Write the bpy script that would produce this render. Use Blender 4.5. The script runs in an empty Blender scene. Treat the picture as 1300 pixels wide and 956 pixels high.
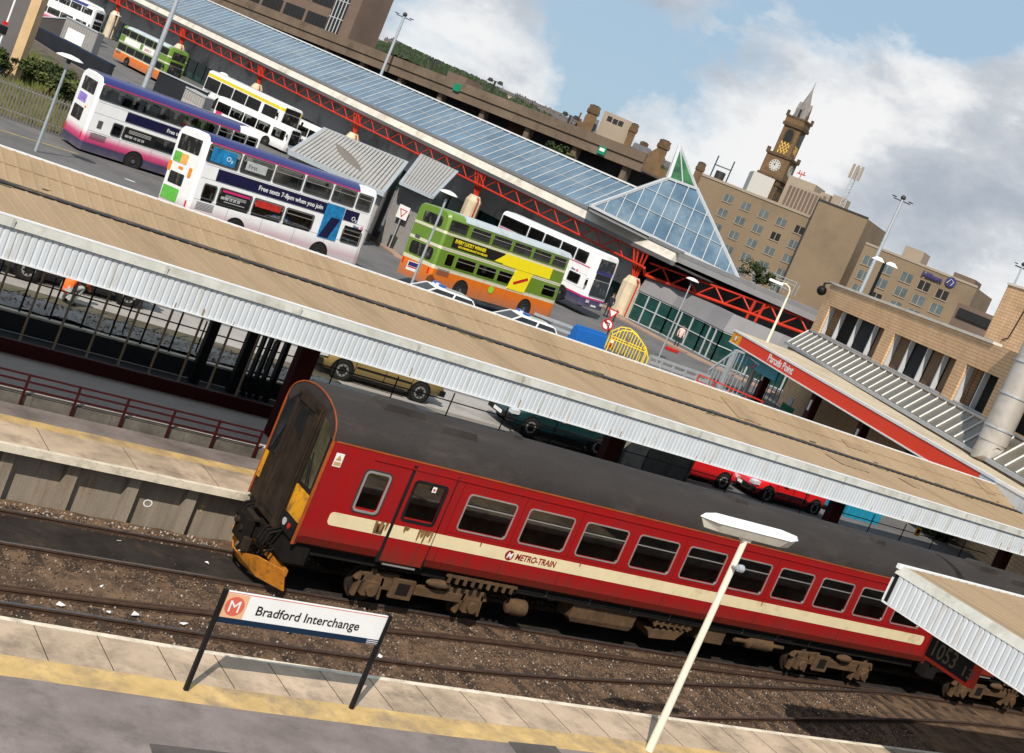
import bpy, math, random
from mathutils import Vector, Matrix
random.seed(7)
S = bpy.context.scene
COL = S.collection
R = math.radians
# ---------------------------------------------------------------- camera
FPX = 1671.67
PITCH, ROLL, YAW, CAMH = 0.119355, 0.401876, 0.619655, 9.27144
PPX, PPY = 650.0, 433.0
fw = Vector((math.sin(YAW)*math.cos(PITCH), math.cos(YAW)*math.cos(PITCH), -math.sin(PITCH)))
r0 = Vector((math.cos(YAW), -math.sin(YAW), 0)); d0 = fw.cross(r0)
cr = r0*math.cos(ROLL) - d0*math.sin(ROLL)
cd = r0*math.sin(ROLL) + d0*math.cos(ROLL)
CAM = Vector((0, 0, CAMH))
cdat = bpy.data.cameras.new('camera'); cam = bpy.data.objects.new('camera', cdat); COL.objects.link(cam)
cdat.sensor_width = 36; cdat.lens = 36*FPX/1300; cdat.shift_y = -(478-PPY)/1300
cdat.clip_start = .2; cdat.clip_end = 12000
m3 = Matrix((cr, -cd, -fw)).transposed()
cam.matrix_world = Matrix.Translation(CAM) @ m3.to_4x4()
S.camera = cam
# ---------------------------------------------------------------- light
SUN_EL, SUN_AZ = R(45), R(223)      # azimuth clockwise from +Y towards the sun
W = bpy.data.worlds.new('World'); S.world = W; W.use_nodes = True
nt = W.node_tree; nt.nodes.clear()
def N(t, k, **kw):
    n = t.nodes.new(k)
    for a, b in kw.items(): setattr(n, a, b)
    return n
wo = N(nt, 'ShaderNodeOutputWorld'); bg = N(nt, 'ShaderNodeBackground'); sky = N(nt, 'ShaderNodeTexSky')
sky.sky_type = 'NISHITA'; sky.sun_disc = False; sky.sun_elevation = SUN_EL; sky.sun_rotation = SUN_AZ
sky.altitude = 150; sky.air_density = 1.0; sky.dust_density = 1.5; sky.ozone_density = 1.2
bg.inputs['Strength'].default_value = 0.069
tc = N(nt, 'ShaderNodeTexCoord')
sep = N(nt, 'ShaderNodeSeparateXYZ'); nt.links.new(tc.outputs['Generated'], sep.inputs[0])
def math_(t, op, a, b=None, clamp=False):
    n = N(t, 'ShaderNodeMath', operation=op); n.use_clamp = clamp
    for i, v in enumerate((a, b)):
        if v is None: continue
        if isinstance(v, (int, float)): n.inputs[i].default_value = v
        else: t.links.new(v, n.inputs[i])
    return n.outputs[0]
zc = math_(nt, 'ADD', math_(nt, 'MAXIMUM', sep.outputs[2], 0.0), 0.16)
cx = math_(nt, 'DIVIDE', sep.outputs[0], zc); cy = math_(nt, 'DIVIDE', sep.outputs[1], zc)
cmb = N(nt, 'ShaderNodeCombineXYZ'); nt.links.new(cx, cmb.inputs[0]); nt.links.new(cy, cmb.inputs[1])
def noise(t, vec, sc, det=6, rough=.55, w=0, dist=0):
    n = N(t, 'ShaderNodeTexNoise'); n.inputs['Scale'].default_value = sc; n.inputs['Detail'].default_value = det
    n.inputs['Roughness'].default_value = rough; n.inputs['Distortion'].default_value = dist
    if vec is not None:
        mp = N(t, 'ShaderNodeMapping'); mp.inputs['Location'].default_value = (w, w*.7, w*.3); t.links.new(vec, mp.inputs[0]); t.links.new(mp.outputs[0], n.inputs['Vector'])
    return n.outputs['Fac']
def ramp(t, fac, stops, mode='LINEAR'):
    n = N(t, 'ShaderNodeValToRGB'); n.color_ramp.interpolation = mode
    e = n.color_ramp.elements
    while len(e) > 1: e.remove(e[-1])
    for i, (p, c) in enumerate(stops):
        if i == 0: e[0].position = p; el = e[0]
        else: el = e.new(p)
        el.color = (*c, 1) if len(c) == 3 else c
    t.links.new(fac, n.inputs[0]); return n.outputs[0]
def mixc(t, f, a, b, mode='MIX'):
    n = N(t, 'ShaderNodeMix', data_type='RGBA', blend_type=mode)
    for i, v in ((0, f), (6, a), (7, b)):
        if isinstance(v, (int, float)): n.inputs[i].default_value = v
        elif isinstance(v, tuple): n.inputs[i].default_value = (*v, 1) if len(v) == 3 else v
        else: t.links.new(v, n.inputs[i])
    return n.outputs[2]
mpz = N(nt, 'ShaderNodeMapping'); mpz.inputs['Scale'].default_value = (1, 1, 1.7); nt.links.new(tc.outputs['Generated'], mpz.inputs[0])
n1 = noise(nt, mpz.outputs[0], 5.2, 12, .6, 3.3, .15)
n2 = noise(nt, mpz.outputs[0], 2.1, 3, .5, 1.7)
n3 = noise(nt, mpz.outputs[0], 8.5, 11, .62, 8.1, .2)
def lobe(px, py, wid, amt):
    """a bank of cloud (or a clear patch) in one compass direction"""
    v = (cr*((px-PPX)/FPX) + cd*((py-PPY)/FPX) + fw).normalized()
    d = N(nt, 'ShaderNodeVectorMath', operation='DOT_PRODUCT'); nrm = N(nt, 'ShaderNodeVectorMath', operation='NORMALIZE'); nt.links.new(tc.outputs['Generated'], nrm.inputs[0]); nt.links.new(nrm.outputs[0], d.inputs[0]); d.inputs[1].default_value = v
    c0 = math.cos(wid); f = math_(nt, 'DIVIDE', math_(nt, 'SUBTRACT', d.outputs['Value'], c0), 1-c0, True)
    return math_(nt, 'MULTIPLY', f, amt)
LOBES = [lobe(1120, 140, R(8), .13), lobe(1180, 340, R(4), .08), lobe(1230, 290, R(7), .10), lobe(610, 90, R(6.0), .12), lobe(1160, -10, R(5), -.13), lobe(880, 230, R(6), .07), lobe(740, 40, R(4.0), -.15), lobe(960, 30, R(5.5), -.15), lobe(1260, 10, R(3.5), -.10), lobe(1290, 360, R(3), -.05)]
DARK = [lobe(970, 150, R(5), -.10), lobe(560, 40, R(5), .05), lobe(1250, 240, R(5.5), .07), lobe(880, 140, R(3.5), .03), lobe(1130, 90, R(4.5), -.10), lobe(590, 80, R(5), -.06), lobe(940, 230, R(3), -.06)]
cov = math_(nt, 'ADD', math_(nt, 'MULTIPLY', n1, .66), math_(nt, 'MULTIPLY', n2, .34))
for l_ in LOBES: cov = math_(nt, 'ADD', cov, l_)
mask = ramp(nt, cov, [(.478, (0,0,0)), (.503, (.45,.45,.45)), (.545, (.9,.9,.9)), (.6, (1,1,1))])
shade = math_(nt, 'ADD', math_(nt, 'MULTIPLY', n3, .6), math_(nt, 'MULTIPLY', n1, .4))
for l_ in DARK: shade = math_(nt, 'ADD', shade, l_)
ccol = ramp(nt, shade, [(.40, (13.4, 13.4, 13.4)), (.455, (11.4, 11.6, 11.9)), (.50, (8.8, 9.3, 10.0)), (.60, (6.5, 7.2, 8.2)), (.7, (5.4, 6.1, 7.1))])
skyc = mixc(nt, 1.0, sky.outputs[0], (1.22, 1.12, 1.02), 'MULTIPLY')
skyc = mixc(nt, .8, skyc, (6.2, 8.8, 11.4))
fin = mixc(nt, mask, skyc, ccol)
nt.links.new(fin, bg.inputs['Color']); nt.links.new(bg.outputs[0], wo.inputs[0])
ld = bpy.data.lights.new('sun', 'SUN'); ld.energy = 5.0; ld.angle = R(.5); ld.color = (1, .93, .82)
sun = bpy.data.objects.new('sun', ld); COL.objects.link(sun)
sdir = Vector((math.sin(SUN_AZ)*math.cos(SUN_EL), math.cos(SUN_AZ)*math.cos(SUN_EL), math.sin(SUN_EL)))
sun.rotation_euler = (-sdir).to_track_quat('-Z', 'Y').to_euler(); sun.location = (0, 0, 60)
S.view_settings.view_transform = 'Standard'; S.view_settings.look = 'None'
S.view_settings.exposure = -0.02; S.view_settings.gamma = 1
S.view_settings.use_curve_mapping = False
S.cycles.max_bounces = 5; S.cycles.diffuse_bounces = 2; S.cycles.glossy_bounces = 3; S.cycles.transmission_bounces = 4
S.cycles.use_adaptive_sampling = True; S.cycles.adaptive_threshold = .02
S.cycles.use_denoising = True
# ---------------------------------------------------------------- survey helpers: a sight line met with a real plane gives a world point
def ray(px, py):
    return cr*((px-PPX)/FPX) + cd*((py-PPY)/FPX) + fw
def AZ(px, py, z):
    v = ray(px, py); return CAM + v*((z-CAMH)/v.z)
def AY(px, py, y):
    v = ray(px, py); return CAM + v*(y/v.y)
def AX(px, py, x):
    v = ray(px, py); return CAM + v*(x/v.x)
def AP(px, py, p, n):
    v = ray(px, py); n = Vector(n); return CAM + v*((Vector(p)-CAM).dot(n)/v.dot(n))
def AD(px, py, d): return CAM + ray(px, py)*d
def gz(x, y):
    z = 1.5 + .014*max(0, min(x, 60)-25)
    z += .021*max(0, min(y, 230)-85)
    return z
def G(px, py):
    v = ray(px, py); z = 1.6
    for _ in range(40):
        p = CAM + v*((z-CAMH)/v.z)
        if p.y > 400 or p.y < 0: p = CAM + v*(200/v.y)
        z = z*.5 + gz(p.x, p.y)*.5
    p.z = gz(p.x, p.y); return p
# ---------------------------------------------------------------- materials
MATS = {}
def mat(name, col, rough=.6, metal=0, var=.12, scale=3, bump=0, bscale=None, spec=.5, stretch=None, dirt=None, dscale=1.2, emit=None, coat=0, dthr=.5):
    if name in MATS: return MATS[name]
    m = bpy.data.materials.new(name); m.use_nodes = True; t = m.node_tree; t.nodes.clear()
    o = N(t, 'ShaderNodeOutputMaterial'); b = N(t, 'ShaderNodeBsdfPrincipled'); t.links.new(b.outputs[0], o.inputs[0])
    c = N(t, 'ShaderNodeTexCoord').outputs['Object']
    if stretch:
        mp = N(t, 'ShaderNodeMapping'); mp.inputs['Scale'].default_value = stretch; t.links.new(c, mp.inputs[0]); c = mp.outputs[0]
    nz = noise(t, c, scale, 6, .62)
    lo = tuple(x*(1-var) for x in col); hi = tuple(min(1, x*(1+var)) for x in col)
    cc = ramp(t, nz, [(.3, lo), (.7, hi)])
    if dirt:
        dn = noise(t, c, dscale, 7, .7, 5)
        f = ramp(t, dn, [(dthr, (0,0,0)), (dthr+.2, (1,1,1))])
        cc = mixc(t, f, cc, dirt)
    if bump:
        gn = noise(t, c, 70, 3, .7, 7); cc = mixc(t, .55, cc, ramp(t, gn, [(.32, (.5,.5,.5)), (.6, (1.12,1.12,1.12))]), 'MULTIPLY')
    t.links.new(cc, b.inputs['Base Color'])
    rr = math_(t, 'ADD', math_(t, 'MULTIPLY', nz, .18), rough-.09, True)
    t.links.new(rr, b.inputs['Roughness'])
    b.inputs['Metallic'].default_value = metal; b.inputs['Specular IOR Level'].default_value = spec if rough < .5 or metal > .15 or spec != .5 else .16
    if coat: b.inputs['Coat Weight'].default_value = coat; b.inputs['Coat Roughness'].default_value = .06
    if bump:
        bn = noise(t, c, bscale or scale*6, 5, .6, 2)
        bp = N(t, 'ShaderNodeBump'); bp.inputs['Strength'].default_value = bump; bp.inputs['Distance'].default_value = .02
        t.links.new(bn, bp.inputs['Height']); t.links.new(bp.outputs[0], b.inputs['Normal'])
    if emit: b.inputs['Emission Color'].default_value = (*emit[0], 1); b.inputs['Emission Strength'].default_value = emit[1]
    MATS[name] = m; return m
def livery(name, stops, zmax, mode='CONSTANT', rough=.3, axis=2, dirt=True):
    """paint bands that are really on the body, by height on the vehicle"""
    if name in MATS: return MATS[name]
    m = bpy.data.materials.new(name); m.use_nodes = True; t = m.node_tree; t.nodes.clear()
    o = N(t, 'ShaderNodeOutputMaterial'); b = N(t, 'ShaderNodeBsdfPrincipled'); t.links.new(b.outputs[0], o.inputs[0])
    c = N(t, 'ShaderNodeTexCoord').outputs['Object']; s = N(t, 'ShaderNodeSeparateXYZ'); t.links.new(c, s.inputs[0])
    f = math_(t, 'DIVIDE', s.outputs[axis], zmax)
    cc = ramp(t, f, [(z/zmax, col) for z, col in stops], mode)
    nz = noise(t, c, 1.6, 7, .65)
    cc = mixc(t, .35, cc, ramp(t, nz, [(.3, (.72,.7,.66)), (.62, (1,1,1))]), 'MULTIPLY')
    dz = math_(t, 'MULTIPLY', math_(t, 'DIVIDE', math_(t, 'SUBTRACT', 1.0, s.outputs[2]), .8, True), math_(t, 'ADD', nz, .1), True)
    cc = mixc(t, dz, cc, (.16,.14,.125))
    t.links.new(cc, b.inputs['Base Color']); b.inputs['Roughness'].default_value = rough
    b.inputs['Coat Weight'].default_value = .3; b.inputs['Coat Roughness'].default_value = .1
    MATS[name] = m; return m
def clear(name, tint, refl=.22, rough=.04):
    m = bpy.data.materials.new(name); m.use_nodes = True; t = m.node_tree; t.nodes.clear()
    o = N(t, 'ShaderNodeOutputMaterial'); a = N(t, 'ShaderNodeBsdfTransparent'); a.inputs[0].default_value = (*tint, 1); g = N(t, 'ShaderNodeBsdfGlossy'); g.inputs['Roughness'].default_value = rough
    f = N(t, 'ShaderNodeFresnel'); f.inputs[0].default_value = 1.5; c = N(t, 'ShaderNodeTexCoord').outputs['Object']; nz = noise(t, c, 1.3, 5, .6)
    k = math_(t, 'ADD', math_(t, 'MULTIPLY', f.outputs[0], .9), math_(t, 'MULTIPLY', nz, refl), True)
    s = N(t, 'ShaderNodeMixShader'); t.links.new(k, s.inputs[0]); t.links.new(a.outputs[0], s.inputs[1]); t.links.new(g.outputs[0], s.inputs[2]); t.links.new(s.outputs[0], o.inputs[0]); MATS[name] = m; return m
def grimy(name, col, rough=.4, z0=1.0, z1=1.5, dust=(.085,.035,.02)):
    """vehicle paint with brake dust low down, rain streaks and rubbed patches that belong to the paint"""
    m = bpy.data.materials.new(name); m.use_nodes = True; t = m.node_tree; t.nodes.clear()
    o = N(t, 'ShaderNodeOutputMaterial'); b = N(t, 'ShaderNodeBsdfPrincipled'); t.links.new(b.outputs[0], o.inputs[0])
    c = N(t, 'ShaderNodeTexCoord').outputs['Object']; s = N(t, 'ShaderNodeSeparateXYZ'); t.links.new(c, s.inputs[0])
    mp = N(t, 'ShaderNodeMapping'); mp.inputs['Scale'].default_value = (5, 5, .35); t.links.new(c, mp.inputs[0]); st = noise(t, mp.outputs[0], 1.6, 7, .7)
    big = noise(t, c, .9, 6, .65, 4)
    cc = mixc(t, ramp(t, st, [(.42, (0,0,0)), (.72, (.55,.55,.55))]), col, tuple(x*.45+.012 for x in col))
    cc = mixc(t, ramp(t, big, [(.5, (0,0,0)), (.75, (.35,.35,.35))]), cc, tuple(x*.6+.02 for x in col))
    d = math_(t, 'DIVIDE', math_(t, 'SUBTRACT', z1, s.outputs[2]), z1-z0, True); d = math_(t, 'MULTIPLY', d, math_(t, 'ADD', st, .15), True)
    cc = mixc(t, d, cc, dust); t.links.new(cc, b.inputs['Base Color']); t.links.new(math_(t, 'ADD', math_(t, 'MULTIPLY', st, .3), rough-.1, True), b.inputs['Roughness'])
    b.inputs['Specular IOR Level'].default_value = .22; MATS[name] = m; return m
def brick(name, c1, c2, mortar, bw=.22, bh=.075, ms=.012, rough=.85, off=.5, vec='xz'):
    if name in MATS: return MATS[name]
    m = bpy.data.materials.new(name); m.use_nodes = True; t = m.node_tree; t.nodes.clear()
    o = N(t, 'ShaderNodeOutputMaterial'); b = N(t, 'ShaderNodeBsdfPrincipled'); t.links.new(b.outputs[0], o.inputs[0])
    c = N(t, 'ShaderNodeTexCoord').outputs['Object']; s = N(t, 'ShaderNodeSeparateXYZ'); t.links.new(c, s.inputs[0])
    k = N(t, 'ShaderNodeCombineXYZ')
    if vec == 'xy': t.links.new(s.outputs[0], k.inputs[0]); t.links.new(s.outputs[1], k.inputs[1])
    else:
        t.links.new(math_(t, 'ADD', s.outputs[0], s.outputs[1]), k.inputs[0]); t.links.new(s.outputs[2], k.inputs[1])
    br = N(t, 'ShaderNodeTexBrick'); t.links.new(k.outputs[0], br.inputs['Vector'])
    br.offset = off
    br.inputs['Color1'].default_value = (*c1, 1); br.inputs['Color2'].default_value = (*c2, 1); br.inputs['Mortar'].default_value = (*mortar, 1)
    br.inputs['Scale'].default_value = 1; br.inputs['Brick Width'].default_value = bw; br.inputs['Row Height'].default_value = bh; br.inputs['Mortar Size'].default_value = ms
    nz = noise(t, c, .8, 6, .65)
    cc = mixc(t, .6, br.outputs['Color'], ramp(t, nz, [(.3, (.68,.64,.6)), (.65, (1,1,1))]), 'MULTIPLY')
    t.links.new(cc, b.inputs['Base Color']); b.inputs['Roughness'].default_value = rough
    bp = N(t, 'ShaderNodeBump'); bp.inputs['Strength'].default_value = .4; bp.inputs['Distance'].default_value = .01; bp.invert = True
    t.links.new(br.outputs['Fac'], bp.inputs['Height']); t.links.new(bp.outputs[0], b.inputs['Normal'])
    MATS[name] = m; return m
def M(n): return MATS[n]
mat('glass_dark', (.018,.020,.022), .12, var=.6, scale=1.3, spec=.6)
mat('glass_train', (.020,.016,.012), .12, var=.7, scale=3.2, spec=.35, dirt=(.075,.058,.04), dscale=3, dthr=.52)
mat('glass_bus', (.012,.012,.012), .1, var=.6, scale=1.8, spec=.5, stretch=(1.6,1,.6), dirt=(.20,.185,.16), dscale=2.6, dthr=.53)  # paler streaks are painted-in reflections and hints of seats and poles
mat('glass_olive', (.07,.065,.035), .15, var=.6, scale=2, spec=.5)
mat('glass_green', (.012,.05,.045), .08, var=.5, scale=.6, spec=.8)
mat('rubber', (.018,.017,.016), .8, var=.3)
mat('tyre', (.022,.021,.020), .85, var=.3, bump=.2)
mat('alu', (.52,.50,.47), .42, .7, var=.12)
mat('steel_rim', (.45,.44,.43), .4, .6, var=.2)
mat('galv', (.50,.53,.56), .5, .5, var=.15, scale=9)
mat('white_paint', (.72,.73,.74), .5, var=.06, scale=2, dirt=(.52,.48,.42), dscale=1.4, dthr=.58)
mat('white', (.78,.78,.77), .45, var=.05)
mat('black', (.012,.012,.013), .5, var=.3)
mat('dark_metal', (.045,.043,.042), .55, .3, var=.3)
mat('red_steel', (.52,.038,.018), .5, var=.12, scale=2)
mat('maroon', (.042,.004,.005), .6, var=.15, spec=.15)
mat('lamp_white', (.85,.85,.84), .35, var=.03)
mat('orange_lamp', (.8,.25,.02), .3, var=.05)
mat('red_lamp', (.5,.02,.015), .25, var=.05)
mat('headlight', (.75,.77,.8), .08, .4, var=.1, scale=14)
mat('skin', (.52,.32,.24), .6, var=.05)
mat('hair', (.05,.035,.025), .7, var=.2)
mat('cloth_dark', (.03,.032,.045), .85, var=.2)
def adopt(o, parent):
    o.parent = parent
    if parent.name in WC: o.matrix_parent_inverse = WC[parent.name]
clear('pane', (.55,.57,.55)); clear('pane_dark', (.34,.31,.27), .12)
# ---------------------------------------------------------------- mesh builder
class MB:
    def __init__(s, mx=None): s.v = []; s.f = []; s.k = []; s.m = []; s.mx = mx; s.cur = 0
    def mat(s, m):
        if isinstance(m, str): m = MATS[m]
        if m not in s.m: s.m.append(m)
        s.cur = s.m.index(m); return s
    def _add(s, vs, fs):
        b = len(s.v)
        s.v += [(s.mx @ Vector(p)) if s.mx else Vector(p) for p in vs]
        s.f += [tuple(b+i for i in f) for f in fs]; s.k += [s.cur]*len(fs); return s
    def box(s, x0, x1, y0, y1, z0, z1):
        return s._add([(x0,y0,z0),(x1,y0,z0),(x1,y1,z0),(x0,y1,z0),(x0,y0,z1),(x1,y0,z1),(x1,y1,z1),(x0,y1,z1)],
                      [(0,3,2,1),(4,5,6,7),(0,1,5,4),(1,2,6,5),(2,3,7,6),(3,0,4,7)])
    def prism(s, poly, vec):
        n = len(poly); vec = Vector(vec); a = [Vector(p) for p in poly]
        return s._add(a+[p+vec for p in a], [tuple(range(n)), tuple(range(2*n-1, n-1, -1))] + [(i, i+n, (i+1) % n+n, (i+1) % n) for i in range(n)])
    def quad(s, *p): return s._add(p, [tuple(range(len(p)))])
    def loft(s, rings, cap=True, closed=True):
        n = len(rings[0]); vs = [p for r in rings for p in r]; fs = []
        for i in range(len(rings)-1):
            for j in range(n if closed else n-1):
                fs.append((i*n+j, i*n+(j+1) % n, (i+1)*n+(j+1) % n, (i+1)*n+j))
        if cap: fs += [tuple(range(n-1, -1, -1)), tuple((len(rings)-1)*n+j for j in range(n))]
        return s._add(vs, fs)
    def tube(s, p0, p1, r, n=8, r1=None):
        p0 = Vector(p0); p1 = Vector(p1); d = (p1-p0)
        if d.length < 1e-6: return s
        d.normalize(); a = d.orthogonal().normalized(); b = d.cross(a); r1 = r if r1 is None else r1
        ring = lambda p, q: [p + a*math.cos(2*math.pi*i/n)*q + b*math.sin(2*math.pi*i/n)*q for i in range(n)]
        return s.loft([ring(p0, r), ring(p1, r1)])
    def bar(s, p0, p1, w, h=None):
        """square bar, w across, h up"""
        p0 = Vector(p0); p1 = Vector(p1); d = (p1-p0).normalized(); h = h or w
        a = d.cross(Vector((0,0,1)))
        if a.length < .05: a = Vector((1,0,0)).cross(d)
        a.normalize(); b = a.cross(d).normalized()
        q = lambda p: [p-a*w/2-b*h/2, p+a*w/2-b*h/2, p+a*w/2+b*h/2, p-a*w/2+b*h/2]
        return s.loft([q(p0), q(p1)])
    def path(s, pts, r, n=8):
        pts = [Vector(p) for p in pts]; rings = []
        for i, p in enumerate(pts):
            d = (pts[min(i+1, len(pts)-1)]-pts[max(i-1, 0)]).normalized()
            if i == 0: a = d.orthogonal().normalized()
            else: a = (a - d*a.dot(d)).normalized()
            b = d.cross(a)
            rings.append([p + a*math.cos(2*math.pi*k/n)*r + b*math.sin(2*math.pi*k/n)*r for k in range(n)])
        return s.loft(rings)
    def lathe(s, prof, c=(0,0,0), n=16, axis='z'):
        rings = []
        for r, z in prof:
            ring = []
            for i in range(n):
                x, y = r*math.cos(2*math.pi*i/n), r*math.sin(2*math.pi*i/n)
                p = {'z': (x, y, z), 'y': (x, z, -y), 'x': (z, x, y)}[axis]
                ring.append(Vector(c)+Vector(p))
            rings.append(ring)
        return s.loft(rings)
    def ball(s, c, r, n=10, sc=(1,1,1)):
        prof = [(max(1e-3, math.sin(math.pi*i/n)), -math.cos(math.pi*i/n)) for i in range(n+1)]
        c = Vector(c)
        return s.loft([[c+Vector((p*math.cos(2*math.pi*k/12)*sc[0]*r, p*math.sin(2*math.pi*k/12)*sc[1]*r, q*sc[2]*r)) for k in range(12)] for p, q in prof])
    def build(s, name, parent=None, smooth=False, bevel=0, loc=None):
        me = bpy.data.meshes.new(name)
        off = Vector(loc) if loc is not None else Vector((0,0,0))
        me.from_pydata([tuple(v-off) for v in s.v], [], s.f); 
        for m in s.m: me.materials.append(m)
        if s.k: me.polygons.foreach_set('material_index', s.k)
        me.update()
        import bmesh
        bm = bmesh.new(); bm.from_mesh(me); bmesh.ops.recalc_face_normals(bm, faces=bm.faces)
        if smooth:
            for f in bm.faces: f.smooth = True
            for e in bm.edges:
                if len(e.link_faces) == 2 and e.calc_face_angle(0) > R(38): e.smooth = False
        bm.to_mesh(me); bm.free()
        o = bpy.data.objects.new(name, me); COL.objects.link(o); o.location = off
        if parent: adopt(o, parent)
        if bevel:
            b = o.modifiers.new('bevel', 'BEVEL'); b.width = bevel; b.segments = 2; b.limit_method = 'ANGLE'
        return o
def mb(m, mx=None): return MB(mx).mat(m)
def holed_wall(g, x0, x1, z0, z1, rows, y0, y1):
    """rows: list of (za, zb, [(xa, xb), ...]) openings, bottom row first"""
    z = z0
    for za, zb, hs in rows:
        g.box(x0, x1, y0, y1, z, za); x = x0
        for a, b in hs: g.box(x, a, y0, y1, za, zb); x = b
        g.box(x, x1, y0, y1, za, zb); z = zb
    g.box(x0, x1, y0, y1, z, z1)
def ring_frame(g, x0, x1, z0, z1, w, r, ya, yb):
    o = rrect(x0, x1, z0, z1, r, ya); i = rrect(x0+w, x1-w, z0+w, z1-w, max(.02, r-w*.6), ya); n = len(o)
    V = [p for p in o]+[p for p in i]+[(p[0], yb, p[2]) for p in o]+[(p[0], yb, p[2]) for p in i]; F = []
    for k in range(n):
        j = (k+1) % n; F += [(k, j, n+j, n+k), (2*n+k, 3*n+k, 3*n+j, 2*n+j), (k, 2*n+k, 2*n+j, j), (n+k, n+j, 3*n+j, 3*n+k)]
    g._add(V, F)
def tag(o, label, cat, group=None):
    o['label'] = label; o['category'] = cat
    if group: o['group'] = group
    return o
def struct(o): o['kind'] = 'structure'; return o
def stuff(o): o['kind'] = 'stuff'; return o
WC = {}
def root(name, label, cat, loc=(0,0,0), group=None, mx=None):
    o = bpy.data.objects.new(name, None); COL.objects.link(o); o.empty_display_size = .3
    if mx is not None: o.matrix_world = mx
    else:
        o.location = loc; WC[o.name] = Matrix.Translation(-Vector(loc))
    return tag(o, label, cat, group)
def clone(o, parent=None):
    c = o.copy(); COL.objects.link(c)
    if parent: c.parent = parent; c.matrix_parent_inverse = o.matrix_parent_inverse
    for ch in [x for x in bpy.data.objects if x.parent == o]: clone(ch, c)
    return c
def frame(o, x, z=None):
    """matrix with origin o, x axis along x, z up-ish"""
    x = Vector(x).normalized(); z = Vector(z or (0,0,1)); y = z.cross(x).normalized(); z = x.cross(y)
    m = Matrix((x, y, z)).transposed().to_4x4(); return Matrix.Translation(Vector(o)) @ m
def text(body, size, m, parent, mx, name='lettering', depth=.004, sx=1, bold=0, italic=0, align='LEFT', space=1):
    cu = bpy.data.curves.new('t', 'FONT'); cu.body = body; cu.size = size; cu.extrude = depth; cu.offset = bold; cu.shear = italic; cu.align_x = align; cu.resolution_u = 3; cu.space_character = space
    to = bpy.data.objects.new('t', cu); COL.objects.link(to)
    dg = bpy.context.evaluated_depsgraph_get(); me = bpy.data.meshes.new_from_object(to.evaluated_get(dg))
    bpy.data.objects.remove(to); bpy.data.curves.remove(cu)
    me.transform(mx @ Matrix.Diagonal((sx, 1, 1, 1))); me.name = name
    me.materials.clear(); me.materials.append(MATS[m] if isinstance(m, str) else m)
    o = bpy.data.objects.new(name, me); COL.objects.link(o)
    if parent: adopt(o, parent)
    return o
def tmx(o, xdir, ydir):
    """text plane: origin, writing direction, up direction"""
    x = Vector(xdir).normalized(); y = Vector(ydir); y = (y-x*y.dot(x)).normalized(); z = x.cross(y)
    return Matrix.Translation(Vector(o)) @ Matrix((x, y, z)).transposed().to_4x4()
def rrect(x0, x1, z0, z1, r, y, n=4, skew=0):
    pts = []
    for cx_, cz_, a0 in ((x1-r, z1-r, 0), (x0+r, z1-r, 90), (x0+r, z0+r, 180), (x1-r, z0+r, 270)):
        for i in range(n+1):
            a = R(a0+90*i/n); pts.append((cx_+r*math.cos(a)+skew*(cz_+r*math.sin(a)-z0), y, cz_+r*math.sin(a)))
    return pts
# ================================================================ ground, railway, platforms
mat('asphalt', (.145,.140,.140), .85, var=.2, scale=.35, bump=.3, bscale=25, dirt=(.10,.095,.092), dscale=.25)
mat('trackdirt', (.125,.078,.048), .95, var=.55, scale=2.2, bump=1.0, bscale=9, dirt=(.05,.035,.026), dscale=.8, dthr=.5)
mat('oilbed', (.028,.023,.020), .8, var=.5, scale=1.5, bump=.8, bscale=12, dirt=(.075,.05,.035), dscale=1.3, dthr=.55)
mat('stone_a', (.17,.115,.08), .9, var=.4, scale=4); mat('stone_b', (.36,.32,.28), .9, var=.3, scale=4); mat('stone_d', (.20,.10,.06), .9, var=.3, scale=4); mat('stone_c', (.07,.05,.04), .9, var=.3, scale=4)
mat('sleeper', (.055,.038,.028), .9, var=.4, scale=3, bump=.3)
mat('rail_rust', (.07,.038,.024), .75, .2, var=.35, scale=5); mat('rail_top', (.42,.40,.42), .22, .9, var=.1)
mat('slab', (.47,.36,.26), .85, var=.22, scale=1.1, bump=.25, bscale=18, dirt=(.23,.175,.13), dscale=1.1, dthr=.47)
mat('coping', (.68,.60,.48), .8, var=.15, scale=2.5, bump=.2, dirt=(.33,.27,.2), dscale=2)
mat('tactile', (.54,.37,.16), .85, var=.2, scale=2, bump=.3, bscale=50, dirt=(.28,.21,.14), dscale=1.4, dthr=.47)
mat('plat_grey', (.21,.175,.165), .9, var=.25, scale=1.4, bump=.3, bscale=40, dirt=(.12,.10,.09), dscale=.9, dthr=.5)
mat('concrete_wall', (.27,.225,.175), .9, var=.22, scale=1.6, bump=.3, dirt=(.19,.09,.035), dscale=1.1, stretch=(2.6,2.6,.3), dthr=.55)
mat('paving_light', (.36,.335,.31), .9, var=.1, scale=.8, bump=.1, dirt=(.25,.23,.21), dscale=.5)
mat('bay_floor', (.24,.235,.235), .85, var=.12, scale=1.2, dirt=(.17,.16,.16), dscale=.8)
mat('soil', (.10,.085,.06), .95, var=.4, scale=1, bump=.5, dirt=(.055,.075,.03), dscale=.3)
xs = [-3000, -600, -150, -60, -30, 0, 20, 40, 60, 80, 100, 130, 170, 230, 400, 900, 3500]
ys = [-600, -60, 10, 16.7, 24.2, 26.85, 31.5, 31.56, 36, 45, 55, 65, 75, 85, 100, 120, 150, 190, 230, 260, 400, 900, 4000]
def gh(x, y):
    if y < 26.8: return -.5
    if y < 31.52: return -.45
    if y > 300: return -12
    return gz(x, y)
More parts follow.
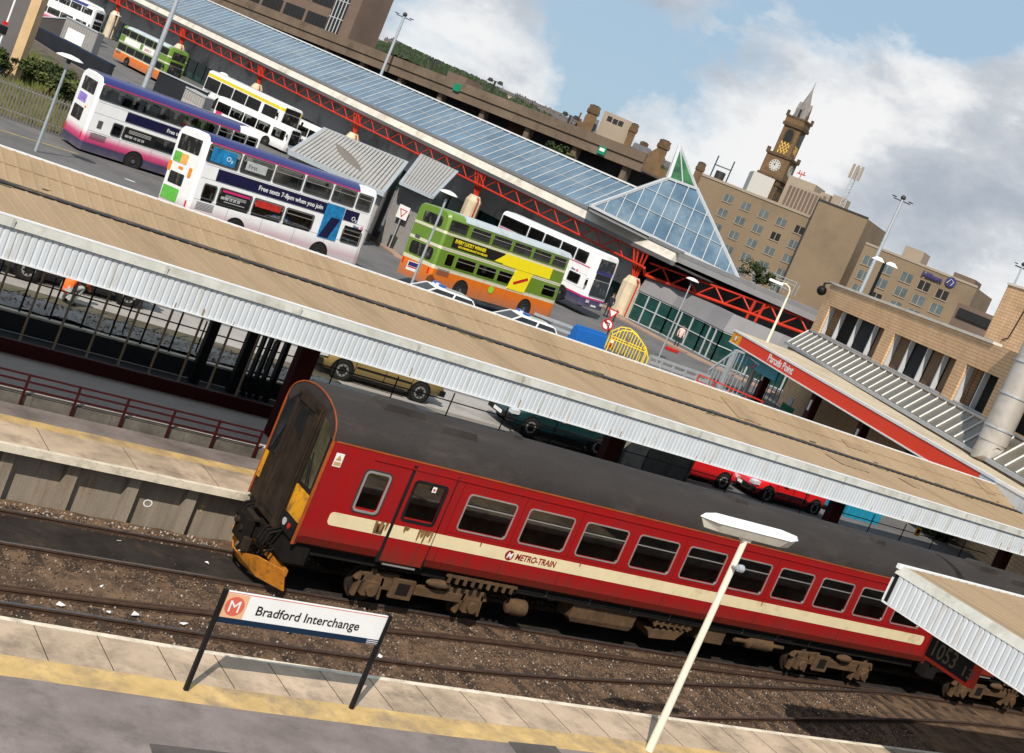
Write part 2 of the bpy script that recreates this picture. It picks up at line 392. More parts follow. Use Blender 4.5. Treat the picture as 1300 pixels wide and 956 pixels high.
g = mb('asphalt'); g._add([(x, y, gh(x, y)) for y in ys for x in xs], [(j*len(xs)+i, j*len(xs)+i+1, (j+1)*len(xs)+i+1, (j+1)*len(xs)+i) for j in range(len(ys)-1) for i in range(len(xs)-1)])
struct(g.build('ground', smooth=True))
# ballast bed
g = mb('trackdirt'); nx, ny = 150, 24
g._add([(-14+i*.5, 16.4+j*.34, -.275+random.uniform(-.025, .025)) for j in range(ny) for i in range(nx)],
       [(j*nx+i, j*nx+i+1, (j+1)*nx+i+1, (j+1)*nx+i) for j in range(ny-1) for i in range(nx-1)])
struct(g.build('track_bed', smooth=True))
g = mb('oilbed'); nx, ny = 90, 6
g._add([(-14+i*.55, 22.06+j*.262, -.235+random.uniform(-.012, .012)) for j in range(ny) for i in range(nx)],
       [(j*nx+i, j*nx+i+1, (j+1)*nx+i+1, (j+1)*nx+i) for j in range(ny-1) for i in range(nx-1)])
struct(g.build('oily_track_bed', smooth=True))
g = MB()
rs = random.Random(3)
for i in range(34000):
    x = rs.uniform(4, 31); y = rs.uniform(17.2, 24.1)
    if 22.05 < y < 23.35 and rs.random() < .85: continue
    if y > 23.5: k = 'stone_b' if rs.random() < .3 else ('stone_a' if rs.random() < .7 else 'stone_d')
    else: k = 'stone_a' if rs.random() < .55 else ('stone_c' if rs.random() < .9 else 'stone_b')
    g.mat(k); r = rs.uniform(.010, .030)*(1.1 if y > 23.5 else 1); z = -.265
    a = rs.uniform(0, 6.28); q = []
    for k2 in range(4): q.append((x+math.cos(a+k2*1.57)*r*rs.uniform(.7, 1.2), y+math.sin(a+k2*1.57)*r*rs.uniform(.7, 1.2), z))
    t = [(p[0]*.6+x*.4, p[1]*.6+y*.4, z+r*rs.uniform(.7, 1.1)) for p in q]
    g._add(q+t, [(4,5,6,7),(0,1,5,4),(1,2,6,5),(2,3,7,6),(3,0,4,7)])
stuff(g.build('ballast_stones'))
def poly_y(pts, x):
    for (a, b), (c_, d_) in zip(pts, pts[1:]):
        if a <= x <= c_: 
            t = (x-a)/(c_-a); return b+(d_-b)*t
    return pts[-1][1] if x > pts[-1][0] else pts[0][1]
def smooth_pts(pts, n=60):
    xs_ = [pts[0][0]+(pts[-1][0]-pts[0][0])*i/n for i in range(n+1)]
    return [(x, sum(poly_y(pts, x+d) for d in (-2.4,-1.2,0,1.2,2.4))/5) for x in xs_]
def rail(pts, parent, top=-.15, shiny=True):
    m = MB(); P = smooth_pts(pts)
    for w, z0, z1, mm in ((.065, top-.17, top-.155, 'rail_rust'), (.012, top-.155, top-.035, 'rail_rust'), (.034, top-.035, top-.004, 'rail_rust'), (.026, top-.004, top, 'rail_top' if shiny else 'rail_rust')):
        m.mat(mm); m.loft([[(x, y-w, z0), (x, y+w, z0), (x, y+w, z1), (x, y-w, z1)] for x, y in P])
    return m.build('rail', parent)
def chairs(pts, xr, parent):
    pass
def track(label, pa, pb, sl, shiny, extra=()):
    t = root('railway_track', label, 'railway track', (8, (pa[0][1]+pb[0][1])/2, -.33), 'tracks between the platforms')
    rail(pa, t, shiny=shiny); rail(pb, t, shiny=shiny)
    for e in extra: rail(e, t, shiny=False)
    for x in sl:
        ya, yb = poly_y(pa, x), poly_y(pb, x); m = mb('sleeper')
        m.box(x-.125, x+.125, min(ya, yb)-.5, max(ya, yb)+.5, -.42, -.264+random.uniform(-.012, .012))
        m.mat('rail_rust')
        for yy in (ya, yb):
            for s_ in (-1, 1): m.box(x-.08, x+.08, yy+s_*.07-.035*1, yy+s_*.07+.035, -.305, -.262)
        m.build('sleeper', t)
    return t
A1 = [(-20, 19.78), (6.7, 19.66), (13, 19.42), (17, 19.55), (23.7, 20.5), (34, 22.1), (60, 23)]
B1 = [(x, y-1.46) for x, y in A1]
C1 = [(-20, 20.1), (6.7, 20.12), (11, 20.35), (16.3, 21.0), (24.5, 21.4), (32, 21.9), (60, 22)]
track('rusty near track beside the tan platform edge, with a shiny running rail', A1, B1, [-1+.68*i for i in range(52)], True)
track('dark oily track that the red train stands on', [(-20, 23.46), (60, 23.46)], [(-20, 21.97), (60, 21.97)], [-1+.68*i for i in range(56)], True)
t = root('check_rail', 'brown rusted rail curving in towards the red train between both tracks', 'rail', (8, 20.2, -.3)); rail(C1, t, top=-.16, shiny=False)
D1 = [(x, y+.16) for x, y in C1]; rail(D1, t, top=-.19, shiny=False)
# litter lying between the rails
for i, (px, py, w) in enumerate([(76, 769, .12), (137, 779, .07), (172, 782, .11), (233, 793, .09), (367, 803, .1), (482, 834, .08), (262, 716, .05), (150, 688, .06), (128, 745, .05)]):
    p = AZ(px, py, -.24); m = mb('white'); a = random.random()*3
    q = [(p.x+math.cos(a+k*1.57)*w*(.5+.5*random.random()), p.y+math.sin(a+k*1.57)*w*.6, p.z+random.uniform(.0, .05)) for k in range(4)]
    m.prism(q, (0, 0, .012))
    tag(m.build('litter', loc=p), ['white crumpled paper beside the shiny rail, leftmost of the litter','small white scrap near the rail, second from the left edge','white paper scrap between rail and brown check rail','white scrap lying left of the station sign post','white plastic scrap just below the white station sign','white scrap right of the station sign near the platform edge','pale scrap in the black oily bed near the train','pale scrap on the oily track bed further left','orange-brown scrap on brown ballast'][i], 'litter', 'litter on the tracks')
# near platform
NP = [(-30, 17.9), (-10, 17.5), (5.95, 16.97), (8.72, 16.76), (12.63, 16.6), (22, 16.45), (70, 16.4)]
def band(name, m, o0, o1, z, th=.02, pts=NP):
    g = mb(m); g.loft([[(x, y-o0, z-th), (x, y-o1, z-th), (x, y-o1, z), (x, y-o0, z)] for x, y in pts]); return struct(g.build(name))
band('near_platform', 'slab', .09, 1.06, .9, 1.4)
band('near_platform_edge', 'coping', -.02, .085, .905, .16)
band('near_platform_yellow_line', 'tactile', 1.062, 1.62, .9, .3)
band('near_platform_surface', 'plat_grey', 1.622, 14, .9, .3)
g = mb('sleeper')
for x in [-8+.9*i for i in range(60)]:
    y = poly_y(NP, x); g.box(x-.006, x+.006, y-1.05, y-.09, .9, .903)
struct(g.build('near_platform_joints'))
mat('tar_patch', (.09,.08,.075), .9, var=.2, scale=3, bump=.3); mat('iron', (.07,.06,.055), .6, .4, var=.3, scale=20)
g = mb('tar_patch'); g.prism([(7.2, 13.2, .9), (9.9, 13.0, .9), (10.0, 13.9, .9), (7.3, 14.05, .9)], (0, 0, .005)); struct(g.build('tarmac_patch'))
g = mb('tar_patch'); g.prism([(13.6, 13.9, .9), (14.6, 13.85, .9), (14.7, 15.0, .9), (13.7, 15.0, .9)], (0, 0, .005)); struct(g.build('tarmac_patch'))
g = mb('iron'); g.box(11.3, 11.85, 13.4, 13.9, .895, .906)
for k in range(6): g.box(11.33+.09*k, 11.37+.09*k, 13.43, 13.87, .9062, .91)
tag(g.build('drain_cover', loc=(11.5, 13.6, .9)), 'square iron drain cover set in the grey near platform', 'drain cover')
# far platform
g = mb('slab'); g.box(-30, 90, 24.12, 25.32, .74, .9); struct(g.build('far_platform'))
g = mb('coping'); g.box(-30, 90, 24.0, 24.117, .75, .905); struct(g.build('far_platform_edge'))
g = mb('tactile'); g.box(-30, 90, 25.323, 25.72, .6, .9); struct(g.build('far_platform_yellow_line'))
g = mb('plat_grey'); g.box(-30, 90, 25.723, 26.55, .4, .9); struct(g.build('far_platform_surface'))
g = mb('concrete_wall'); g.box(-30, 90, 24.38, 24.7, -.45, .737)
struct(g.build('far_platform_wall'))
g = mb('sleeper')
for x in [-8+1.8*i for i in range(50)]: g.box(x-.006, x+.006, 24.12, 25.3, .9, .903)
struct(g.build('far_platform_joints'))
ribx = [AY(px, py, 24.2).x for px, py in ((6, 617), (82, 639), (160, 655), (236, 670))]
dxr = (ribx[3]-ribx[0])/3
for i in range(-3, 16):
    x = ribx[0]+dxr*i; g = mb('concrete_wall'); g.box(x-.24, x, 24.2, 24.377, -.45, .735); struct(g.build('far_platform_wall_buttress'))
# survey marks on the platform wall
p = AY(187, 638, 24.41); m = mb('white'); m.loft([[(p.x+math.cos(a*.52)*r*1.2, 24.374, p.z+math.sin(a*.52)*r) for a in range(12)] for r in (.06, .085)], cap=False, closed=True)
tag(m.build('survey_mark'), 'white painted ring on the platform wall between two buttresses', 'wall mark')
p = AY(256, 643, 24.41); m = mb('tactile'); m.box(p.x-.012, p.x+.012, 24.370, 24.377, p.z-.12, p.z+.12); m.box(p.x-.08, p.x+.08, 24.366, 24.3695, p.z+.02, p.z+.045)
tag(m.build('survey_mark'), 'yellow painted cross on the shaded platform wall nearest the train', 'wall mark')
# ================================================================ train
mat('seam', (.07,.006,.006), .6, var=.3); mat('stain', (.22,.12,.05), .9, var=.5, scale=9); mat('seat_red_dark', (.42,.07,.035), .8, var=.3, scale=3); mat('train_inside', (.12,.10,.08), .8)
grimy('train_red', (.31,.006,.007))
mat('train_roof', (.036,.031,.029), .75, var=.2, scale=1.2, stretch=(.35,1,1), dirt=(.062,.052,.046), dscale=1.3, dthr=.52, bump=.1, bscale=3)
mat('cream', (.72,.60,.38), .5, var=.06, scale=3, dirt=(.45,.34,.2), dscale=1.3, dthr=.56)
mat('orange_trim', (.36,.075,.018), .5, var=.2, dirt=(.2,.06,.02), dscale=2, dthr=.5); mat('plough_orange', (.46,.17,.02), .6, var=.2, dirt=(.16,.07,.02), dscale=5, dthr=.5)
mat('train_yellow', (.66,.30,.015), .5, var=.15, dirt=(.20,.10,.03), dscale=4, dthr=.48)
mat('gangway', (.024,.016,.011), .85, var=.35, scale=4, stretch=(1,1,.6), dirt=(.055,.034,.02), dscale=3, dthr=.52)
mat('underframe', (.105,.062,.034), .9, var=.3, scale=4, bump=.2, dirt=(.07,.045,.028), dscale=2.5, dthr=.5)
mat('underdark', (.010,.008,.007), .9, var=.3)
mat('maroon_ink', (.25,.02,.015), .5, var=.02)
X0, X1, YN, YF, YC = 12.38, 32.88, 21.43, 23.95, 22.69
def train_section():
    pts = [(YN+.20, .95), (YN+.05, 1.06), (YN, 1.2), (YN, 3.0), (YN+.005, 3.2)]
    return pts
def make_car():
    t = root('train_carriage', 'red diesel railcar with a cream stripe and a dark open gangway at its front end', 'train', (X0, YC, -.15), 'carriages of the red train')
    # body shell
    near = [(YN+.20, .97), (YN+.06, 1.05), (YN, 1.2), (YN, 2.2), (YN+.012, 3.2)]
    sec = near + [(YC*2-y, z) for y, z in reversed(near)]
    b = mb('train_red'); lows = [(YN+.20, .97), (YN+.06, 1.05), (YN, 1.2), (YN+.06, 1.2), (YF-.06, 1.2), (YF, 1.2), (YF-.06, 1.05), (YF-.20, .97)]
    b.loft([[(x, y, z) for y, z in lows] for x in (X0+.03, X1)])
    holes = [(13.35, 13.85)]+[(14.51, 15.23)]+[(15.83+1.634*k+.035, 15.83+1.634*k+1.275) for k in range(10)]
    for ya, yb in ((YN, YN+.06), (YF-.06, YF)): holed_wall(b, X0+.03, X1, 1.2, 3.2, [(2.02, 2.78, holes)], ya, yb)
    b.box(X0+.03, X0+.09, YN+.061, YF-.061, 1.0, 3.2); b.box(X1-.06, X1, YN+.061, YF-.061, 1.0, 3.2); b.build('body', t)
    b = mb('seat_red_dark')
    b = mb('train_inside'); b.box(X0+.1, X1-.07, YN+.062, YF-.062, 1.201, 1.25); b.box(14.2, 14.25, YN+.07, YF-.07, 1.26, 3.19); b.build('floor', t)
    for k in range(21):
        x = 15.7+.82*k
        for ya in (YN+.15, YF-1.05): b = mb('seat_red_dark'); b.box(x, x+.1, ya, ya+.9, 1.5, 2.3); b.box(x-.4, x, ya, ya+.9, 1.62, 1.72); b.build('seat', t)
    # roof
    n = 14; rs_ = []
    for x, k in ((X0-.02, .93), (X0+.12, 1), (X1+.02, 1)):
        ring = [(x, YN+.012, 3.205)]
        for i in range(n+1):
            a = math.pi*i/n; cy = YC-math.cos(a)*(YC-YN-.02)*1.0; sz = 3.25 + (.65*k)*(math.sin(a)**.95)
            ring.append((x, cy, sz))
        ring.append((x, 2*YC-YN-.012, 3.205)); rs_.append(ring)
    b = mb('train_roof'); b.loft(rs_); rf = b.build('roof', t, smooth=True)
    for xa, xb, ya, yb, h in ((13.6, 14.7, 22.25, 22.85, .07), (14.9, 15.9, 21.95, 22.3, .06), (17.2, 17.6, 22.7, 23.0, .05), (24.1, 24.7, 22.4, 22.8, .06), (29.6, 30.1, 22.2, 22.5, .05)):
        zz = 3.25+.68*(math.sin(math.acos(max(-1, min(1, (YC-(ya+yb)/2)/(YC-YN)))))**.95)
        m = mb('train_roof'); m.loft([[(xa, ya, zz-.12), (xb, ya, zz-.12), (xb, yb, zz-.02), (xa, yb, zz-.02)], [(xa+.1, ya+.03, zz+h), (xb-.1, ya+.03, zz+h), (xb-.1, yb-.03, zz+h), (xa+.1, yb-.03, zz+h)]]); m.build('roof_vent', rf)
    for xq in [15.62]+[15.83+1.634*k+1.47 for k in (0, 1, 3, 5, 7, 9)]: m = mb('seam'); m.box(xq, xq+.009, YN-.0025, YN+.01, 1.21, 3.03); m.build('panel_seam', t)
    m = mb('seam'); m.box(X0+.1, X1, YN-.0025, YN+.01, 1.205, 1.216); m.box(15.7, X1, YN-.0024, YN+.01, 1.90, 1.907); m.build('panel_seam', t)
    m = mb('seam')
    for k in range(130): xq = 15.75+.131*k; m.box(xq, xq+.014, YN-.0035, YN, 2.93, 2.944)
    m.build('rivet_line', t)
    m = mb('orange_trim'); m.box(X0+.05, X1, YN-.012, YN+.02, 3.195, 3.22); m.build('cantrail', t)
    m = mb('train_red'); m.box(X0+1, X1, YN-.02, YN+.005, 3.035, 3.06); m.build('gutter_strip', t)
    m = mb('cream'); m.prism(rrect(12.9, 32.33, 1.54, 1.82, .09, YN-.007), (0, .006, 0)); st = m.build('stripe', t)
    # METRO-TRAIN lettering and roundel
    tm = lambda x, z: tmx((x, YN-.0095, z), (1, 0, 0), (0, 0, 1))
    text('METRO-TRAIN', .2, 'maroon_ink', st, tm(17.6, 1.612), depth=.001, italic=.12, bold=.006, sx=.87)
    m = mb('maroon_ink'); m.lathe([(.0, 0), (.118, 0), (.118, .003), (0, .003)], (17.43, YN-.0115, 1.68), 20, 'y'); m.build('roundel', st)
    text('M', .175, 'white', st, tm(17.36, 1.62), depth=.0045, italic=.25, bold=.006)
    for xs1, ln, wd in ((13.97, .3, .03), (14.1, .26, .04), (14.22, .2, .03), (14.66, .16, .035), (14.72, .1, .05), (15.02, .3, .03), (15.1, .2, .05), (15.17, .33, .03), (15.24, .15, .06), (15.33, .27, .03), (16.6, .12, .02), (19.4, .1, .02), (25.5, .14, .02)):
        m = mb('stain'); m.prism([(xs1-wd, YN-.0155, 1.84), (xs1+wd, YN-.0155, 1.835), (xs1+wd*.8, YN-.0155, 1.84-ln*.6), (xs1+wd*.2, YN-.0155, 1.84-ln), (xs1-wd*.6, YN-.0155, 1.84-ln*.75)], (0, .002, 0)); m.build('stain', st)
    # windows
    for k in range(10):
        x = 15.83+1.634*k
        m = mb('alu'); ring_frame(m, x, x+1.31, 1.98, 2.82, .03, .1, YN-.014, YN+.01); m.mat('pane_dark'); m.box(x+.02, x+1.29, YN+.012, YN+.018, 2.0, 2.8)
        w = m.build('window', t)
        m = mb('alu'); m.box(x+.03, x+1.28, YN-.024, YN-.014, 2.55, 2.575); m.build('window_rail', w)
    m = mb('dark_metal'); ring_frame(m, 13.27, 13.93, 1.90, 2.84, .035, .12, YN-.012, YN+.01); m.mat('alu'); ring_frame(m, 13.3, 13.9, 1.93, 2.81, .045, .1, YN-.018, YN+.008); m.mat('pane_dark'); m.box(13.33, 13.87, YN+.012, YN+.018, 1.96, 2.8); m.build('cab_window', t)
    m = mb('train_red'); holed_wall(m, 14.37, 15.39, 1.02, 3.03, [(2.02, 2.78, [(14.5, 15.24)])], YN-.006, YN+.0); d = m.build('door', t)
    m = mb('black'); ring_frame(m, 14.45, 15.29, 1.93, 2.85, .06, .1, YN-.018, YN+.005); m.mat('pane_dark'); m.box(14.49, 15.25, YN+.012, YN+.018, 1.97, 2.8); w = m.build('door_window', d)
    m = mb('white'); m.box(14.9, 15.0, YN-.022, YN-.0192, 2.66, 2.78); m.mat('red_lamp'); m.box(14.925, 14.975, YN-.024, YN-.0222, 2.69, 2.74); m.build('notice', w)
    m = mb('cream'); m.box(14.37, 15.39, YN-.012, YN-.0065, 1.54, 1.82); m.build('door_stripe', d)
    m = mb('black'); m.box(14.295, 14.365, YN-.013, YN+.03, .98, 3.12); m.box(15.41, 15.425, YN-.0125, YN+.03, .98, 3.1); m.build('door_gap', t)
    m = mb('underframe'); m.box(13.98, 14.18, YN-.0125, YN+.01, 1.56, 1.78); m.mat('black'); m.box(14.03, 14.12, YN-.0145, YN, 1.6, 1.72); m.build('door_control', t)
    m = mb('white'); m.box(12.52, 12.7, YN-.006, YN+.01, 2.72, 3.0); m.mat('tactile'); m.box(12.535, 12.685, YN-.008, YN, 2.74, 2.82)
    m.prism([(12.54, YN-.008, 2.85), (12.68, YN-.008, 2.85), (12.61, YN-.008, 2.97)], (0, .006, 0)); m.build('warning_sticker', t)
    m = mb('underframe'); m.box(23.85, 24.1, YN-.009, YN, 1.5, 1.62); m.build('filler_cap', t)
    # front end
    ex = X0-.005
    ring = [(YN+.02, 1.0)] + [(YN+.012, 3.2)] + [(YC-math.cos(math.pi*i/14)*(YC-YN-.02), 3.25+.605*(math.sin(math.pi*i/14)**.95)) for i in range(15)] + [(YF-.012, 3.2), (YF-.02, 1.0)]
    m = mb('orange_trim'); inn = [(YC+(y-YC)*.98, z*.988+.024) for y, z in ring]
    for i in range(len(ring)-1):
        a, b_, c_, d_ = ring[i], ring[i+1], inn[i+1], inn[i]
        m.loft([[(ex-.03, *a), (ex-.03, *b_), (ex-.03, *c_), (ex-.03, *d_)], [(ex+.03, *a), (ex+.03, *b_), (ex+.03, *c_), (ex+.03, *d_)]])
    m.build('end_rim', t)
    m = mb('gangway'); m.prism([(ex-.0, y, z) for y, z in inn], (.02, 0, 0)); m.build('end_panel', t)
    for s_ in (1, -1):      # cab windscreens and yellow corners
        f = lambda y: y if s_ == 1 else 2*YC-y
        m = mb('black'); m.prism([(ex-.012, f(y), z) for y, z in ((21.52, 2.05), (22.08, 2.02), (22.12, 3.55), (21.85, 3.5), (21.55, 3.22))], (.01, 0, 0))
        m.mat('glass_olive' if s_ == 1 else 'glass_dark'); m.prism([(ex-.016, f(y), z) for y, z in ((21.57, 2.12), (22.04, 2.09), (22.07, 3.45), (21.86, 3.4), (21.6, 3.16))], (.008, 0, 0)); w = m.build('windscreen', t)
        m = mb('black'); m.bar((ex-.03, f(21.7), 2.12), (ex-.04, f(21.95), 2.75), .02); m.bar((ex-.03, f(21.8), 2.12), (ex-.04, f(21.98), 2.6), .02); m.build('wiper', w)
        m = mb('train_yellow'); m.box(ex-.03, ex, min(f(21.5), f(22.12 if s_ == 1 else 21.62)), max(f(21.5), f(22.12 if s_ == 1 else 21.62)), 1.42, 2.0); m.build('yellow_panel', t)
        if s_ == -1: continue
        m = mb('black'); m.box(ex-.05, ex, min(f(21.5), f(22.12)), max(f(21.5), f(22.12)), 1.08, 1.4); l = m.build('lamp_cluster', t)
        m = mb('headlight'); m.lathe([(0, 0), (.07, 0), (.08, -.02), (0, -.02)], (ex-.05, f(21.95), 1.25), 12, 'x'); m.build('headlight', l)
        m = mb('red_lamp'); m.lathe([(0, 0), (.05, 0), (.06, -.02), (0, -.02)], (ex-.05, f(21.72), 1.25), 12, 'x'); m.build('tail_lamp', l)
    # gangway corridor
    m = mb('gangway'); gy0, gy1 = 22.17, 23.21
    m.box(ex-.03, ex-.001, gy0-.05, gy1+.05, 1.02, 3.62)
    for k in range(3):
        m.box(ex-.058-.028*k, ex-.031-.028*k, gy0-.05+.02*(k % 2), gy1+.05-.02*(k % 2), .98, 3.6-.02*k)
    gw = m.build('gangway', t, bevel=.02)
    m = mb('black'); m.box(ex-.118, ex-.115, gy0+.15, gy1-.15, 1.25, 3.35); m.mat('gangway')
    m.box(ex-.15, ex-.119, gy0, gy0+.13, 1.0, 3.55); m.box(ex-.15, ex-.119, gy1-.13, gy1, 1.0, 3.55); m.box(ex-.15, ex-.119, gy0, gy1, 3.42, 3.6)
    m.box(ex-.135, ex-.119, gy0+.15, gy1-.15, 1.15, 3.3); m.box(ex-.15, ex-.136, gy0+.5, gy0+.54, 1.2, 3.2); m.box(ex-.15, ex-.136, gy1-.3, gy1-.27, 1.2, 3.2); m.build('gangway_face', gw)
    m = mb('black'); m.prism([(ex-.15, gy0+.3, 2.75), (ex-.15, gy0+.75, 2.95), (ex-.15, gy0+.75, 3.3), (ex-.15, gy0+.38, 3.35)], (.01, 0, 0)); m.build('gangway_window', gw)
    # coupler, pipes, plough
    m = mb('underdark'); m.box(ex-.4, ex+.3, YC-.17, YC+.17, .55, .9); m.box(ex-.55, ex-.35, YC-.24, YC+.24, .45, .95); m.mat('gangway'); m.box(ex-.42, ex-.3, YC-.28, YC+.26, .94, 1.02)
    m.tube((ex-.56, YC-.14, .72), (ex-.6, YC-.14, .72), .07); m.ball((ex-.57, YC+.13, .78), .075); m.box(ex-.5, ex-.36, YC-.38, YC-.2, .32, .6); cp = m.build('coupler', t, bevel=.02)
    for s_ in (-1, 1):
        for k in range(3):
            m = mb('underdark'); y = YC+s_*(.45+.14*k); m.path([(ex-.02, y, 1.05), (ex-.25, y, .95), (ex-.32, y, .7), (ex-.22, y+.05, .5), (ex, y+.08, .6)], .028); m.build('brake_hose', t)
    m = mb('underdark'); m.box(ex+.02, ex+.5, YN+.15, YF-.15, .55, 1.0); m.build('buffer_beam', t)
    m = mb('plough_orange'); bz, tz = .0, .42
    xs_ = [(YN+.05, ex+.12), (YN+.55, ex-.28), (YC-.12, ex-.42), (YC+.12, ex-.42), (YF-.55, ex-.28), (YF-.05, ex+.12)]
    for (ya, xa), (yb, xb) in zip(xs_, xs_[1:]):
        if abs(ya-(YC-.12)) < .01: zt = .2
        else: zt = tz
        m.prism([(xa+.1, ya, bz), (xb+.1, yb, bz), (xb-.05, yb, (.2 if abs(yb-YC) < .2 else zt)), (xa-.05, ya, (.2 if abs(ya-YC) < .2 else zt))], (.03, 0, .01))
    m.box(ex+.1, ex+.2, YN+.1, YF-.1, .28, .42); m.build('snow_plough', t)
    # underframe
    m = mb('underdark'); m.box(X0+.3, X1-.2, YN+.22, YF-.22, .78, .985); m.build('solebar', t)
    def bogie(xc):
        m = mb('underframe'); ya, yb = YN+.28, YN+.42
        for dx in (-1, 1):
            xw = xc+dx*1.3
            m.box(xw-.18, xw+.18, ya-.08, yb, .12, .46); m.tube((xw, ya-.16, .28), (xw, ya+.05, .28), .13, 12)
            m.loft([[(xw-.34, ya, .05), (xw-.26, ya, .05), (xw-.2, ya, .55), (xw-.28, ya, .55)], [(xw-.34, yb, .05), (xw-.26, yb, .05), (xw-.2, yb, .55), (xw-.28, yb, .55)]])
            m.loft([[(xw+.26, ya, .05), (xw+.34, ya, .05), (xw+.28, ya, .55), (xw+.2, ya, .55)], [(xw+.26, yb, .05), (xw+.34, yb, .05), (xw+.28, yb, .55), (xw+.2, yb, .55)]])
            m.lathe([(.07, .45), (.075, .7)], (xw, ya+.07, 0), 10)
        m.box(xc-1.0, xc+1.0, ya-.02, yb, .3, .5); m.loft([[(xc-1.7, ya, .42), (xc-1.6, ya, .58), (xc-.7, ya, .66), (xc-.5, ya, .3)], [(xc-1.7, yb, .42), (xc-1.6, yb, .58), (xc-.7, yb, .66), (xc-.5, yb, .3)]])
        m.loft([[(xc+1.7, ya, .42), (xc+1.6, ya, .62), (xc+.6, ya, .6), (xc+.5, ya, .3)], [(xc+1.7, yb, .42), (xc+1.6, yb, .62), (xc+.6, yb, .6), (xc+.5, yb, .3)]])
        m.box(xc-.85, xc-.3, ya-.1, ya-.02, .18, .62); bg_ = m.build('bogie', t, bevel=.012)
        m = mb('underdark'); m.box(xc-.72, xc-.42, ya-.108, ya-.101, .28, .54); m.build('step_opening', bg_)
        m = mb('underframe'); m.ball((xc+.25, ya-.06, .66), .17, sc=(1.9, .7, .6)); m.build('air_bag', bg_)
        for dx in (-1, 1):
            for yy in (22.0, 23.38):
                m = mb('gangway'); m.lathe([(.12, -.06), (.36, -.06), (.38, .0), (.43, .01), (.43, .06), (.1, .06)], (xc+dx*1.3, yy-.03, .28), 24, 'y'); m.build('wheel', bg_, smooth=True)
    bogie(15.9); bogie(29.5)
    m = mb('underframe')
    m.lathe([(.02, -.28), (.16, -.22), (.19, -.05), (.19, .22), (.02, .3)], (18.42, YN+.3, .42), 14, 'x'); m.build('air_tank', t, smooth=True)
    m = mb('underframe'); m.loft([[(20.0, YN+.3, .75), (20.0, YN+.3, .42), (20.12, YN+.34, .3), (20.12, YN+.9, .3), (20, YN+.9, .75)], [(22.0, YN+.3, .75), (22.0, YN+.3, .42), (21.95, YN+.34, .3), (21.95, YN+.9, .3), (22.0, YN+.9, .75)]]); m.box(20.98, 21.02, YN+.285, YN+.32, .4, .75); m.build('engine_casing', t)
    m = mb('underframe'); m.box(22.6, 23.9, YN+.3, YN+.6, .62, .74)
    for k in range(6): m.box(22.62+k*.22, 22.68+k*.22, YN+.26, YN+.3, .58, .78)
    m.loft([[(22.5, YN+.3, .45), (22.65, YN+.3, .25), (23.5, YN+.3, .3), (23.7, YN+.3, .55)], [(22.5, YN+.8, .45), (22.65, YN+.8, .25), (23.5, YN+.8, .3), (23.7, YN+.8, .55)]]); m.build('gearbox', t)
    m = mb('underframe'); m.lathe([(.06, -.9), (.06, -.5), (.17, -.42), (.17, .42), (.06, .5), (.05, .95)], (26.4, YN+.32, .6), 14, 'x'); m.build('exhaust_silencer', t, smooth=True)
    m = mb('underframe'); m.box(24.3, 25.1, YN+.28, YN+.7, .38, .78); m.build('battery_box', t, bevel=.02)
    m = mb('underframe'); m.box(16.2, 18.1, YN+.1, YN+.16, .9, .96)
    for k in range(9): m.box(16.25+.21*k, 16.31+.21*k, YN+.07, YN+.12, .78, .97)
    m.build('cable_tray', t)
    m = mb('alu'); m.box(14.5, 15.3, YN+.02, YN+.16, .93, .965); m.build('door_step', t)
    m = mb('dark_metal')
    for k in range(8): m.box(19+k*1.3, 19.05+k*1.3, YN+.2, YN+.26, .82, .97)
    m.tube((18.2, YN+.23, .86), (27.5, YN+.23, .86), .018); m.build('underframe_pipe', t)
    return t
car = make_car()
car2 = clone(car); car2.location.x += 20.93
for ch in list(car2.children):
    if ch.name.split('.')[0] in ('snow_plough', 'coupler', 'brake_hose', 'end_rim', 'lamp_cluster', 'yellow_panel'):
        for c_ in list(ch.children): bpy.data.objects.remove(c_)
        bpy.data.objects.remove(ch)
tag(car2, 'second red railcar, only its dark roof showing beyond the near platform canopy', 'train', 'carriages of the red train')
# ================================================================ far platform canopy, screen, railing
mat('roof_felt', (.345,.245,.150), .9, var=.07, scale=1.2, stretch=(1.5,.25,1), dirt=(.265,.185,.11), dscale=.5, bump=.05, dthr=.5)
mat('fascia', (.57,.60,.63), .5, var=.08, scale=1.5, stretch=(3,3,.5), dirt=(.40,.36,.29), dscale=1.2, dthr=.55)
mat('flashing', (.46,.46,.42), .7, var=.15, scale=2, dirt=(.32,.30,.25), dscale=1.5)
mat('dado_floor', (.56,.49,.43), .85, var=.1)
mat('stone_kerb', (.14,.125,.105), .9, var=.35, scale=2.5, bump=.3)
mat('dark_floor', (.03,.033,.033), .7, var=.2)
mat('rust_brown', (.30,.19,.11), .9, var=.3)
mat('post_tan', (.22,.17,.12), .6, var=.15)
mat('hivis', (1.0,.16,.03), .7, var=.1); mat('grey_cloth', (.42,.44,.43), .85, var=.15); mat('pale_cloth', (.7,.5,.45), .85, var=.1)
def corr_roof(name, x0, x1, prof, m, pitch, parent, h=.011, along='x'):
    """profiled sheeting, ribs running across the roof"""
    g = mb(m); n = int((x1-x0)/pitch); rings = []
    for i in range(n):
        x = x0+i*pitch
        for dx, dz in ((0, 0), (pitch*.72, 0), (pitch*.78, h), (pitch*.94, h)):
            rings.append([(x+dx, y, z+dz) for y, z in prof])
    g.loft(rings, cap=False, closed=False)
    return g.build(name, parent)
mat('gutter_dirt', (.09,.07,.055), .9, var=.5, scale=6)
CX0, CX1 = -12, 92
t = root('platform_canopy', 'long tan platform canopy with white corrugated fascia, running behind the whole red train', 'canopy', (20, 28, .9))
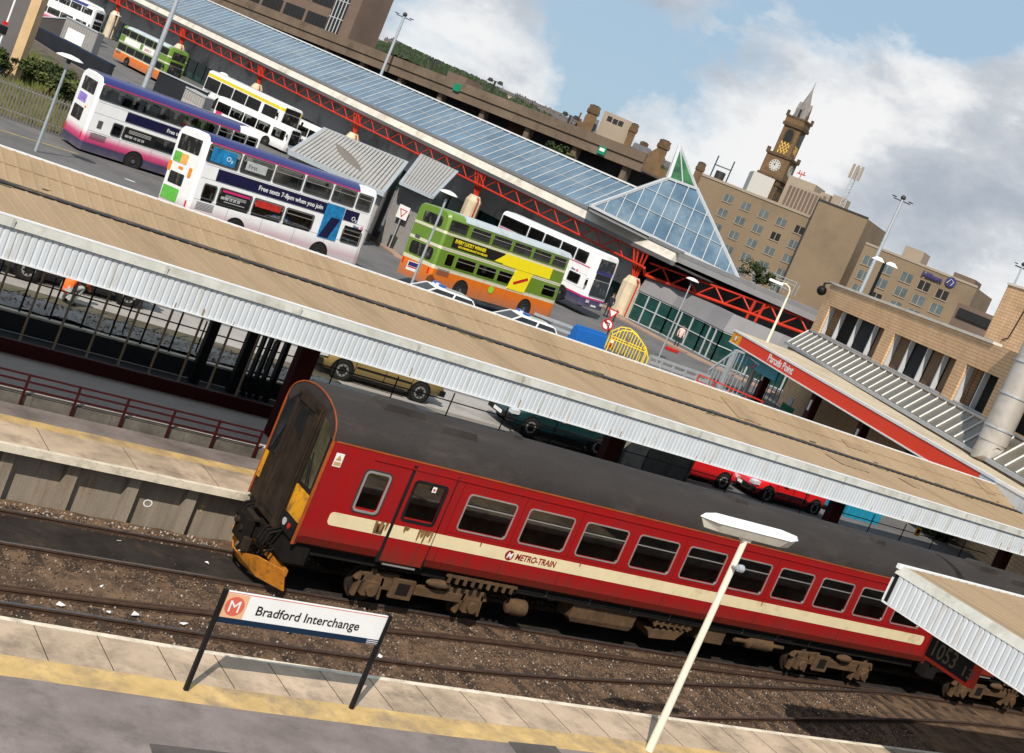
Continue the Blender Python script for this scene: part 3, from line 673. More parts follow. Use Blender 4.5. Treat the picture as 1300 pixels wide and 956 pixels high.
corr_roof('roof', CX0, CX1, [(25.06, 4.86), (28.26, 4.915)], 'roof_felt', .31, t)
corr_roof('roof', CX0, CX1, [(28.60, 4.915), (30.35, 5.37)], 'roof_felt', .31, t)
g = mb('gutter_dirt'); g.box(CX0, CX1, 28.405, 28.62, 4.83, 4.945); g.mat('black'); g.box(CX0, CX1, 28.19, 28.404, 4.85, 4.949); gut = g.build('valley_gutter', t)
g = mb('gutter_dirt')
for x, w in ((11.2, .5), (9.3, .35), (13.2, .3), (7.4, .6), (16, .3)): g.loft([[(x-w, 28.2, 4.942), (x+w, 28.25, 4.942), (x+w*.6, 28.42, 4.945), (x-w*.5, 28.42, 4.945)], [(x-w*.6, 28.25, 4.955), (x+w*.6, 28.28, 4.955), (x+w*.4, 28.4, 4.958), (x-w*.3, 28.4, 4.958)]])
g.build('gutter_debris', gut)
g = mb('flashing'); g.loft([[(x, 24.93, 4.70), (x, 25.1, 4.70), (x, 25.1, 4.875), (x, 24.99, 4.875)] for x in (CX0, CX1)]); g.mat('white_paint'); g.box(CX0, CX1, 24.985, 25.07, 4.876, 4.905)
g.mat('flashing')
for x in [CX0+3.05*i for i in range(34)]: g.box(x, x+.05, 24.915, 24.935, 4.705, 4.88)
g.build('edge_flashing', t)
mat('felt_patch', (.295,.205,.125), .9, var=.12, scale=2, dirt=(.2,.14,.09), dscale=2); mat('felt_pale', (.44,.33,.22), .9, var=.1, scale=2); mat('moss', (.14,.13,.06), .95, var=.4, scale=6)
zr_of = lambda y: 4.875+(y-25.06)*.0172 if y < 28.2 else 4.93+(y-28.6)*.26
for i in range(11):
    y0_ = rs.choice((25.2, 25.9, 26.7, 28.75, 29.3)); x = 4+rs.random()*52; w = rs.uniform(.3, 1.5); h = rs.uniform(.3, 1.2); y1_ = min(y0_+h, 28.1 if y0_ < 28 else 30.25)
    g = mb('felt_patch'); g.prism([(x, y0_, zr_of(y0_)), (x+w, y0_, zr_of(y0_)), (x+w+.05, y1_, zr_of(y1_)), (x+.05, y1_, zr_of(y1_))], (0, 0, .006)); g.build('roof_patch', t)
for y in (29.5,):
    g = mb('felt_patch'); g.box(CX0, CX1, y, y+.012, zr_of(y)-.01, zr_of(y)+.006); g.build('sheet_lap', t)
for i in range(60):
    x = 2+rs.random()*50; y = 28.62+rs.random()**2*.25 if rs.random() < .6 else 28.16-rs.random()**2*.2; r = rs.uniform(.04, .16); g = mb('moss'); g.prism([(x+math.cos(a)*r*rs.uniform(1, 2.4), y+math.sin(a)*r*.5, zr_of(y)-.004) for a in (0, 1, 2, 3, 4, 5)], (0, 0, .012)); g.build('moss_clump', gut)
g = mb('white_paint'); g.box(CX0, CX1, 30.33, 30.42, 5.25, 5.40); g.build('rear_gutter', t)
def corr_fascia(x0, x1, y, z0, z1, pitch, parent, name='fascia', m='fascia'):
    g = mb(m); n = int((x1-x0)/pitch); a = []; 
    for i in range(n):
        x = x0+i*pitch
        for dx, dy in ((0, .012), (.012, .0), (.03, -.009), (pitch-.03, -.009), (pitch-.012, 0), (pitch-.004, .012)): a.append([(x+dx, y+dy, z0), (x+dx, y+dy, z1)])
    g.loft(a, cap=False, closed=False); return g.build(name, parent)
corr_fascia(CX0, CX1, 24.99, 4.1, 4.698, .132, t)
g = mb('black'); g.box(CX0, CX1, 25.03, 25.05, 4.1, 4.66); g.build('fascia_backing', t)
g = mb('white_paint'); g.box(CX0, CX1, 24.95, 25.02, 4.075, 4.097); g.build('fascia_trim', t)
g = mb('dark_metal'); g.box(CX0, CX1, 25.2, 30.2, 4.62, 4.66)
for i in range(34): x = CX0+3.05*i; g.box(x, x+.1, 25.1, 30.2, 4.4, 4.62)
g.build('soffit', t)
for x in (4.7, 14.55, 24.6, 34.65, 44.5, 54.4, 64.3):
    g = mb('maroon'); g.box(x-.24, x+.24, 27.85, 28.15, .5, 4.62); g.build('column', t)
for i in range(40):
    g = mb('rust_brown'); x = CX0+1+rs.random()*90; w = rs.uniform(.01, .03); h = rs.uniform(.05, .22); g.box(x, x+w, 24.966, 24.972, 4.1, 4.1+h); g.build('rust_run', t)
# shelter screen
t = root('waiting_screen', 'open screen of thin brown posts on a dark maroon upstand behind the platform railing', 'screen', (10, 29.5, 1.1))
g = mb('maroon'); g.box(-12, 17.5, 29.45, 29.6, 1.1, 1.42); g.build('upstand', t)
pz = [AY(px, py, 29.5).x for px, py in ((24, 434), (66, 446), (107, 457), (148, 468), (187, 477))]
sp = (pz[-1]-pz[0])/4
for i in range(-5, 8):
    g = mb('post_tan'); x = pz[0]+sp*i
    if x > 16.6: continue
    g.box(x-.02, x+.02, 29.47, 29.53, 1.42, 4.62); g.build('post', t)
for px_, py_ in ((27, 388), (65, 399), (104, 411), (141, 421), (179, 432), (215, 443), (-12, 377), (-50, 366)):
    g = mb('black'); x = AY(px_, py_, 31.5).x; g.box(x-.02, x+.02, 31.48, 31.52, 1.6, 4.62); g.build('rear_post', t)
for px, py in ((262, 440), (309, 455), (324, 460), (333, 461), (341, 465), (352, 470), (369, 478)):
    x = AY(px, py, 31.0).x; w = .12 if px in (262, 309) else (.03 if px < 350 else .06)
    g = mb('black'); g.box(x-w, x+w, 30.9, 31.1, .6, 4.62)
    tag(g.build('canopy_post', loc=(x, 31, .6)), {262: 'thick black post under the canopy, left one of the thick pair', 309: 'thick black post under the canopy, right one of the thick pair', 324: 'thin black post just right of the thick pair, first of four', 333: 'thin black post behind the screen, second of four', 341: 'thin black post behind the screen, third of four', 352: 'slanting-looking black post nearest the train nose but one', 369: 'black post beside the maroon column above the train nose'}[px], 'post', 'black posts under the canopy')
g = mb('dado_floor'); g.box(-30, 90, 26.9, 31.4, .6, 1.1); struct(g.build('concourse_floor'))
g = mb('dark_floor'); g.box(-30, 17.5, 29.65, 31.3, 1.1, 1.106); struct(g.build('passage_floor'))
g = mb('stone_kerb')
for i in range(90): g.box(-20+.86*i, -19.15+.86*i, 26.72, 26.9, .6, 1.08+.012*math.sin(i*7))
tag(g.build('kerb_wall', loc=(0, 26.8, .6)), 'low dark stone wall under the maroon platform railing', 'wall')
g = mb('black'); g.box(-30, 90, 26.55, 26.72, .2, .55); struct(g.build('drain_channel'))
g = mb('dark_floor'); g.box(-30, 90, 31.4, 31.5, .2, 1.55); g.mat('coping'); g.box(-30, 90, 31.4, 31.62, 1.551, 1.6)
tag(g.build('retaining_wall', loc=(10, 31.5, .6)), 'low retaining wall edging the car park road behind the platform canopy', 'wall')
RZ = [AY(*q, 26.66).z for q in ((0, 486), (0, 476), (0, 467))]
t = root('platform_railing', 'maroon three-bar railing along the back of the far platform, ending at the train nose', 'railing', (8, 26.66, .9))
fx = [AY(px, py, 26.66).x for px, py in ((27, 507), (88, 522), (150, 538), (209, 552), (267, 567))]
sp = (fx[-1]-fx[0])/4
for i in range(-5, 6):
    x = fx[0]+sp*i; g = mb('maroon'); g.box(x-.02, x+.02, 26.63, 26.69, .6, RZ[2]+.02); g.build('post', t)
for z in RZ:
    g = mb('maroon'); g.box(fx[0]-sp*6, fx[0]+sp*5.02, 26.64, 26.68, z-.018, z+.018); g.build('rail', t)
t = root('road_railing', 'thin black railing along the edge of the road where the cars are parked', 'railing', (25, 32, 1.6))
for i in range(-9, 22):
    x = 19.6+2.02*i; g = mb('black'); g.tube((x, 31.95, 1.55), (x, 31.95, 2.55), .022, 6); g.build('post', t)
for z in (2.27,):
    g = mb('black'); g.tube((-10, 31.95, z), (62, 31.95, z), .02, 6); g.build('rail', t)
mat('stone_pale', (.5,.45,.38), .9, var=.2); g = mb('paving_light'); nx = 120
g._add([(-20+i*.35, 31.62+j*.24, 1.62+(.09*random.random() if j < 6 else 0)) for j in range(8) for i in range(nx)], [(j*nx+i, j*nx+i+1, (j+1)*nx+i+1, (j+1)*nx+i) for j in range(7) for i in range(nx-1)])
stuff(g.build('rubble_strip'))
g = MB()
for i in range(2600):
    x = rs.uniform(-2, 18); y = rs.uniform(31.65, 33.1); k = rs.random(); g.mat('stone_pale' if k < .5 else 'stone_b' if k < .85 else 'stone_a'); r = rs.uniform(.02, .06)
    a = rs.uniform(0, 6); q = [(x+math.cos(a+c*1.57)*r*rs.uniform(.6, 1.3), y+math.sin(a+c*1.57)*r*rs.uniform(.6, 1.3), 1.66) for c in range(4)]
    g._add(q+[(x, y, 1.66+r*1.2)], [(0,1,4),(1,2,4),(2,3,4),(3,0,4)])
stuff(g.build('rubble_stones'))
g = mb('paving_light'); g.box(-20, 62, 33.3, 36.4, 1.4, 1.63); struct(g.build('parking_pavement'))
g = mb('soil'); g.box(-20, 18.6, 33.1, 33.9, 1.4, 1.64); struct(g.build('road_verge'))
# ================================================================ cars
def paint(name, col):
    return mat(name, col, .28, var=.05, scale=1, coat=.8, spec=.5)
paint('gold_paint', (.27,.19,.07)); paint('green_paint', (.003,.026,.028)); paint('red_paint', (.62,.012,.016)); paint('black_paint', (.02,.02,.022)); paint('police_white', (.8,.8,.8))
def make_car_body(t, body, L=4.5, Wd=1.72, H=1.42, hatch=False, police=False, wheelcol='steel_rim', trim='black'):
    m = mb(body)
    secs = [(0, .34, .56, .22), (.06, .28, .66, .1), (.35, .22, .76, .02), (.7, .2, .84, 0), (1.25, .2, .93, 0), (2.2, .2, .96, 0), (3.4, .2, .98, 0), (L-.7, .2, (.98 if not hatch else 1.0), 0), (L-.18, .26, .94, .05), (L-.02, .32, .8, .14)]
    rings = []
    for x, z0, z1, ins in secs:
        h = []
        for y, z in ((ins+.12, z0), (ins+.02, z0+.12), (ins, (z0+z1)/2), (ins+.03, z1-.1), (ins+.13, z1)): h.append((x, y, z))
        h += [(x, Wd-y, z) for _, y, z in reversed(h)]
        rings.append(h)
    m.loft(rings); b = m.build('body', t, smooth=True)
    xb0, xb1 = 1.15, (L-.12 if hatch else L-.72); xt0, xt1 = 1.95, (L-.55 if hatch else L-1.35)
    lo = [(xb0, .1, .93), (xb1, .1, .96), (xb1, Wd-.1, .96), (xb0, Wd-.1, .93)]; hi = [(xt0, .27, H-.05), (xt1, .27, H-.05), (xt1, Wd-.27, H-.05), (xt0, Wd-.27, H-.05)]
    m = mb('glass_dark'); m.loft([lo, hi]); m.build('windows', t)
    m = mb(body); m.loft([[(xt0-.04, .25, H-.06), (xt1+.05, .25, H-.06), (xt1+.05, Wd-.25, H-.06), (xt0-.04, Wd-.25, H-.06)], [(xt0+.12, .34, H), (xt1-.1, .34, H), (xt1-.1, Wd-.34, H), (xt0+.12, Wd-.34, H)]])
    for y, yt in ((.09, .25), (Wd-.09, Wd-.25)):
        for xa, xc in ((xb0, xt0), ((xb0+xb1)/2+.05, (xt0+xt1)/2+.05), (xb1, xt1)): m.bar((xa, y, .93), (xc, yt, H-.04), .07, .05)
    m.build('roof', t, smooth=False)
    wx = (.82, L-.88 if not hatch else L-.68)
    for x in wx:
        for y, s_ in ((0, 1), (Wd, -1)):
            m = mb('black'); m.lathe([(0, -.012*s_), (.375, -.012*s_), (.375, .06*s_), (0, .06*s_)], (x, y, .32), 20, 'y'); a = m.build('wheel_arch', t)
            m = mb('tyre'); m.lathe([(.18, -.03*s_), (.3, -.03*s_), (.315, .0), (.315, .12*s_), (.1, .12*s_)], (x, y, .315), 20, 'y'); w = m.build('wheel', t, smooth=True)
            m = mb(wheelcol); m.lathe([(0, -.02*s_), (.19, -.035*s_), (.2, -.02*s_), (.2, 0)], (x, y, .315), 20, 'y')
            m.mat('black')
            for k in range(8):
                an = k*math.pi/4+.2; m.prism([(x+math.cos(an+e)*r_, y-.045*s_, .315+math.sin(an+e)*r_) for r_, e in ((.08, -.12), (.165, -.13), (.165, .13), (.08, .12))], (0, .006*s_, 0))
            m.build('rim', w)
    for y in (.2, Wd-.2): m = mb('headlight'); m.loft([[(.0, y-.12, .56), (.0, y+.12, .56), (.0, y+.12, .68), (.0, y-.12, .68)], [(.22, y-(.21 if y < 1 else .1), .6), (.22, y+(.1 if y < 1 else .21), .6), (.22, y+(.1 if y < 1 else .21), .74), (.22, y-(.21 if y < 1 else .1), .74)]]); m.build('headlight', t)
    for y in (.16, Wd-.3): m = mb('red_lamp'); m.box(L-.09, L-.005, y, y+.14, .66, .86); m.build('tail_light', t)
    m = mb(trim); m.loft([[(-.04, .2, .32), (-.04, Wd-.2, .32), (-.04, Wd-.2, .5), (-.04, .2, .5)], [(.14, .02, .32), (.14, Wd-.02, .32), (.14, Wd-.02, .5), (.14, .02, .5)]]); m.build('bumper', t); m = mb(trim); m.box(L-.15, L+.04, .04, Wd-.04, .36, .54); m.build('bumper', t)
    m = mb('black'); m.box(1.25, L-1.25, -.012, .02, .5, .55); m.box(1.2, 1.215, -.006, .02, .28, .92); m.box((L)/2+.02, (L)/2+.035, -.006, .02, .28, .92); m.box(L-1.25, L-1.235, -.006, .02, .35, .92); m.box(1.2, L-1.4, .0, .03, .16, .25)
    m.build('side_trim', t)
    m = mb(body); m.box(1.45, 1.62, -.14, .02, .93, 1.06); m.build('mirror', t)
    m = mb('alu'); m.box(L/2-.35, L/2-.2, -.014, .01, .76, .79); m.build('door_handle', t); m = mb('alu'); m.box(L-1.4-.1, L-1.25-.02, -.014, .01, .78, .81); m.build('door_handle', t)
    m = mb('white'); m.box(-.055, -.041, Wd/2-.26, Wd/2+.26, .36, .47); m.build('number_plate', t)
    return t
def car_at(label, cat, wf, wr, z, body, name='parked_car', L=4.5, group='cars beside the station', **k):
    a, b = AZ(*wf, z), AZ(*wr, z); d = (b-a); d.z = 0; d.normalize()
    wb = (L-.68 if k.get('hatch') else L-.88)-.82
    o = (a+b)/2 - d*(.82+wb/2); o.z = z
    mx = frame(o, d); t = root(name, label, cat, group=group, mx=mx)
    return make_car_body(t, body, L=L, **k)
car_at('gold saloon car parked under the corrugated canopy edge, headlights to the left', 'car', (432, 483), (525, 509.5), 1.63, 'gold_paint', L=4.45, H=1.4)
car_at('dark green saloon car parked behind the train, right of the gold car', 'car', (669, 554), (753, 578.5), 1.63, 'green_paint', L=4.5)
car_at('bright red car with a white number plate, in front of the other red car', 'car', (968, 638), (1030, 655), 1.63, 'red_paint', L=4.2, hatch=True)
p = AZ(912, 621, 1.63); t = root('parked_car', 'red car seen from behind the grey cabinets, only its tail end and one wheel showing', 'car', group='cars beside the station', mx=frame((p.x+.85, p.y+1.7, 1.63), (-1, 0, 0)))
make_car_body(t, 'red_paint', L=4.0, hatch=True)
car_at('black car at the far left behind the screen posts, beside the worker in orange', 'car', (40, 358), (151, 387), 1.63, 'black_paint', L=4.6)
# cabinets, skip, small sign, blue and yellow things below the fascia
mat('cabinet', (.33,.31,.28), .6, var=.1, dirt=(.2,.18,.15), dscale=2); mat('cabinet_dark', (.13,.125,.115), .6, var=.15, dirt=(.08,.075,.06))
def cab(x0, x1, y, z0, z1, m, label, n):
    y = y+.2
    t = root('utility_cabinet', label, 'cabinet', ((x0+x1)/2, y+.3, z0), 'cabinets by the road')
    g = mb(m); g.box(x0, x1, y, y+.7, z0, z1); g.build('housing', t, bevel=.01)
    for i in range(n):
        w = (x1-x0)/n; g = mb(m); g.box(x0+w*i+.03, x0+w*(i+1)-.03, y-.02, y-.001, z0+.1, z1-.08); d = g.build('door', t)
        g = mb('black'); g.lathe([(0, 0), (.07, 0), (.07, -.03), (0, -.03)], (x0+w*(i+.8), y-.022, z1-.45), 10, 'y'); g.build('handle', d)
    return t
xa = AY(792, 580, 32.5).x
cab(xa+.1, xa+1.0, 32.3, 1.6, 3.2, 'cabinet', 'pale grey utility cabinet right of the black canopy column', 1)
xb = AY(813, 590, 32.5).x
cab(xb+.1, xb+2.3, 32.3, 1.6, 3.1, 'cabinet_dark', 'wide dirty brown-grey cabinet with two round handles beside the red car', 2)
g = mb('black'); x = AY(779, 573, 32.6).x; g.box(x-.35, x+.35, 32.6, 33.0, 1.6, 3.3); g.mat('white_paint'); g.box(x-.42, x-.36, 32.55, 32.65, 1.6, 3.3)
tag(g.build('service_cupboard', loc=(x, 32.2, 1.6)), 'black open cupboard between the green car and the pale cabinet', 'cupboard')
mat('skip_blue', (.02,.27,.42), .5, var=.08)
p = AY(1100, 655, 35); t = root('blue_skip', 'bright blue skip behind the thin railing, left of the yellow sign', 'skip', (p.x, 36, 1.6))
g = mb('skip_blue'); x0 = AY(1072, 650, 33.7).x; x1 = AY(1116, 672, 33.7).x
g.loft([[(x0+.3, 33.8, 1.62), (x1-.3, 33.8, 1.62), (x1-.3, 35.7, 1.62), (x0+.3, 35.7, 1.62)], [(x0-.1, 33.7, 3.1), (x1+.1, 33.7, 3.1), (x1+.1, 35.9, 3.1), (x0-.1, 35.9, 3.1)]]); g.build('body', t)
g = mb('skip_blue')
for k in range(5): x = x0+(x1-x0)*(k+.5)/5; g.loft([[(x-.04, 33.72, 1.7), (x+.04, 33.72, 1.7), (x+.04, 33.82, 1.7), (x-.04, 33.82, 1.7)], [(x-.04, 33.63, 3.1), (x+.04, 33.63, 3.1), (x+.04, 33.72, 3.1), (x-.04, 33.72, 3.1)]])
g.build('rib', t)
p = AY(1165, 675, 31.9); t = root('yellow_notice', 'small yellow warning notice on the black railing under the fascia', 'sign', (p.x, 31.9, p.z))
g = mb(mat('sign_yellow', (.85,.45,.01), .4, var=.03)); g.box(p.x-.16, p.x+.16, 31.88, 31.9, p.z-.17, p.z+.17); g.build('panel', t)
g = mb('black'); g.lathe([(.05, 0), (.09, 0), (.09, -.004), (.05, -.004)], (p.x, 31.876, p.z+.02), 16, 'y'); g.build('symbol', t)
# hedge and wall by the right-hand road
mat('leaf_dark', (.022,.035,.012), .8, var=.5, scale=5); mat('leaf_mid', (.050,.066,.02), .8, var=.4, scale=5); mat('leaf_light', (.105,.12,.035), .8, var=.4, scale=5); mat('bark', (.07,.05,.035), .9, var=.3)
def leaf_cloud(g, c, rad, n, size, seed=0, mats=('leaf_dark', 'leaf_mid', 'leaf_light')):
    rr_ = random.Random(seed); c = Vector(c); clumps = [(Vector((rr_.uniform(-1, 1)*rad[0], rr_.uniform(-1, 1)*rad[1], rr_.uniform(-.9, 1)*rad[2]))*.75, rr_.uniform(.25, .5), rr_.choice(mats)) for _ in range(max(5, n//90))]
    for i in range(n):
        cc, rr2, mm = rr_.choice(clumps); g.mat(mm if rr_.random() < .7 else rr_.choice(mats))
        d = Vector((rr_.gauss(0, 1), rr_.gauss(0, 1), rr_.gauss(0, 1))).normalized()*(rr_.random()**.4)*rr2
        p = c + cc + Vector((d.x*rad[0], d.y*rad[1], d.z*rad[2])); a = Vector((rr_.gauss(0, 1), rr_.gauss(0, 1), rr_.gauss(0, 1))).normalized()*size*rr_.uniform(.5, 1.3); b = a.orthogonal().normalized()*size*rr_.uniform(.4, .8)
        g._add([p-a-b*.2, p-b, p+a, p+b], [(0, 1, 2, 3)])
p = AZ(1190, 690, 1.6); t = root('roadside_shrub', 'dark shrub in shade under the fascia beside the yellow notice', 'shrub', (p.x, p.y, 1.6))
g = MB(); leaf_cloud(g, (p.x+.3, p.y, 2.4), (1.2, .7, .9), 900, .12, 5, ('leaf_dark', 'leaf_mid')); g.build('foliage', t)
g = mb('bark')
for k in range(4): g.tube((p.x+.1*k, p.y, 1.6), (p.x-.4+.4*k, p.y, 2.4), .03)
g.build('stem', t)
a, b = AZ(1203, 694, 1.75), AZ(1300, 733, 1.75); g = mb('coping'); g.bar(a, b+(b-a), .3, .35)
tag(g.build('roadside_wall', loc=a), 'low pale coping wall curving under the canopy at the right edge', 'wall')
# people
def person(label, loc, yaw, pose='stand', top='cloth_dark', legs='cloth_dark', s=1.0, jacket=None):
    import bmesh
    J = {'pel': (0, 0, .95), 'ab': (0, .01, 1.1), 'ch': (0, 0, 1.35), 'nk': (0, 0, 1.5), 'hb': (0, .01, 1.58), 'hd': (0, .03, 1.68), 'ht': (0, .02, 1.76),
         'shl': (-.19, 0, 1.42), 'ell': (-.25, -.02, 1.14), 'wrl': (-.24, .1, .9), 'hal': (-.23, .14, .82), 'shr': (.19, 0, 1.42), 'elr': (.25, -.02, 1.14), 'wrr': (.24, .1, .9), 'har': (.23, .14, .82),
         'hil': (-.1, 0, .9), 'knl': (-.11, .04, .5), 'anl': (-.11, 0, .09), 'tol': (-.12, .17, .04), 'hir': (.1, 0, .9), 'knr': (.11, .02, .5), 'anr': (.12, -.04, .09), 'tor': (.13, .13, .04)}
    if pose == 'crouch':
        J.update({'pel': (0, -.2, .38), 'ab': (0, -.12, .52), 'ch': (0, .05, .76), 'nk': (0, .14, .9), 'hb': (0, .18, .96), 'hd': (0, .23, 1.04), 'ht': (0, .23, 1.13), 'shl': (-.19, .08, .82), 'ell': (-.24, .22, .6), 'wrl': (-.16, .4, .45), 'hal': (-.13, .48, .4), 'shr': (.19, .08, .82), 'elr': (.24, .22, .6), 'wrr': (.16, .4, .45), 'har': (.13, .48, .4),
                  'hil': (-.11, -.18, .36), 'knl': (-.16, .2, .5), 'anl': (-.13, .0, .09), 'tol': (-.14, .17, .04), 'hir': (.11, -.18, .36), 'knr': (.16, .22, .5), 'anr': (.13, .02, .09), 'tor': (.14, .19, .04)})
    Rr = {'pel': .14, 'ab': .13, 'ch': .15, 'nk': .055, 'hb': .07, 'hd': .1, 'ht': .07, 'sh': .065, 'el': .045, 'wr': .032, 'ha': .035, 'hi': .095, 'kn': .06, 'an': .042, 'to': .035}
    E_ = [('pel', 'ab'), ('ab', 'ch'), ('ch', 'nk'), ('nk', 'hb'), ('hb', 'hd'), ('hd', 'ht'), ('ch', 'shl'), ('shl', 'ell'), ('ell', 'wrl'), ('wrl', 'hal'), ('ch', 'shr'), ('shr', 'elr'), ('elr', 'wrr'), ('wrr', 'har'), ('pel', 'hil'), ('hil', 'knl'), ('knl', 'anl'), ('anl', 'tol'), ('pel', 'hir'), ('hir', 'knr'), ('knr', 'anr'), ('anr', 'tor')]
    ks = list(J); me = bpy.data.meshes.new('b'); me.from_pydata([J[k] for k in ks], [(ks.index(a), ks.index(b)) for a, b in E_], []); o = bpy.data.objects.new('b', me); COL.objects.link(o)
    sk = o.modifiers.new('s', 'SKIN'); su = o.modifiers.new('u', 'SUBSURF'); su.levels = 1; su.render_levels = 1
    for i, k in enumerate(ks):
        r_ = Rr.get(k, Rr.get(k[:2])); v = me.skin_vertices[0].data[i]; v.radius = (r_*(1.25 if k in ('ch', 'pel', 'ab') else 1), r_*(.8 if k in ('ch', 'ab') else 1)); v.use_root = (k == 'pel')
    dg = bpy.context.evaluated_depsgraph_get(); nm = bpy.data.meshes.new_from_object(o.evaluated_get(dg)); bpy.data.objects.remove(o); bpy.data.meshes.remove(me)
    nm.materials.clear()
    for x in (top, legs, 'skin', 'black'): nm.materials.append(MATS[x])
    for f in nm.polygons:
        c = Vector(f.center); best = min(E_, key=lambda e: (c-(Vector(J[e[0]])+Vector(J[e[1]]))/2).length + .0); 
        def dist(e):
            a, b = Vector(J[e[0]]), Vector(J[e[1]]); t_ = max(0, min(1, (c-a).dot(b-a)/(b-a).length_squared)); return (c-(a+(b-a)*t_)).length/Rr.get(e[1], Rr.get(e[1][:2]))
        e = min(E_, key=dist); k = e[1][:2]
        f.material_index = 2 if k in ('nk', 'hb', 'hd', 'ht', 'ha') else 1 if k in ('hi', 'kn', 'an') else 3 if k == 'to' else 0
        f.use_smooth = True
    mx = Matrix.Translation(Vector(loc)) @ Matrix.Rotation(yaw, 4, 'Z') @ Matrix.Scale(s, 4)
    t = bpy.data.objects.new('person', nm); COL.objects.link(t); t.matrix_world = mx; tag(t, label, 'person')
    h = Vector(J['hd'])
    m = mb('hair'); m.ball(h+Vector((0, -.025, .03)), .108, 8, (1, 1, .95)); m.build('hair', t, smooth=True)
    m = mb('skin'); m.ball(h+Vector((0, .1, -.01)), .02, 5, (.8, 1, 1.2)); 
    for s_ in (-1, 1): m.ball(h+Vector((s_*.098, 0, -.01)), .025, 5, (.4, .8, 1.1))
    m.build('face_features', t)
    m = mb('black')
    for s_ in (-1, 1): m.ball(h+Vector((s_*.035, .088, .02)), .011, 5)
    m.build('eyes', t)
    return t
p = AZ(84, 391, 1.62)
pw = person('person crouching in an orange high-visibility jacket behind the screen posts', (p.x+.05, p.y+.35, 1.64), R(-60), 'crouch', 'hivis', 'grey_cloth', 1.12)
# ================================================================ near platform things
t = root('station_sign', 'white station name board with a red M roundel on two black posts', 'sign', (9.3, 15.5, .9))
SY = 15.5; a, b = AY(288.4, 746.9, SY), AY(491.8, 785, SY); c_, d_ = AY(277, 788, SY), AY(477.7, 820.4, SY)
x0, x1 = (a.x+c_.x)/2, (b.x+d_.x)/2; z1 = (a.z+b.z)/2; z0 = (c_.z+d_.z)/2
g = mb('white'); g.box(x0, x1, SY, SY+.03, z0, z1); pn = g.build('name_board', t)
mat('navy', (.008,.022,.05), .5, var=.05); mat('logo_pink', (.62,.13,.09), .5, var=.03); mat('logo_tan', (.72,.42,.24), .5, var=.03)
g = mb('navy'); zb = z0+.085; g.box(x0, x1-.2, SY-.004, SY+.0, z0, zb); 
for k in range(3): g.box(x1-.2, x1, SY-.004, SY, z0+.008+k*.03, z0+.022+k*.03)
g.build('navy_band', pn)
g = mb('logo_tan'); g.box(x0, x0+.36, SY-.003, SY, zb+.001, z1-.03); lg = g.build('logo_panel', pn)
g = mb('logo_pink'); rz = (zb+z1-.03)/2; g.lathe([(0, 0), (.145, 0), (.145, -.003), (0, -.003)], (x0+.18, SY-.0035, rz), 32, 'y'); g.build('roundel', lg)
text('M', .25, 'white', lg, tmx((x0+.18, SY-.008, rz-.088), (1, 0, 0), (0, 0, 1)), align='CENTER', bold=.0, depth=.001)
text('Bradford Interchange', .20, 'black', pn, tmx((x0+.52, SY-.004, zb+.10), (1, 0, 0), (0, 0, 1)), depth=.001, sx=(x1-x0-.72)/1.93, bold=.002)
g = mb('logo_pink'); g.box(x0, x1, SY-.002, SY+.032, z1-.022, z1-.012); g.build('edge_line', pn)
for x, lab in ((x0-.03, 0), (x1+.03, 1)):
    g = mb('black'); g.box(x-.03, x+.03, SY-.02, SY+.04, .9, z1+.02); g.build('post', t)
# platform lamp
LY = 15.2; top = AY(943, 692, LY); t = root('platform_lamp', 'cream platform lamp post carrying a long white boat-shaped light in front of the train', 'lamp', (top.x, LY, .9))
mat('lamp_cream', (.80,.74,.60), .45, var=.04); mat('diffuser', (.62,.57,.47), .4, var=.1, dirt=(.42,.37,.28), dscale=3)
g = mb('lamp_cream'); g.tube((top.x, LY, .9), (top.x, LY, top.z+.12), .075, 14, .055); g.build('pole', t, smooth=True)
a, b = AY(890, 652, LY), AY(1015, 685, LY); xm = (a.x+b.x)/2; hl = (b.x-a.x)/2; zz = (a.z+b.z)/2-.04
g = mb('white'); g.loft([[(xm-hl*k, LY-w, zz+h) for k, w, h in ((1, 0, 0), (.72, .17, 0), (-.72, .17, 0), (-1, 0, 0), (-.72, -.17, 0), (.72, -.17, 0))], [(xm-hl*k, LY-w, zz+h) for k, w, h in ((.93, 0, .08), (.66, .1, .1), (-.66, .1, .1), (-.93, 0, .08), (-.66, -.1, .1), (.66, -.1, .1))]]); g.build('lamp_top', t, bevel=.008)
g = mb('diffuser'); g.loft([[(xm-hl*k*.97, LY-w, zz-.005) for k, w in ((1, 0), (.7, .155), (-.7, .155), (-1, 0), (-.7, -.155), (.7, -.155))], [(xm-hl*k*.85, LY-w, zz-.17) for k, w in ((1, 0), (.7, .09), (-.7, .09), (-1, 0), (-.7, -.09), (.7, -.09))]]); g.build('diffuser', t, bevel=.008)
g = mb('lamp_cream'); g.box(top.x-.1, top.x+.1, LY-.05, LY+.05, top.z+.08, zz-.16); g.build('bracket', t)
g = mb('galv'); g.lathe([(.0, .0), (.06, 0), (.07, .12), (0, .12)], (top.x-.02, LY-.12, top.z-.38), 10, 'x'); g.box(top.x-.08, top.x+.02, LY-.14, LY-.04, top.z-.4, top.z-.37); g.build('camera', t)
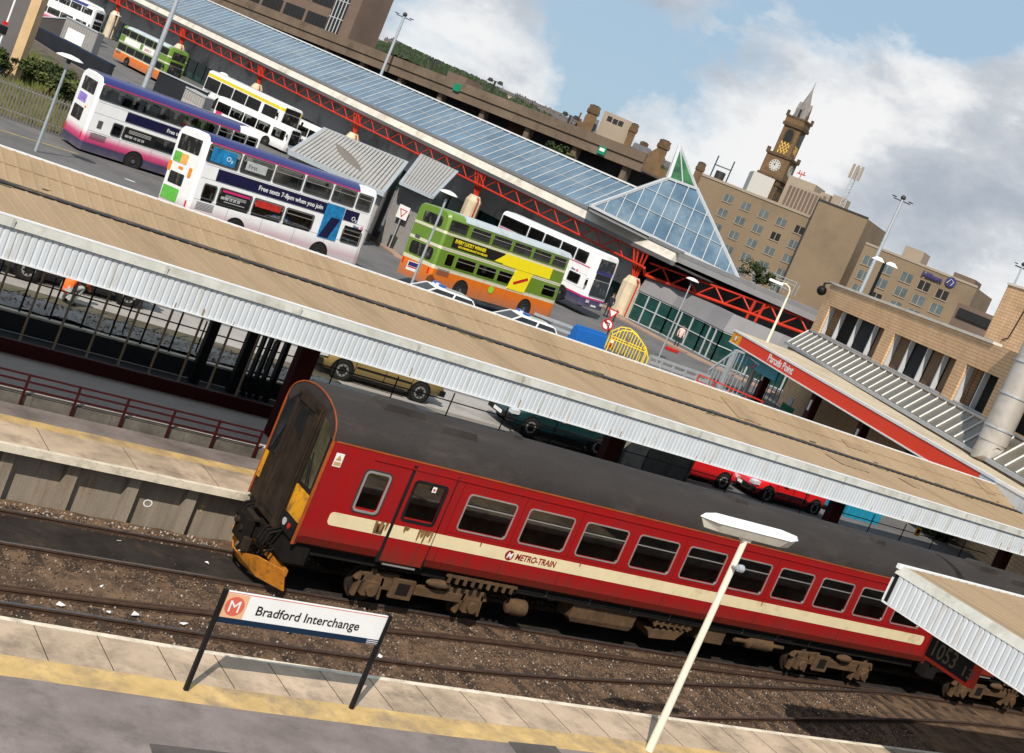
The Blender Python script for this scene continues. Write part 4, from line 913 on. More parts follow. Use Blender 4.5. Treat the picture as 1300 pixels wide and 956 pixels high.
# near platform canopy with its clock
Cc = AZ(1141, 716, 4.95); cx0, cyy = Cc.x, Cc.y
t = root('near_canopy', 'tan roofed canopy corner with a white corrugated fascia at the lower right', 'canopy', (cx0+4, 12, .9))
corr_roof('roof', cx0+.5, cx0+26, [(9.5, 4.93), (cyy-.08, 4.93)], 'roof_felt', .31, t)
g = mb('roof_felt'); g.box(cx0+.12, cx0+26, 9.5, cyy-.06, 4.84, 4.925); g.build('roof_deck', t)
g = mb('white_paint'); g.box(cx0, cx0+26, cyy-.05, cyy+.03, 4.86, 4.96); g.mat('flashing'); g.loft([[(cx0, 9.5, 4.75), (cx0, cyy, 4.75), (cx0+.10, cyy, 4.935), (cx0+.10, 9.5, 4.935)], [(cx0+.16, 9.5, 4.75), (cx0+.16, cyy, 4.75), (cx0+.17, cyy, 4.94), (cx0+.17, 9.5, 4.94)]]); g.build('edge_flashing', t)
g = mb('fascia'); a = []; yy = 9.5
while yy < cyy-.16:
    for dy, dx in ((0, .012), (.012, 0), (.03, -.009), (.102, -.009), (.12, 0), (.128, .012)): a.append([(cx0+.02+dx, yy+dy, 4.13), (cx0+.02+dx, yy+dy, 4.749)])
    yy += .132
g.loft(a, cap=False, closed=False); g.build('fascia', t)
g = mb('black'); g.box(cx0+.04, cx0+.06, 9.5, cyy-.02, 4.12, 4.745); g.build('fascia_backing', t)
g = mb('white_paint'); g.box(cx0, cx0+.1, 9.5, cyy, 4.09, 4.125); g.build('fascia_trim', t)
g = mb('dark_metal'); g.box(cx0+.2, cx0+26, 9.6, cyy-.1, 4.6, 4.64); g.build('soffit', t)
corr_fascia(cx0, cx0+26, cyy, 4.13, 4.655, .155, t)
for x, y in ((cx0+4, 14.2), (cx0+13, 14.2)):
    g = mb('maroon'); g.box(x-.2, x+.2, y-.15, y+.15, .9, 4.6); g.build('column', t)
xk = cx0+1.2
K = [AX(px, py, xk) for px, py in ((1187, 803), (1237, 840), (1213, 878), (1170, 826))]
t = root('platform_clock', 'red framed digital clock reading 10:53 13 hung below the near canopy', 'clock', (xk, K[0].y, K[0].z))
y0, y1 = K[0].y+.05, K[1].y-.12; zt_, zb_ = K[0].z, K[3].z-.03
g = mb('red_steel'); g.box(xk, xk+.2, y1, y0, zb_-.08, zt_+.06); g.build('case', t)
g = mb('black'); g.box(xk-.006, xk-.001, y1+.08, y0-.06, zb_-.01, zt_-.01); fc = g.build('face', t)
mat('led_off', (.13,.115,.085), .5, var=.1)
H_ = zt_-zb_
text('1053', H_*.95, 'led_off', fc, tmx((xk-.008, y0-.12, zb_+H_*.14), (0, -1, 0), (0, 0, 1)), depth=.001, bold=.004, sx=(y0-y1)*.62/(H_*.95*2.25))
text('13', H_*.6, 'led_off', fc, tmx((xk-.008, y0-.12-(y0-y1)*.66, zb_+H_*.14), (0, -1, 0), (0, 0, 1)), depth=.001, bold=.003)
g = mb('dark_metal')
for y in (y0-.2, y1+.2): g.box(xk+.07, xk+.11, y-.02, y+.02, zt_+.05, 4.6)
g.build('hanger', t)
# ================================================================ buses
def ring_(x, ins, top, L, Wd=2.5, z0=.28, sl=0):
    """bus cross-section"""
    pts = [(ins, z0), (ins, 3.85*top), (ins+.1, 4.04*top), (ins+.3, 4.16*top), (Wd/2, 4.2*top), (Wd-ins-.3, 4.16*top), (Wd-ins-.1, 4.04*top), (Wd-ins, 3.85*top), (Wd-ins, z0)]
    return [(x+sl*(z/4.2), y, z) for y, z in pts]
navy, pink, wht = (.018,.018,.11), (.55,.02,.14), (.88,.88,.88)
livery('liv_first', [(0, navy), (.70, navy), (.76, pink), (1.0, (.66,.10,.24)), (1.38, wht), (4.4, wht)], 4.4, 'LINEAR')
livery('liv_pale', [(0, wht), (.5, (.73,.68,.70)), (.75, (.70,.50,.55)), (.95, (.72,.64,.66)), (1.25, wht), (4.4, wht)], 4.4, 'LINEAR')
livery('liv_new', [(0, navy), (.85, pink), (.97, wht), (4.4, wht)], 4.4)
gr_, cr_, og_ = (.135,.245,.025), (.66,.64,.48), (.72,.17,.012)
livery('liv_green', [(0, og_), (1.2, cr_), (1.38, gr_), (2.25, cr_), (2.4, gr_), (3.04, cr_), (3.17, gr_), (4.4, gr_)], 4.4)
livery('liv_white', [(0, wht), (.5, wht), (4.4, wht)], 4.4)
livery('liv_band', [(0, wht), (2.35, (.75,.6,.02)), (2.6, wht), (4.4, wht)], 4.4)
mat('bus_hub', (.12,.12,.13), .5, .3, var=.2)
mat('navy_paint', (.022,.025,.14), .3, var=.06, coat=.4); mat('pink_line', (.6,.02,.15), .4, var=.03); mat('ad_navy', (.006,.006,.04), .3, var=.2); mat('ad_black', (.01,.01,.01), .3, var=.1)
mat('ad_yellow', (.88,.72,.01), .4, var=.03); mat('ad_green', (.12,.45,.06), .4, var=.3, scale=8); mat('ad_orange', (.85,.42,.1), .4, var=.25, scale=7); mat('ad_blue', (.01,.18,.4), .35, var=.5, scale=2.5); mat('ad_purple', (.3,.2,.6), .4, var=.6, scale=5)
mat('roof_blue_grey', (.42,.47,.50), .5, var=.06, dirt=(.33,.36,.38), dscale=.8); mat('lime', (.25,.6,.03), .4, var=.1); mat('seat_red', (.45,.03,.02), .6, var=.3)
mat('bus_floor', (.10,.10,.11), .8); mat('seat_blue', (.05,.055,.10), .85, var=.4, scale=4); mat('seat_grab', (.55,.25,.08), .5)
mat('bus_frame', (.09,.09,.09), .5, var=.1)
def dn(p, z): return Vector((p.x, p.y, z))
def bus(t, body, L=10.2, dd=True, up=(), lo=(), wheels=(3.0, 7.8), roof=None, frontal=True, wf='bus_frame', rail=True, rear=True):
    top = 1 if dd else .7; H = 4.2*top
    g = mb(body); k = [ring_(x, i, tp, L, sl=sl) for x, i, tp, sl in ((0, .12, top*.985, 0), (.12, 0, top, 0), (L-.45, 0, top, 0), (L-.2, .06, top, -.1), (L, .28, top*.985, -.22))]
    n_ = 9; vs = [p for r in k for p in r]; fs = []
    for i in range(len(k)-1):
        for j in range(n_):
            if i == 1 and j in (0, 7): continue
            fs.append((i*n_+j, i*n_+(j+1) % n_, (i+1)*n_+(j+1) % n_, (i+1)*n_+j))
    fs += [tuple(range(n_-1, -1, -1)), tuple((len(k)-1)*n_+j for j in range(n_))]; g._add(vs, fs)
    b = g.build('body', t, smooth=True); g = mb(body); xa_, xb_ = .12, L-.45
    rows = []
    for rw_ in (lo, up):
        if rw_: rows.append((min(w[2] for w in rw_)+.03, max(w[3] for w in rw_)-.03, [(max(xa_+.02, w[0]+.035), min(w[1], xb_-.03)-.035) for w in rw_]))
    for ya, yb in ((0.0, .05), (2.45, 2.5)): holed_wall(g, xa_, xb_, .28, 3.85*top, rows, ya, yb)
    g.build('side_wall', t); g = mb('bus_floor'); g.box(.15, L-.5, .06, 2.44, .8, .85)
    if dd: g.box(.15, L-.5, .06, 2.44, 2.42, 2.5)
    g.build('floor', t)
    for d_ in ((.85, 2.5) if dd else (.85,)):
        for i_ in range(10):
            xs_ = .9+.85*i_
            if d_ < 1 and xs_ > L-2.6: continue
            for ya in (.12, 1.5):
                g = mb('seat_blue'); g.box(xs_, xs_+.09, ya, ya+.86, d_+.35, d_+1.0); g.box(xs_+.09, xs_+.5, ya, ya+.86, d_+.38, d_+.46); g.mat('seat_grab'); g.box(xs_+.01, xs_+.06, ya+.05, ya+.81, d_+1.0, d_+1.04); g.build('seat', t)
    def win(x0, x1, z0, z1, m='glass_bus', bar=False, name='window', y=-.022, side=1):
        x1 = min(x1, L-.47); g = mb(wf); ring_frame(g, x0, x1, z0, z1, .045, .1, y, .002); g.mat('pane'); g.box(x0+.02, x1-.02, .012, .02, z0+.02, z1-.02)
        if bar: g.mat('alu'); g.box(x0+.06, x1-.06, -.012, .01, z1-.27, z1-.24); g.box(x0+.055, x0+.075, -.012, .01, z1-.27, z1-.05); g.box(x1-.075, x1-.055, -.012, .01, z1-.27, z1-.05); g.box(x0+.06, x1-.06, -.012, .01, z1-.07, z1-.05)
        return g.build(name, t)
    for w in up+lo: win(*w)
    if roof:
        g = mb(roof[0]); x0, x1 = roof[1], roof[2]
        r_ = [[(x, y, z) for y, z in (( -.012, 3.84*top+.06), (.09, 4.06*top), (.3, 4.185*top), (1.25, 4.22*top), (2.2, 4.185*top), (2.41, 4.06*top), (2.512, 3.84*top+.06))] for x in (x0, x1)]
        if roof[3]: r_.append([(x1+roof[3], .9+.7*i/6, 4.2*top+.005) for i in range(7)])
        g.loft(r_); rf = g.build('roof', t, smooth=True)
        if len(roof) > 4: g = mb(roof[4]); g.box(x0+.1, x1, -.018, .0, 3.84*top+.0, 3.84*top+.05); g.build('roof_line', rf)
    for x in wheels:
        for y, s_ in ((0, 1), (2.5, -1)):
            g = mb('black'); g.lathe([(0, -.012*s_), (.56, -.012*s_), (.56, .03*s_), (0, .03*s_)], (x, y, .5), 24, 'y'); g.build('wheel_arch', t)
            g = mb('tyre'); g.lathe([(.25, -.02*s_), (.46, -.03*s_), (.48, 0), (.48, .25*s_), (.1, .25*s_)], (x, y, .48), 24, 'y'); w = g.build('wheel', t, smooth=True)
            g = mb('bus_hub'); g.lathe([(0, -.04*s_), (.1, -.05*s_), (.12, .04*s_), (.24, .05*s_), (.26, -.03*s_), (.27, 0)], (x, y, .48), 20, 'y'); g.build('rim', w, smooth=True)
    g = mb('bus_frame')
    for z_ in ((1.36, 2.32, 2.92) if dd else (1.1,)): g.box(.2, L-.5, -.004, .004, z_, z_+.012)
    for x_ in (2.0, 3.9, 5.8, 7.6): g.box(x_, x_+.01, -.0045, .004, .3, 1.36)
    g.build('panel_joint', t)
    g = mb('bus_frame')
    for k_ in range(6): g.box(.35, 1.25, -.012, .004, .95+.06*k_, .975+.06*k_)
    g.build('engine_grille', t)
    for y_ in (-.28, 2.62): g = mb('black'); g.box(L-.25, L-.15, y_, y_+.16, 1.75 if not dd else 1.7, 2.1); g.bar((L-.3, y_+.08 if y_ < 0 else y_, 2.15), (L-.3, .1 if y_ < 0 else 2.4, 2.2), .03); g.build('mirror', t)
    g = mb('glass_bus')       # front
    if frontal:
        g.prism([(L-.05, .35, 1.15*top/1 if dd else 1.1), (L-.05, 2.15, 1.15), (L-.14, 2.1, 2.25), (L-.14, .4, 2.25)], (.06, 0, 0)); g.build('windscreen', t)
        if dd: g = mb('glass_bus'); g.prism([(L-.17, .38, 2.98), (L-.17, 2.12, 2.98), (L-.21, 2.08, 3.78), (L-.21, .42, 3.78)], (.06, 0, 0)); g.build('upper_windscreen', t)
        g = mb('ad_black'); g.prism([(L-.14, .42, 2.32), (L-.14, 2.08, 2.32), (L-.17, 2.08, 2.72), (L-.17, .42, 2.72)], (.06, 0, 0)); db = g.build('destination_blind', t)
        
        for y in (.3, 1.9): g = mb('headlight'); g.box(L-.08, L+.03, y, y+.3, .6, .8); g.build('headlight', t)
    
    for y in (.2, 2.2): g = mb('red_lamp'); g.box(-.012, 0.02, y, y+.1, .85, 1.15); g.build('rear_lamp', t)
    return b
def rear_panel(t, y0, y1, z0, z1, m, name, r=.06, x=-.014):
    g = mb(m); p = rrect(y0, y1, z0, z1, r, 0); g.prism([(x, y, z) for y, _, z in p], (.02+.1, 0, 0)); return g.build(name, t)
def stx(body, size, m, p, x, z, sx=1, **k): return text(body, size, m, p, tmx((x, -.034, z), (1, 0, 0), (0, 0, 1)), depth=.004, sx=sx, **k)
def panel(t, x0, x1, z0, z1, m, name='advert', y=-.022):
    g = mb(m); g.box(x0, x1, y, .01, z0, z1); return g.build(name, t)
def pose(o, yaw, pitch, roll):
    a, b, g_ = R(yaw), R(pitch), R(roll); e = Vector((math.cos(a)*math.cos(b), math.sin(a)*math.cos(b), math.sin(b)))
    n = Vector((-math.sin(a), math.cos(a), 0))*math.cos(g_)+Vector((0, 0, 1))*math.sin(g_); n = (n-e*n.dot(e)).normalized(); u = e.cross(n)
    return Matrix.Translation(Vector(o)) @ Matrix((e, n, u)).transposed().to_4x4()
BG = 'buses in the bus station yard'
fr = lambda L, *f: [(a*L, b*L) for a, b in f]
def first_logo(t, x, z, s=.22):
    o = stx('First', s, 'navy_paint', t, x, z, bold=.004); g = mb('pink_line'); g.lathe([(0, 0), (s*.42, 0), (s*.42, -.006), (0, -.006)], (x+s*2.75, -.026, z+s*.36), 18, 'y'); g.mat('white'); g.path([(x+s*2.6, -.035, z+s*.1), (x+s*2.7, -.035, z+s*.45), (x+s*2.95, -.035, z+s*.6)], s*.05, 5); g.build('logo_disc', t)
# --- white bus with blue roof, in front
L = 10.2
t = root('double_decker_bus', 'white double decker with blue roof and a long navy advert, second bus from the left', 'bus', group=BG, mx=pose((20.3, 54.26, 1.49), 13.16, 1.03, -3.84))
up = [(a, b, 3.02, 3.82, 'glass_bus', True) for a, b in fr(L, (.012,.18), (.188,.36), (.368,.53), (.54,.7), (.71,.85), (.86,.985))]
lo = [(.45, 1.15, 1.45, 2.12, 'glass_bus')] + [(a, b, 1.42, 2.16, 'glass_bus', True) for a, b in fr(L, (.125,.3), (.31,.48), (.49,.655))] + [(L*.835, L*.955, 1.3, 2.0, 'glass_bus', True)]
bus(t, 'liv_pale', up=tuple(up), lo=tuple(lo), roof=('navy_paint', .1, L*.86, .9, 'pink_line'), wheels=(2.6, 7.5))
ad = panel(t, L*.09, L*.78, 2.36, 2.88, 'ad_navy')
stx('Free texts 7-8pm when you join', .3, 'white', ad, L*.31, 2.52, sx=.97, bold=.004)
ad = panel(t, L*.70, L*.81, 1.25, 2.9, 'ad_blue', y=-.026); panel(t, L*.815, L*.9, 2.36, 2.88, 'ad_navy'); stx('O\u2082', .3, 'white', ad, L*.86, 2.42)
g = mb('ad_navy'); g.prism([(L*.705, -.03, 1.28), (L*.76, -.03, 1.28), (L*.80, -.03, 2.3), (L*.745, -.03, 2.3)], (0, .004, 0)); g.build('advert_picture', ad)
ad = panel(t, L*.135, L*.29, 1.46, 2.12, 'ad_black', 'window_advert', y=-.032); text('08700 10 20 30', .17, 'white', ad, tmx((L*.14, -.034, 1.66), (1, 0, 0), (0, 0, 1)), sx=.95, depth=.003)
g = mb('pink_line'); g.box(L*.14, L*.285, -.036, -.0325, 1.98, 2.08); g.mat('grey_cloth'); 
for k in range(3): g.box(L*.16, L*.27, -.036, -.0325, 1.87-.05*k, 1.89-.05*k)
g.box(L*.16, L*.27, -.036, -.0325, 1.56, 1.59); g.build('advert_lines', ad)
ad = panel(t, .35, 1.6, 3.1, 3.72, 'ad_blue', 'window_advert', y=-.032); text('O\u2082', .3, 'white', ad, tmx((1.1, -.034, 3.3), (1, 0, 0), (0, 0, 1)), depth=.003)
ad = panel(t, 2.2, 3.3, 3.2, 3.6, 'grey_cloth', 'window_advert', y=-.032); text('First', .26, 'ad_navy', ad, tmx((2.3, -.034, 3.3), (1, 0, 0), (0, 0, 1)), depth=.003)
panel(t, 3.3, 4.7, 1.78, 2.08, 'seat_red', 'window_blind', y=-.031)
first_logo(t, L*.885, 2.12, .2)
rear_panel(t, .4, 2.15, 3.12, 3.8, 'glass_bus', 'rear_window'); rear_panel(t, 1.05, 2.2, 2.55, 3.0, 'ad_orange', 'rear_advert'); rear_panel(t, 1.6, 2.2, 2.56, 3.01, 'ad_green', 'rear_advert', x=-.02)
rear_panel(t, .95, 2.1, 1.6, 2.12, 'glass_bus', 'rear_window'); rear_panel(t, 1.0, 2.3, .85, 1.45, 'ad_green', 'rear_advert')
for y, z in ((2.3, 2.3), (.62, 2.3)): rear_panel(t, y-.13, y+.13, z-.22, z+.22, 'orange_lamp', 'rear_notice')
rear_panel(t, 1.2, 1.6, 2.3, 2.42, 'orange_lamp', 'rear_notice')
# --- left bus
t = root('double_decker_bus', 'double decker fading from navy and pink up to white, furthest left of the near buses', 'bus', group=BG, mx=pose((19.14, 68.8, 1.33), 9.92, .89, 1.27))
up = [(L*.012, L*.70, 3.05, 3.83, 'glass_bus')] + [(a, b, 3.05, 3.83, 'glass_bus', True) for a, b in fr(L, (.705,.79), (.795,.88), (.885,.985))]
lo = [(1.35, 1.95, 1.45, 2.15, 'glass_bus'), (2.0, L*.75, 1.45, 2.15, 'glass_bus')]
bus(t, 'liv_first', up=tuple(up), lo=tuple(lo), roof=('navy_paint', .1, L*.83, 1.0, 'pink_line'), wheels=(3.1, 8.0))
ad = panel(t, 1.9, L*.78, 2.38, 2.9, 'ad_navy'); stx('Free texts 7-8pm when you join', .3, 'white', ad, 4.3, 2.53, sx=.9, bold=.004)
ad = panel(t, 2.1, 3.9, 1.5, 2.1, 'ad_black', 'window_advert', y=-.032); text('08700 10 20 30', .18, 'white', ad, tmx((2.15, -.034, 1.6), (1, 0, 0), (0, 0, 1)), depth=.003)
g = mb('white'); 
for k in range(3): g.box(2.3, 3.6, -.036, -.0325, 1.86+.07*k, 1.875+.07*k)
g.build('advert_lines', ad)
panel(t, .55, .8, 1.6, 2.0, 'bus_frame', 'vent'); g = mb('bus_frame'); g.box(.5, 1.5, -.004, .01, 1.28, 1.29); g.build('panel_line', t)
rear_panel(t, .4, 2.0, 3.1, 3.8, 'glass_bus', 'rear_window'); rear_panel(t, 1.0, 2.0, 2.5, 2.95, 'ad_purple', 'rear_advert'); rear_panel(t, .9, 2.1, 1.55, 2.25, 'glass_bus', 'rear_window'); rear_panel(t, .7, .9, 2.3, 2.42, 'orange_lamp', 'rear_notice')
# --- green and orange bus
t = root('double_decker_bus', 'green and orange double decker with a yellow advert, beside the two police cars', 'bus', group=BG, mx=pose((34.31, 56.84, 1.97), 13.57, .62, -3.07))
up = [(a, b, 3.2, 3.86, 'glass_bus', i > 0) for i, (a, b) in enumerate(fr(L, (.01,.15), (.17,.325), (.335,.49), (.50,.655), (.665,.82), (.83,.985)))]
lo = [(a, b, 1.48, 2.16, 'glass_bus', i > 0) for i, (a, b) in enumerate(fr(L, (.06,.125), (.14,.29), (.30,.45), (.46,.60), (.83,.95)))]
mat('green_frame', (.135,.245,.025), .4, var=.05)
bus(t, 'liv_green', up=tuple(up), lo=tuple(lo), roof=('roof_blue_grey', 1.2, L-.15, 0), wheels=(2.4, 7.6), wf='green_frame')
ad = panel(t, L*.07, L*.46, 2.5, 3.02, 'ad_black'); stx('EVERY LUCKY WINNER', .27, 'ad_yellow', ad, L*.085, 2.76, sx=.83, bold=.006); stx('GETS ONE MILLION OUT OF A MILLION', .15, 'ad_yellow', ad, L*.115, 2.57, sx=.84, bold=.004)
ad = panel(t, L*.47, L*.86, 2.44, 3.06, 'ad_yellow', y=-.026); g = mb('ad_yellow'); g.prism([(L*.40, -.027, 2.5), (L*.475, -.027, 2.5), (L*.475, -.027, 3.05)], (0, .01, 0)); g.build('advert_corner', ad); g = mb('ad_yellow'); g.prism([(L*.56, -.027, 1.3), (L*.70, -.027, 1.3), (L*.72, -.027, 2.42), (L*.585, -.027, 2.42)], (0, .03, 0)); g.build('advert_flap', ad)
g = mb('red_lamp'); g.prism([(L*.59, -.032, 1.72), (L*.60, -.032, 1.58), (L*.70, -.032, 2.02), (L*.69, -.032, 2.16)], (0, .004, 0)); g.build('advert_logo', ad)
g = mb('lime'); g.lathe([(0, 0), (.2, 0), (.2, -.006), (0, -.006)], (L*.45, -.02, .98), 18, 'y'); g.build('round_badge', t)
rear_panel(t, .45, 1.9, 3.25, 3.8, 'glass_bus', 'rear_window', .15); rear_panel(t, .35, 2.1, 1.5, 2.15, 'glass_bus', 'rear_window', .15); rear_panel(t, .6, .9, 2.15, 2.22, 'orange_lamp', 'rear_notice')
rear_panel(t, 1.6, 2.0, 2.3, 2.5, 'bus_frame', 'vent', .08)
# --- white bus facing right at the stands
t = root('double_decker_bus', 'white double decker with navy and pink skirt, nose visible under the red truss', 'bus', group=BG, mx=pose((52.75, 81.25, 2.2), -76.81, .53, 1.34))
up = [(L*.02, L*.3, 3.0, 3.84, 'glass_bus')]+[(a, b, 3.0, 3.84, 'glass_bus') for a, b in fr(L, (.31,.46), (.47,.63), (.64,.78), (.79,.90))]
lo = [(L*.02, L*.6, 1.5, 2.2, 'glass_bus'), (L*.79, L*.90, 1.5, 2.2, 'glass_bus')]
bus(t, 'liv_new', up=tuple(up), lo=tuple(lo), wheels=(2.9, 8.0))
panel(t, .2, L-.5, 2.88, 2.94, 'pink_line', 'trim'); ad = panel(t, .6, L*.62, 2.35, 2.86, 'white'); stx('Surfs colossally Micro', .36, 'red_lamp', ad, .8, 2.5, sx=1.15)
first_logo(t, L*.80, 2.32, .2); g = mb('red_lamp'); g.box(L*.75, L*.765, -.02, 0, 1.3, 1.38); g.build('side_repeater', t)
g = mb('navy_paint'); g.prism([(L-.17, .36, 2.74), (L-.17, 2.14, 2.74), (L-.19, 2.12, 2.96), (L-.19, .38, 2.96)], (.05, 0, 0)); g.build('front_band', t)
g = mb('white'); g.box(L+.0, L+.02, .95, 1.5, .42, .53); g.build('number_plate', t)
# --- distant buses at the far stands
def far_bus(pr, pf, label, body, s=None, **k):
    a, b = G(*pr), G(*pf); d = b-a; Ln = d.length; s = s or Ln/k.get('L', 10.2)
    mx = frame(a, d) @ Matrix.Scale(s, 4); t = root('double_decker_bus' if k.get('dd', True) else 'single_decker_bus', label, 'bus', group='distant buses', mx=mx); bus(t, body, **k); return t
W6 = tuple((a, b, 3.1, 3.84, 'glass_bus') for a, b in fr(L, (.01,.16), (.17,.32), (.33,.48), (.49,.64), (.65,.8), (.81,.97)))
W5 = tuple((a, b, 1.4, 2.15, 'glass_bus') for a, b in fr(L, (.03,.2), (.21,.38), (.39,.56), (.57,.74), (.78,.93)))
t = far_bus((141, 75), (209, 110), 'green and white double decker with orange skirt beside the far cream pillar', 'liv_green', s=1.0, up=W6, lo=W5, roof=('roof_blue_grey', .8, L-.8, 0))
ad = panel(t, 1.2, 4.4, 2.35, 3.0, 'white'); panel(t, 5.0, 8.0, 2.35, 3.0, 'white'); stx('DIRECT', .4, 'seat_red', ad, 5.4, 2.5)
far_bus((72, 27), (127, 62), 'white double decker with a dark windscreen, nose towards the far cream pillar', 'liv_white', s=1.0, up=W6, lo=W5)
far_bus((20, 14), (72, 37), 'white and pink double decker at the top left, half behind the brick column', 'liv_first', s=1.0, up=W6, lo=W5, roof=('navy_paint', .1, L*.86, .5))
far_bus((48, 0), (100, 28), 'white double decker topped with purple, deep in the top left corner', 'liv_first', s=1.0, up=W6, lo=W5, roof=('navy_paint', .1, L*.86, .5))
SW = tuple((a, b, 1.25, 2.3, 'glass_bus') for a, b in fr(L, (.02,.2), (.21,.38), (.39,.56), (.57,.74), (.78,.95)))
t = far_bus((250, 128), (350, 178), 'single decker bus with a yellow roof band beneath the red truss', 'liv_band', s=1.25, dd=False, lo=SW, wheels=(2.6, 7.6))
t = far_bus((266, 152), (335, 184), 'white single decker bus with dark windows, just in front of the yellow banded one', 'liv_white', s=.85, dd=False, lo=SW, wheels=(2.6, 7.6))
panel(t, .4, 1.1, .6, 1.3, 'pink_line', 'side_flash')
t = far_bus((350, 172), (428, 208), 'white single decker bus half hidden behind the ribbed shed roof', 'liv_white', s=.9, dd=False, lo=SW, wheels=(2.6, 7.6))
# ================================================================ police cars
def police(px, z, label):
    p = AZ(*px, z+1.42); d = Vector((math.cos(R(-6)), math.sin(R(-6)), 0)); o = p-d*1.9; o.z = z
    t = root('police_car', label, 'car', group='police cars beside the green bus', mx=frame(o, d)); make_car_body(t, 'police_white', L=4.4, hatch=True, H=1.46)
    g = mb('white'); g.box(2.15, 2.45, .38, 1.34, 1.46, 1.5); lb = g.build('light_bar', t)
    g = mb(mat('beacon_blue', (.01,.12,.5), .15, var=.1)); g.box(2.17, 2.43, .38, .66, 1.5, 1.6); g.build('beacon', lb); g = mb('beacon_blue'); g.box(2.17, 2.43, 1.06, 1.34, 1.5, 1.6); g.build('beacon', lb)
    g = mb('white'); g.box(2.2, 2.4, .68, 1.04, 1.5, 1.57); g.build('light_bar_centre', lb)
    return t
police((556, 367), 1.72, 'white police car with blue beacons in front of the rear of the green bus')
police((664, 403), 1.78, 'white police car in front of the green bus nose, beside the blue barrier')
# ================================================================ lamps and masts
mat('lamp_post', (.42,.46,.48), .45, .4, var=.1)
def vz(px, py, p): return AP(px, py, p, (fw.x, fw.y, 0)).z
def yard_lamp(pb, pt, label, r=.055, disc=.42):
    p = G(*pb); h = vz(*pt, p); t = root('street_lamp', label, 'street lamp', p, 'disc topped street lamps')
    g = mb('lamp_post'); g.tube(p, (p.x, p.y, h-.25), r, 10, r*.75); g.build('pole', t, smooth=True)
    g = mb('dark_metal'); g.lathe([(r, -.3), (.1, -.28), (.12, -.08), (.06, -.05)], (p.x, p.y, h), 12); g.build('lantern', t)
    g = mb('lamp_white'); g.lathe([(.1, -.06), (disc, -.05), (disc, -.02), (disc*.6, .08), (.02, .12)], (p.x, p.y, h), 20); g.build('shade', t, smooth=True)
    return t
yard_lamp((45, 192), (87, 72), 'disc topped street lamp by the spiked fence at far left', .08, .62)
yl = yard_lamp((513, 383), (565, 243), 'disc topped street lamp carrying a blue and white stop sign', .07, .45)
yard_lamp((833, 461), (879, 355), 'disc topped street lamp in front of the glass wall right of the big cream pillar', .055, .42)
yard_lamp((269, 135), (285, 94), 'small disc topped street lamp in front of the yellow banded single decker', .06, .5)
yard_lamp((299, 151), (311, 119), 'slim street lamp just right of the one before the yellow banded bus', .06, .12)
yard_lamp((137, 49), (151, 20), 'disc topped street lamp against the farthest cream pillar', .08, .7)
p = G(513, 383); q = AP(524, 338, p, (fw.x, fw.y, 0)); g = mb('white'); g.box(q.x-.36, q.x+.36, q.y-.09, q.y-.06, q.z-.22, q.z+.22); pn = g.build('stop_sign', yl)
g = mb('navy_paint'); g.box(q.x-.33, q.x+.33, q.y-.095, q.y-.091, q.z, q.z+.19); g.mat('red_lamp'); g.box(q.x-.33, q.x+.33, q.y-.095, q.y-.091, q.z-.08, q.z-.02); g.build('sign_print', pn)
# tan swan-neck lamp
p = G(943, 503); h = vz(1000, 366, p); t = root('road_lamp', 'tall cream lamp post with a swan neck and white lantern by the parcels canopy', 'street lamp', p)
rx = cr-cd*0; hx = Vector((cr.x, cr.y, 0)).normalized(); top = Vector((p.x, p.y, h))
g = mb('lamp_cream'); g.tube(p, top+Vector((0, 0, -.6)), .11, 12, .07); g.path([top+Vector((0, 0, -.6)), top+Vector((0, 0, -.2)), top-hx*.12+Vector((0, 0, .08)), top-hx*.4+Vector((0, 0, .2)), top-hx*.7+Vector((0, 0, .15))], .05); g.build('pole', t, smooth=True)
g = mb('lamp_white'); g.loft([[top-hx*a+Vector((0, b, c_)) for b, c_ in ((-w, 0), (w, 0), (w*.7, .16), (-w*.7, .16))] for a, w in ((.6, .09), (.8, .17), (1.35, .15), (1.45, .06))]); g.build('lantern', t, bevel=.02)
def mast(pb, pt, d, label, r0_=.3, r1_=.15, cross=None):
    p = AD(*pb, d); h = vz(*pt, p); b = Vector((p.x, p.y, min(p.z, gh(p.x, p.y)))); t = root('light_mast', label, 'mast', b, 'tall masts')
    g = mb('galv'); g.tube(b, (p.x, p.y, h), r0_, 10, r1_); g.build('pole', t, smooth=True)
    if cross:
        g = mb('dark_metal'); c_ = Vector((p.x, p.y, h))
        for dx in (-1, 1): g.bar(c_-Vector((0, 0, .3)), c_+hx*dx*cross+Vector((0, 0, -.3)), .12); g.loft([[c_+hx*(dx*cross)+Vector(v)*.5*cross for v in ((-.6, -.4, -.1), (.6, -.4, -.1), (.6, .4, -.1), (-.6, .4, -.1))], [c_+hx*(dx*cross)+Vector(v)*.5*cross for v in ((-.3, -.2, -.3), (.3, -.2, -.3), (.3, .2, -.3), (-.3, .2, -.3))]])
        g.ball(c_+Vector((0, 0, .1)), .3*cross); g.build('floodlight', t)
    return t
mast((187, 100), (236, -30), 86, 'thick grey mast rising out of the top of the view near the left', .2, .14)
mast((484, 94), (515, 20), 185, 'slender mast with a cross head standing on the car park roof', .28, .18, 1.1)
mast((1088, 380), (1146, 252), 150, 'tall mast with a cross head in front of the hotel', .3, .17, 1.0)
mast((1255, 430), (1290, 333), 130, 'thin mast behind the brick tower at the right edge', .12, .09, .7)
p = AD(1102, 380, 92); h = vz(1120, 331, p); t = root('road_mast', 'short black post with two white lamps above the brick building', 'street lamp', Vector((p.x, p.y, gz(p.x, p.y)))); g = mb('black'); g.tube((p.x, p.y, gz(p.x, p.y)), (p.x, p.y, h), .13, 8, .11); g.build('pole', t)
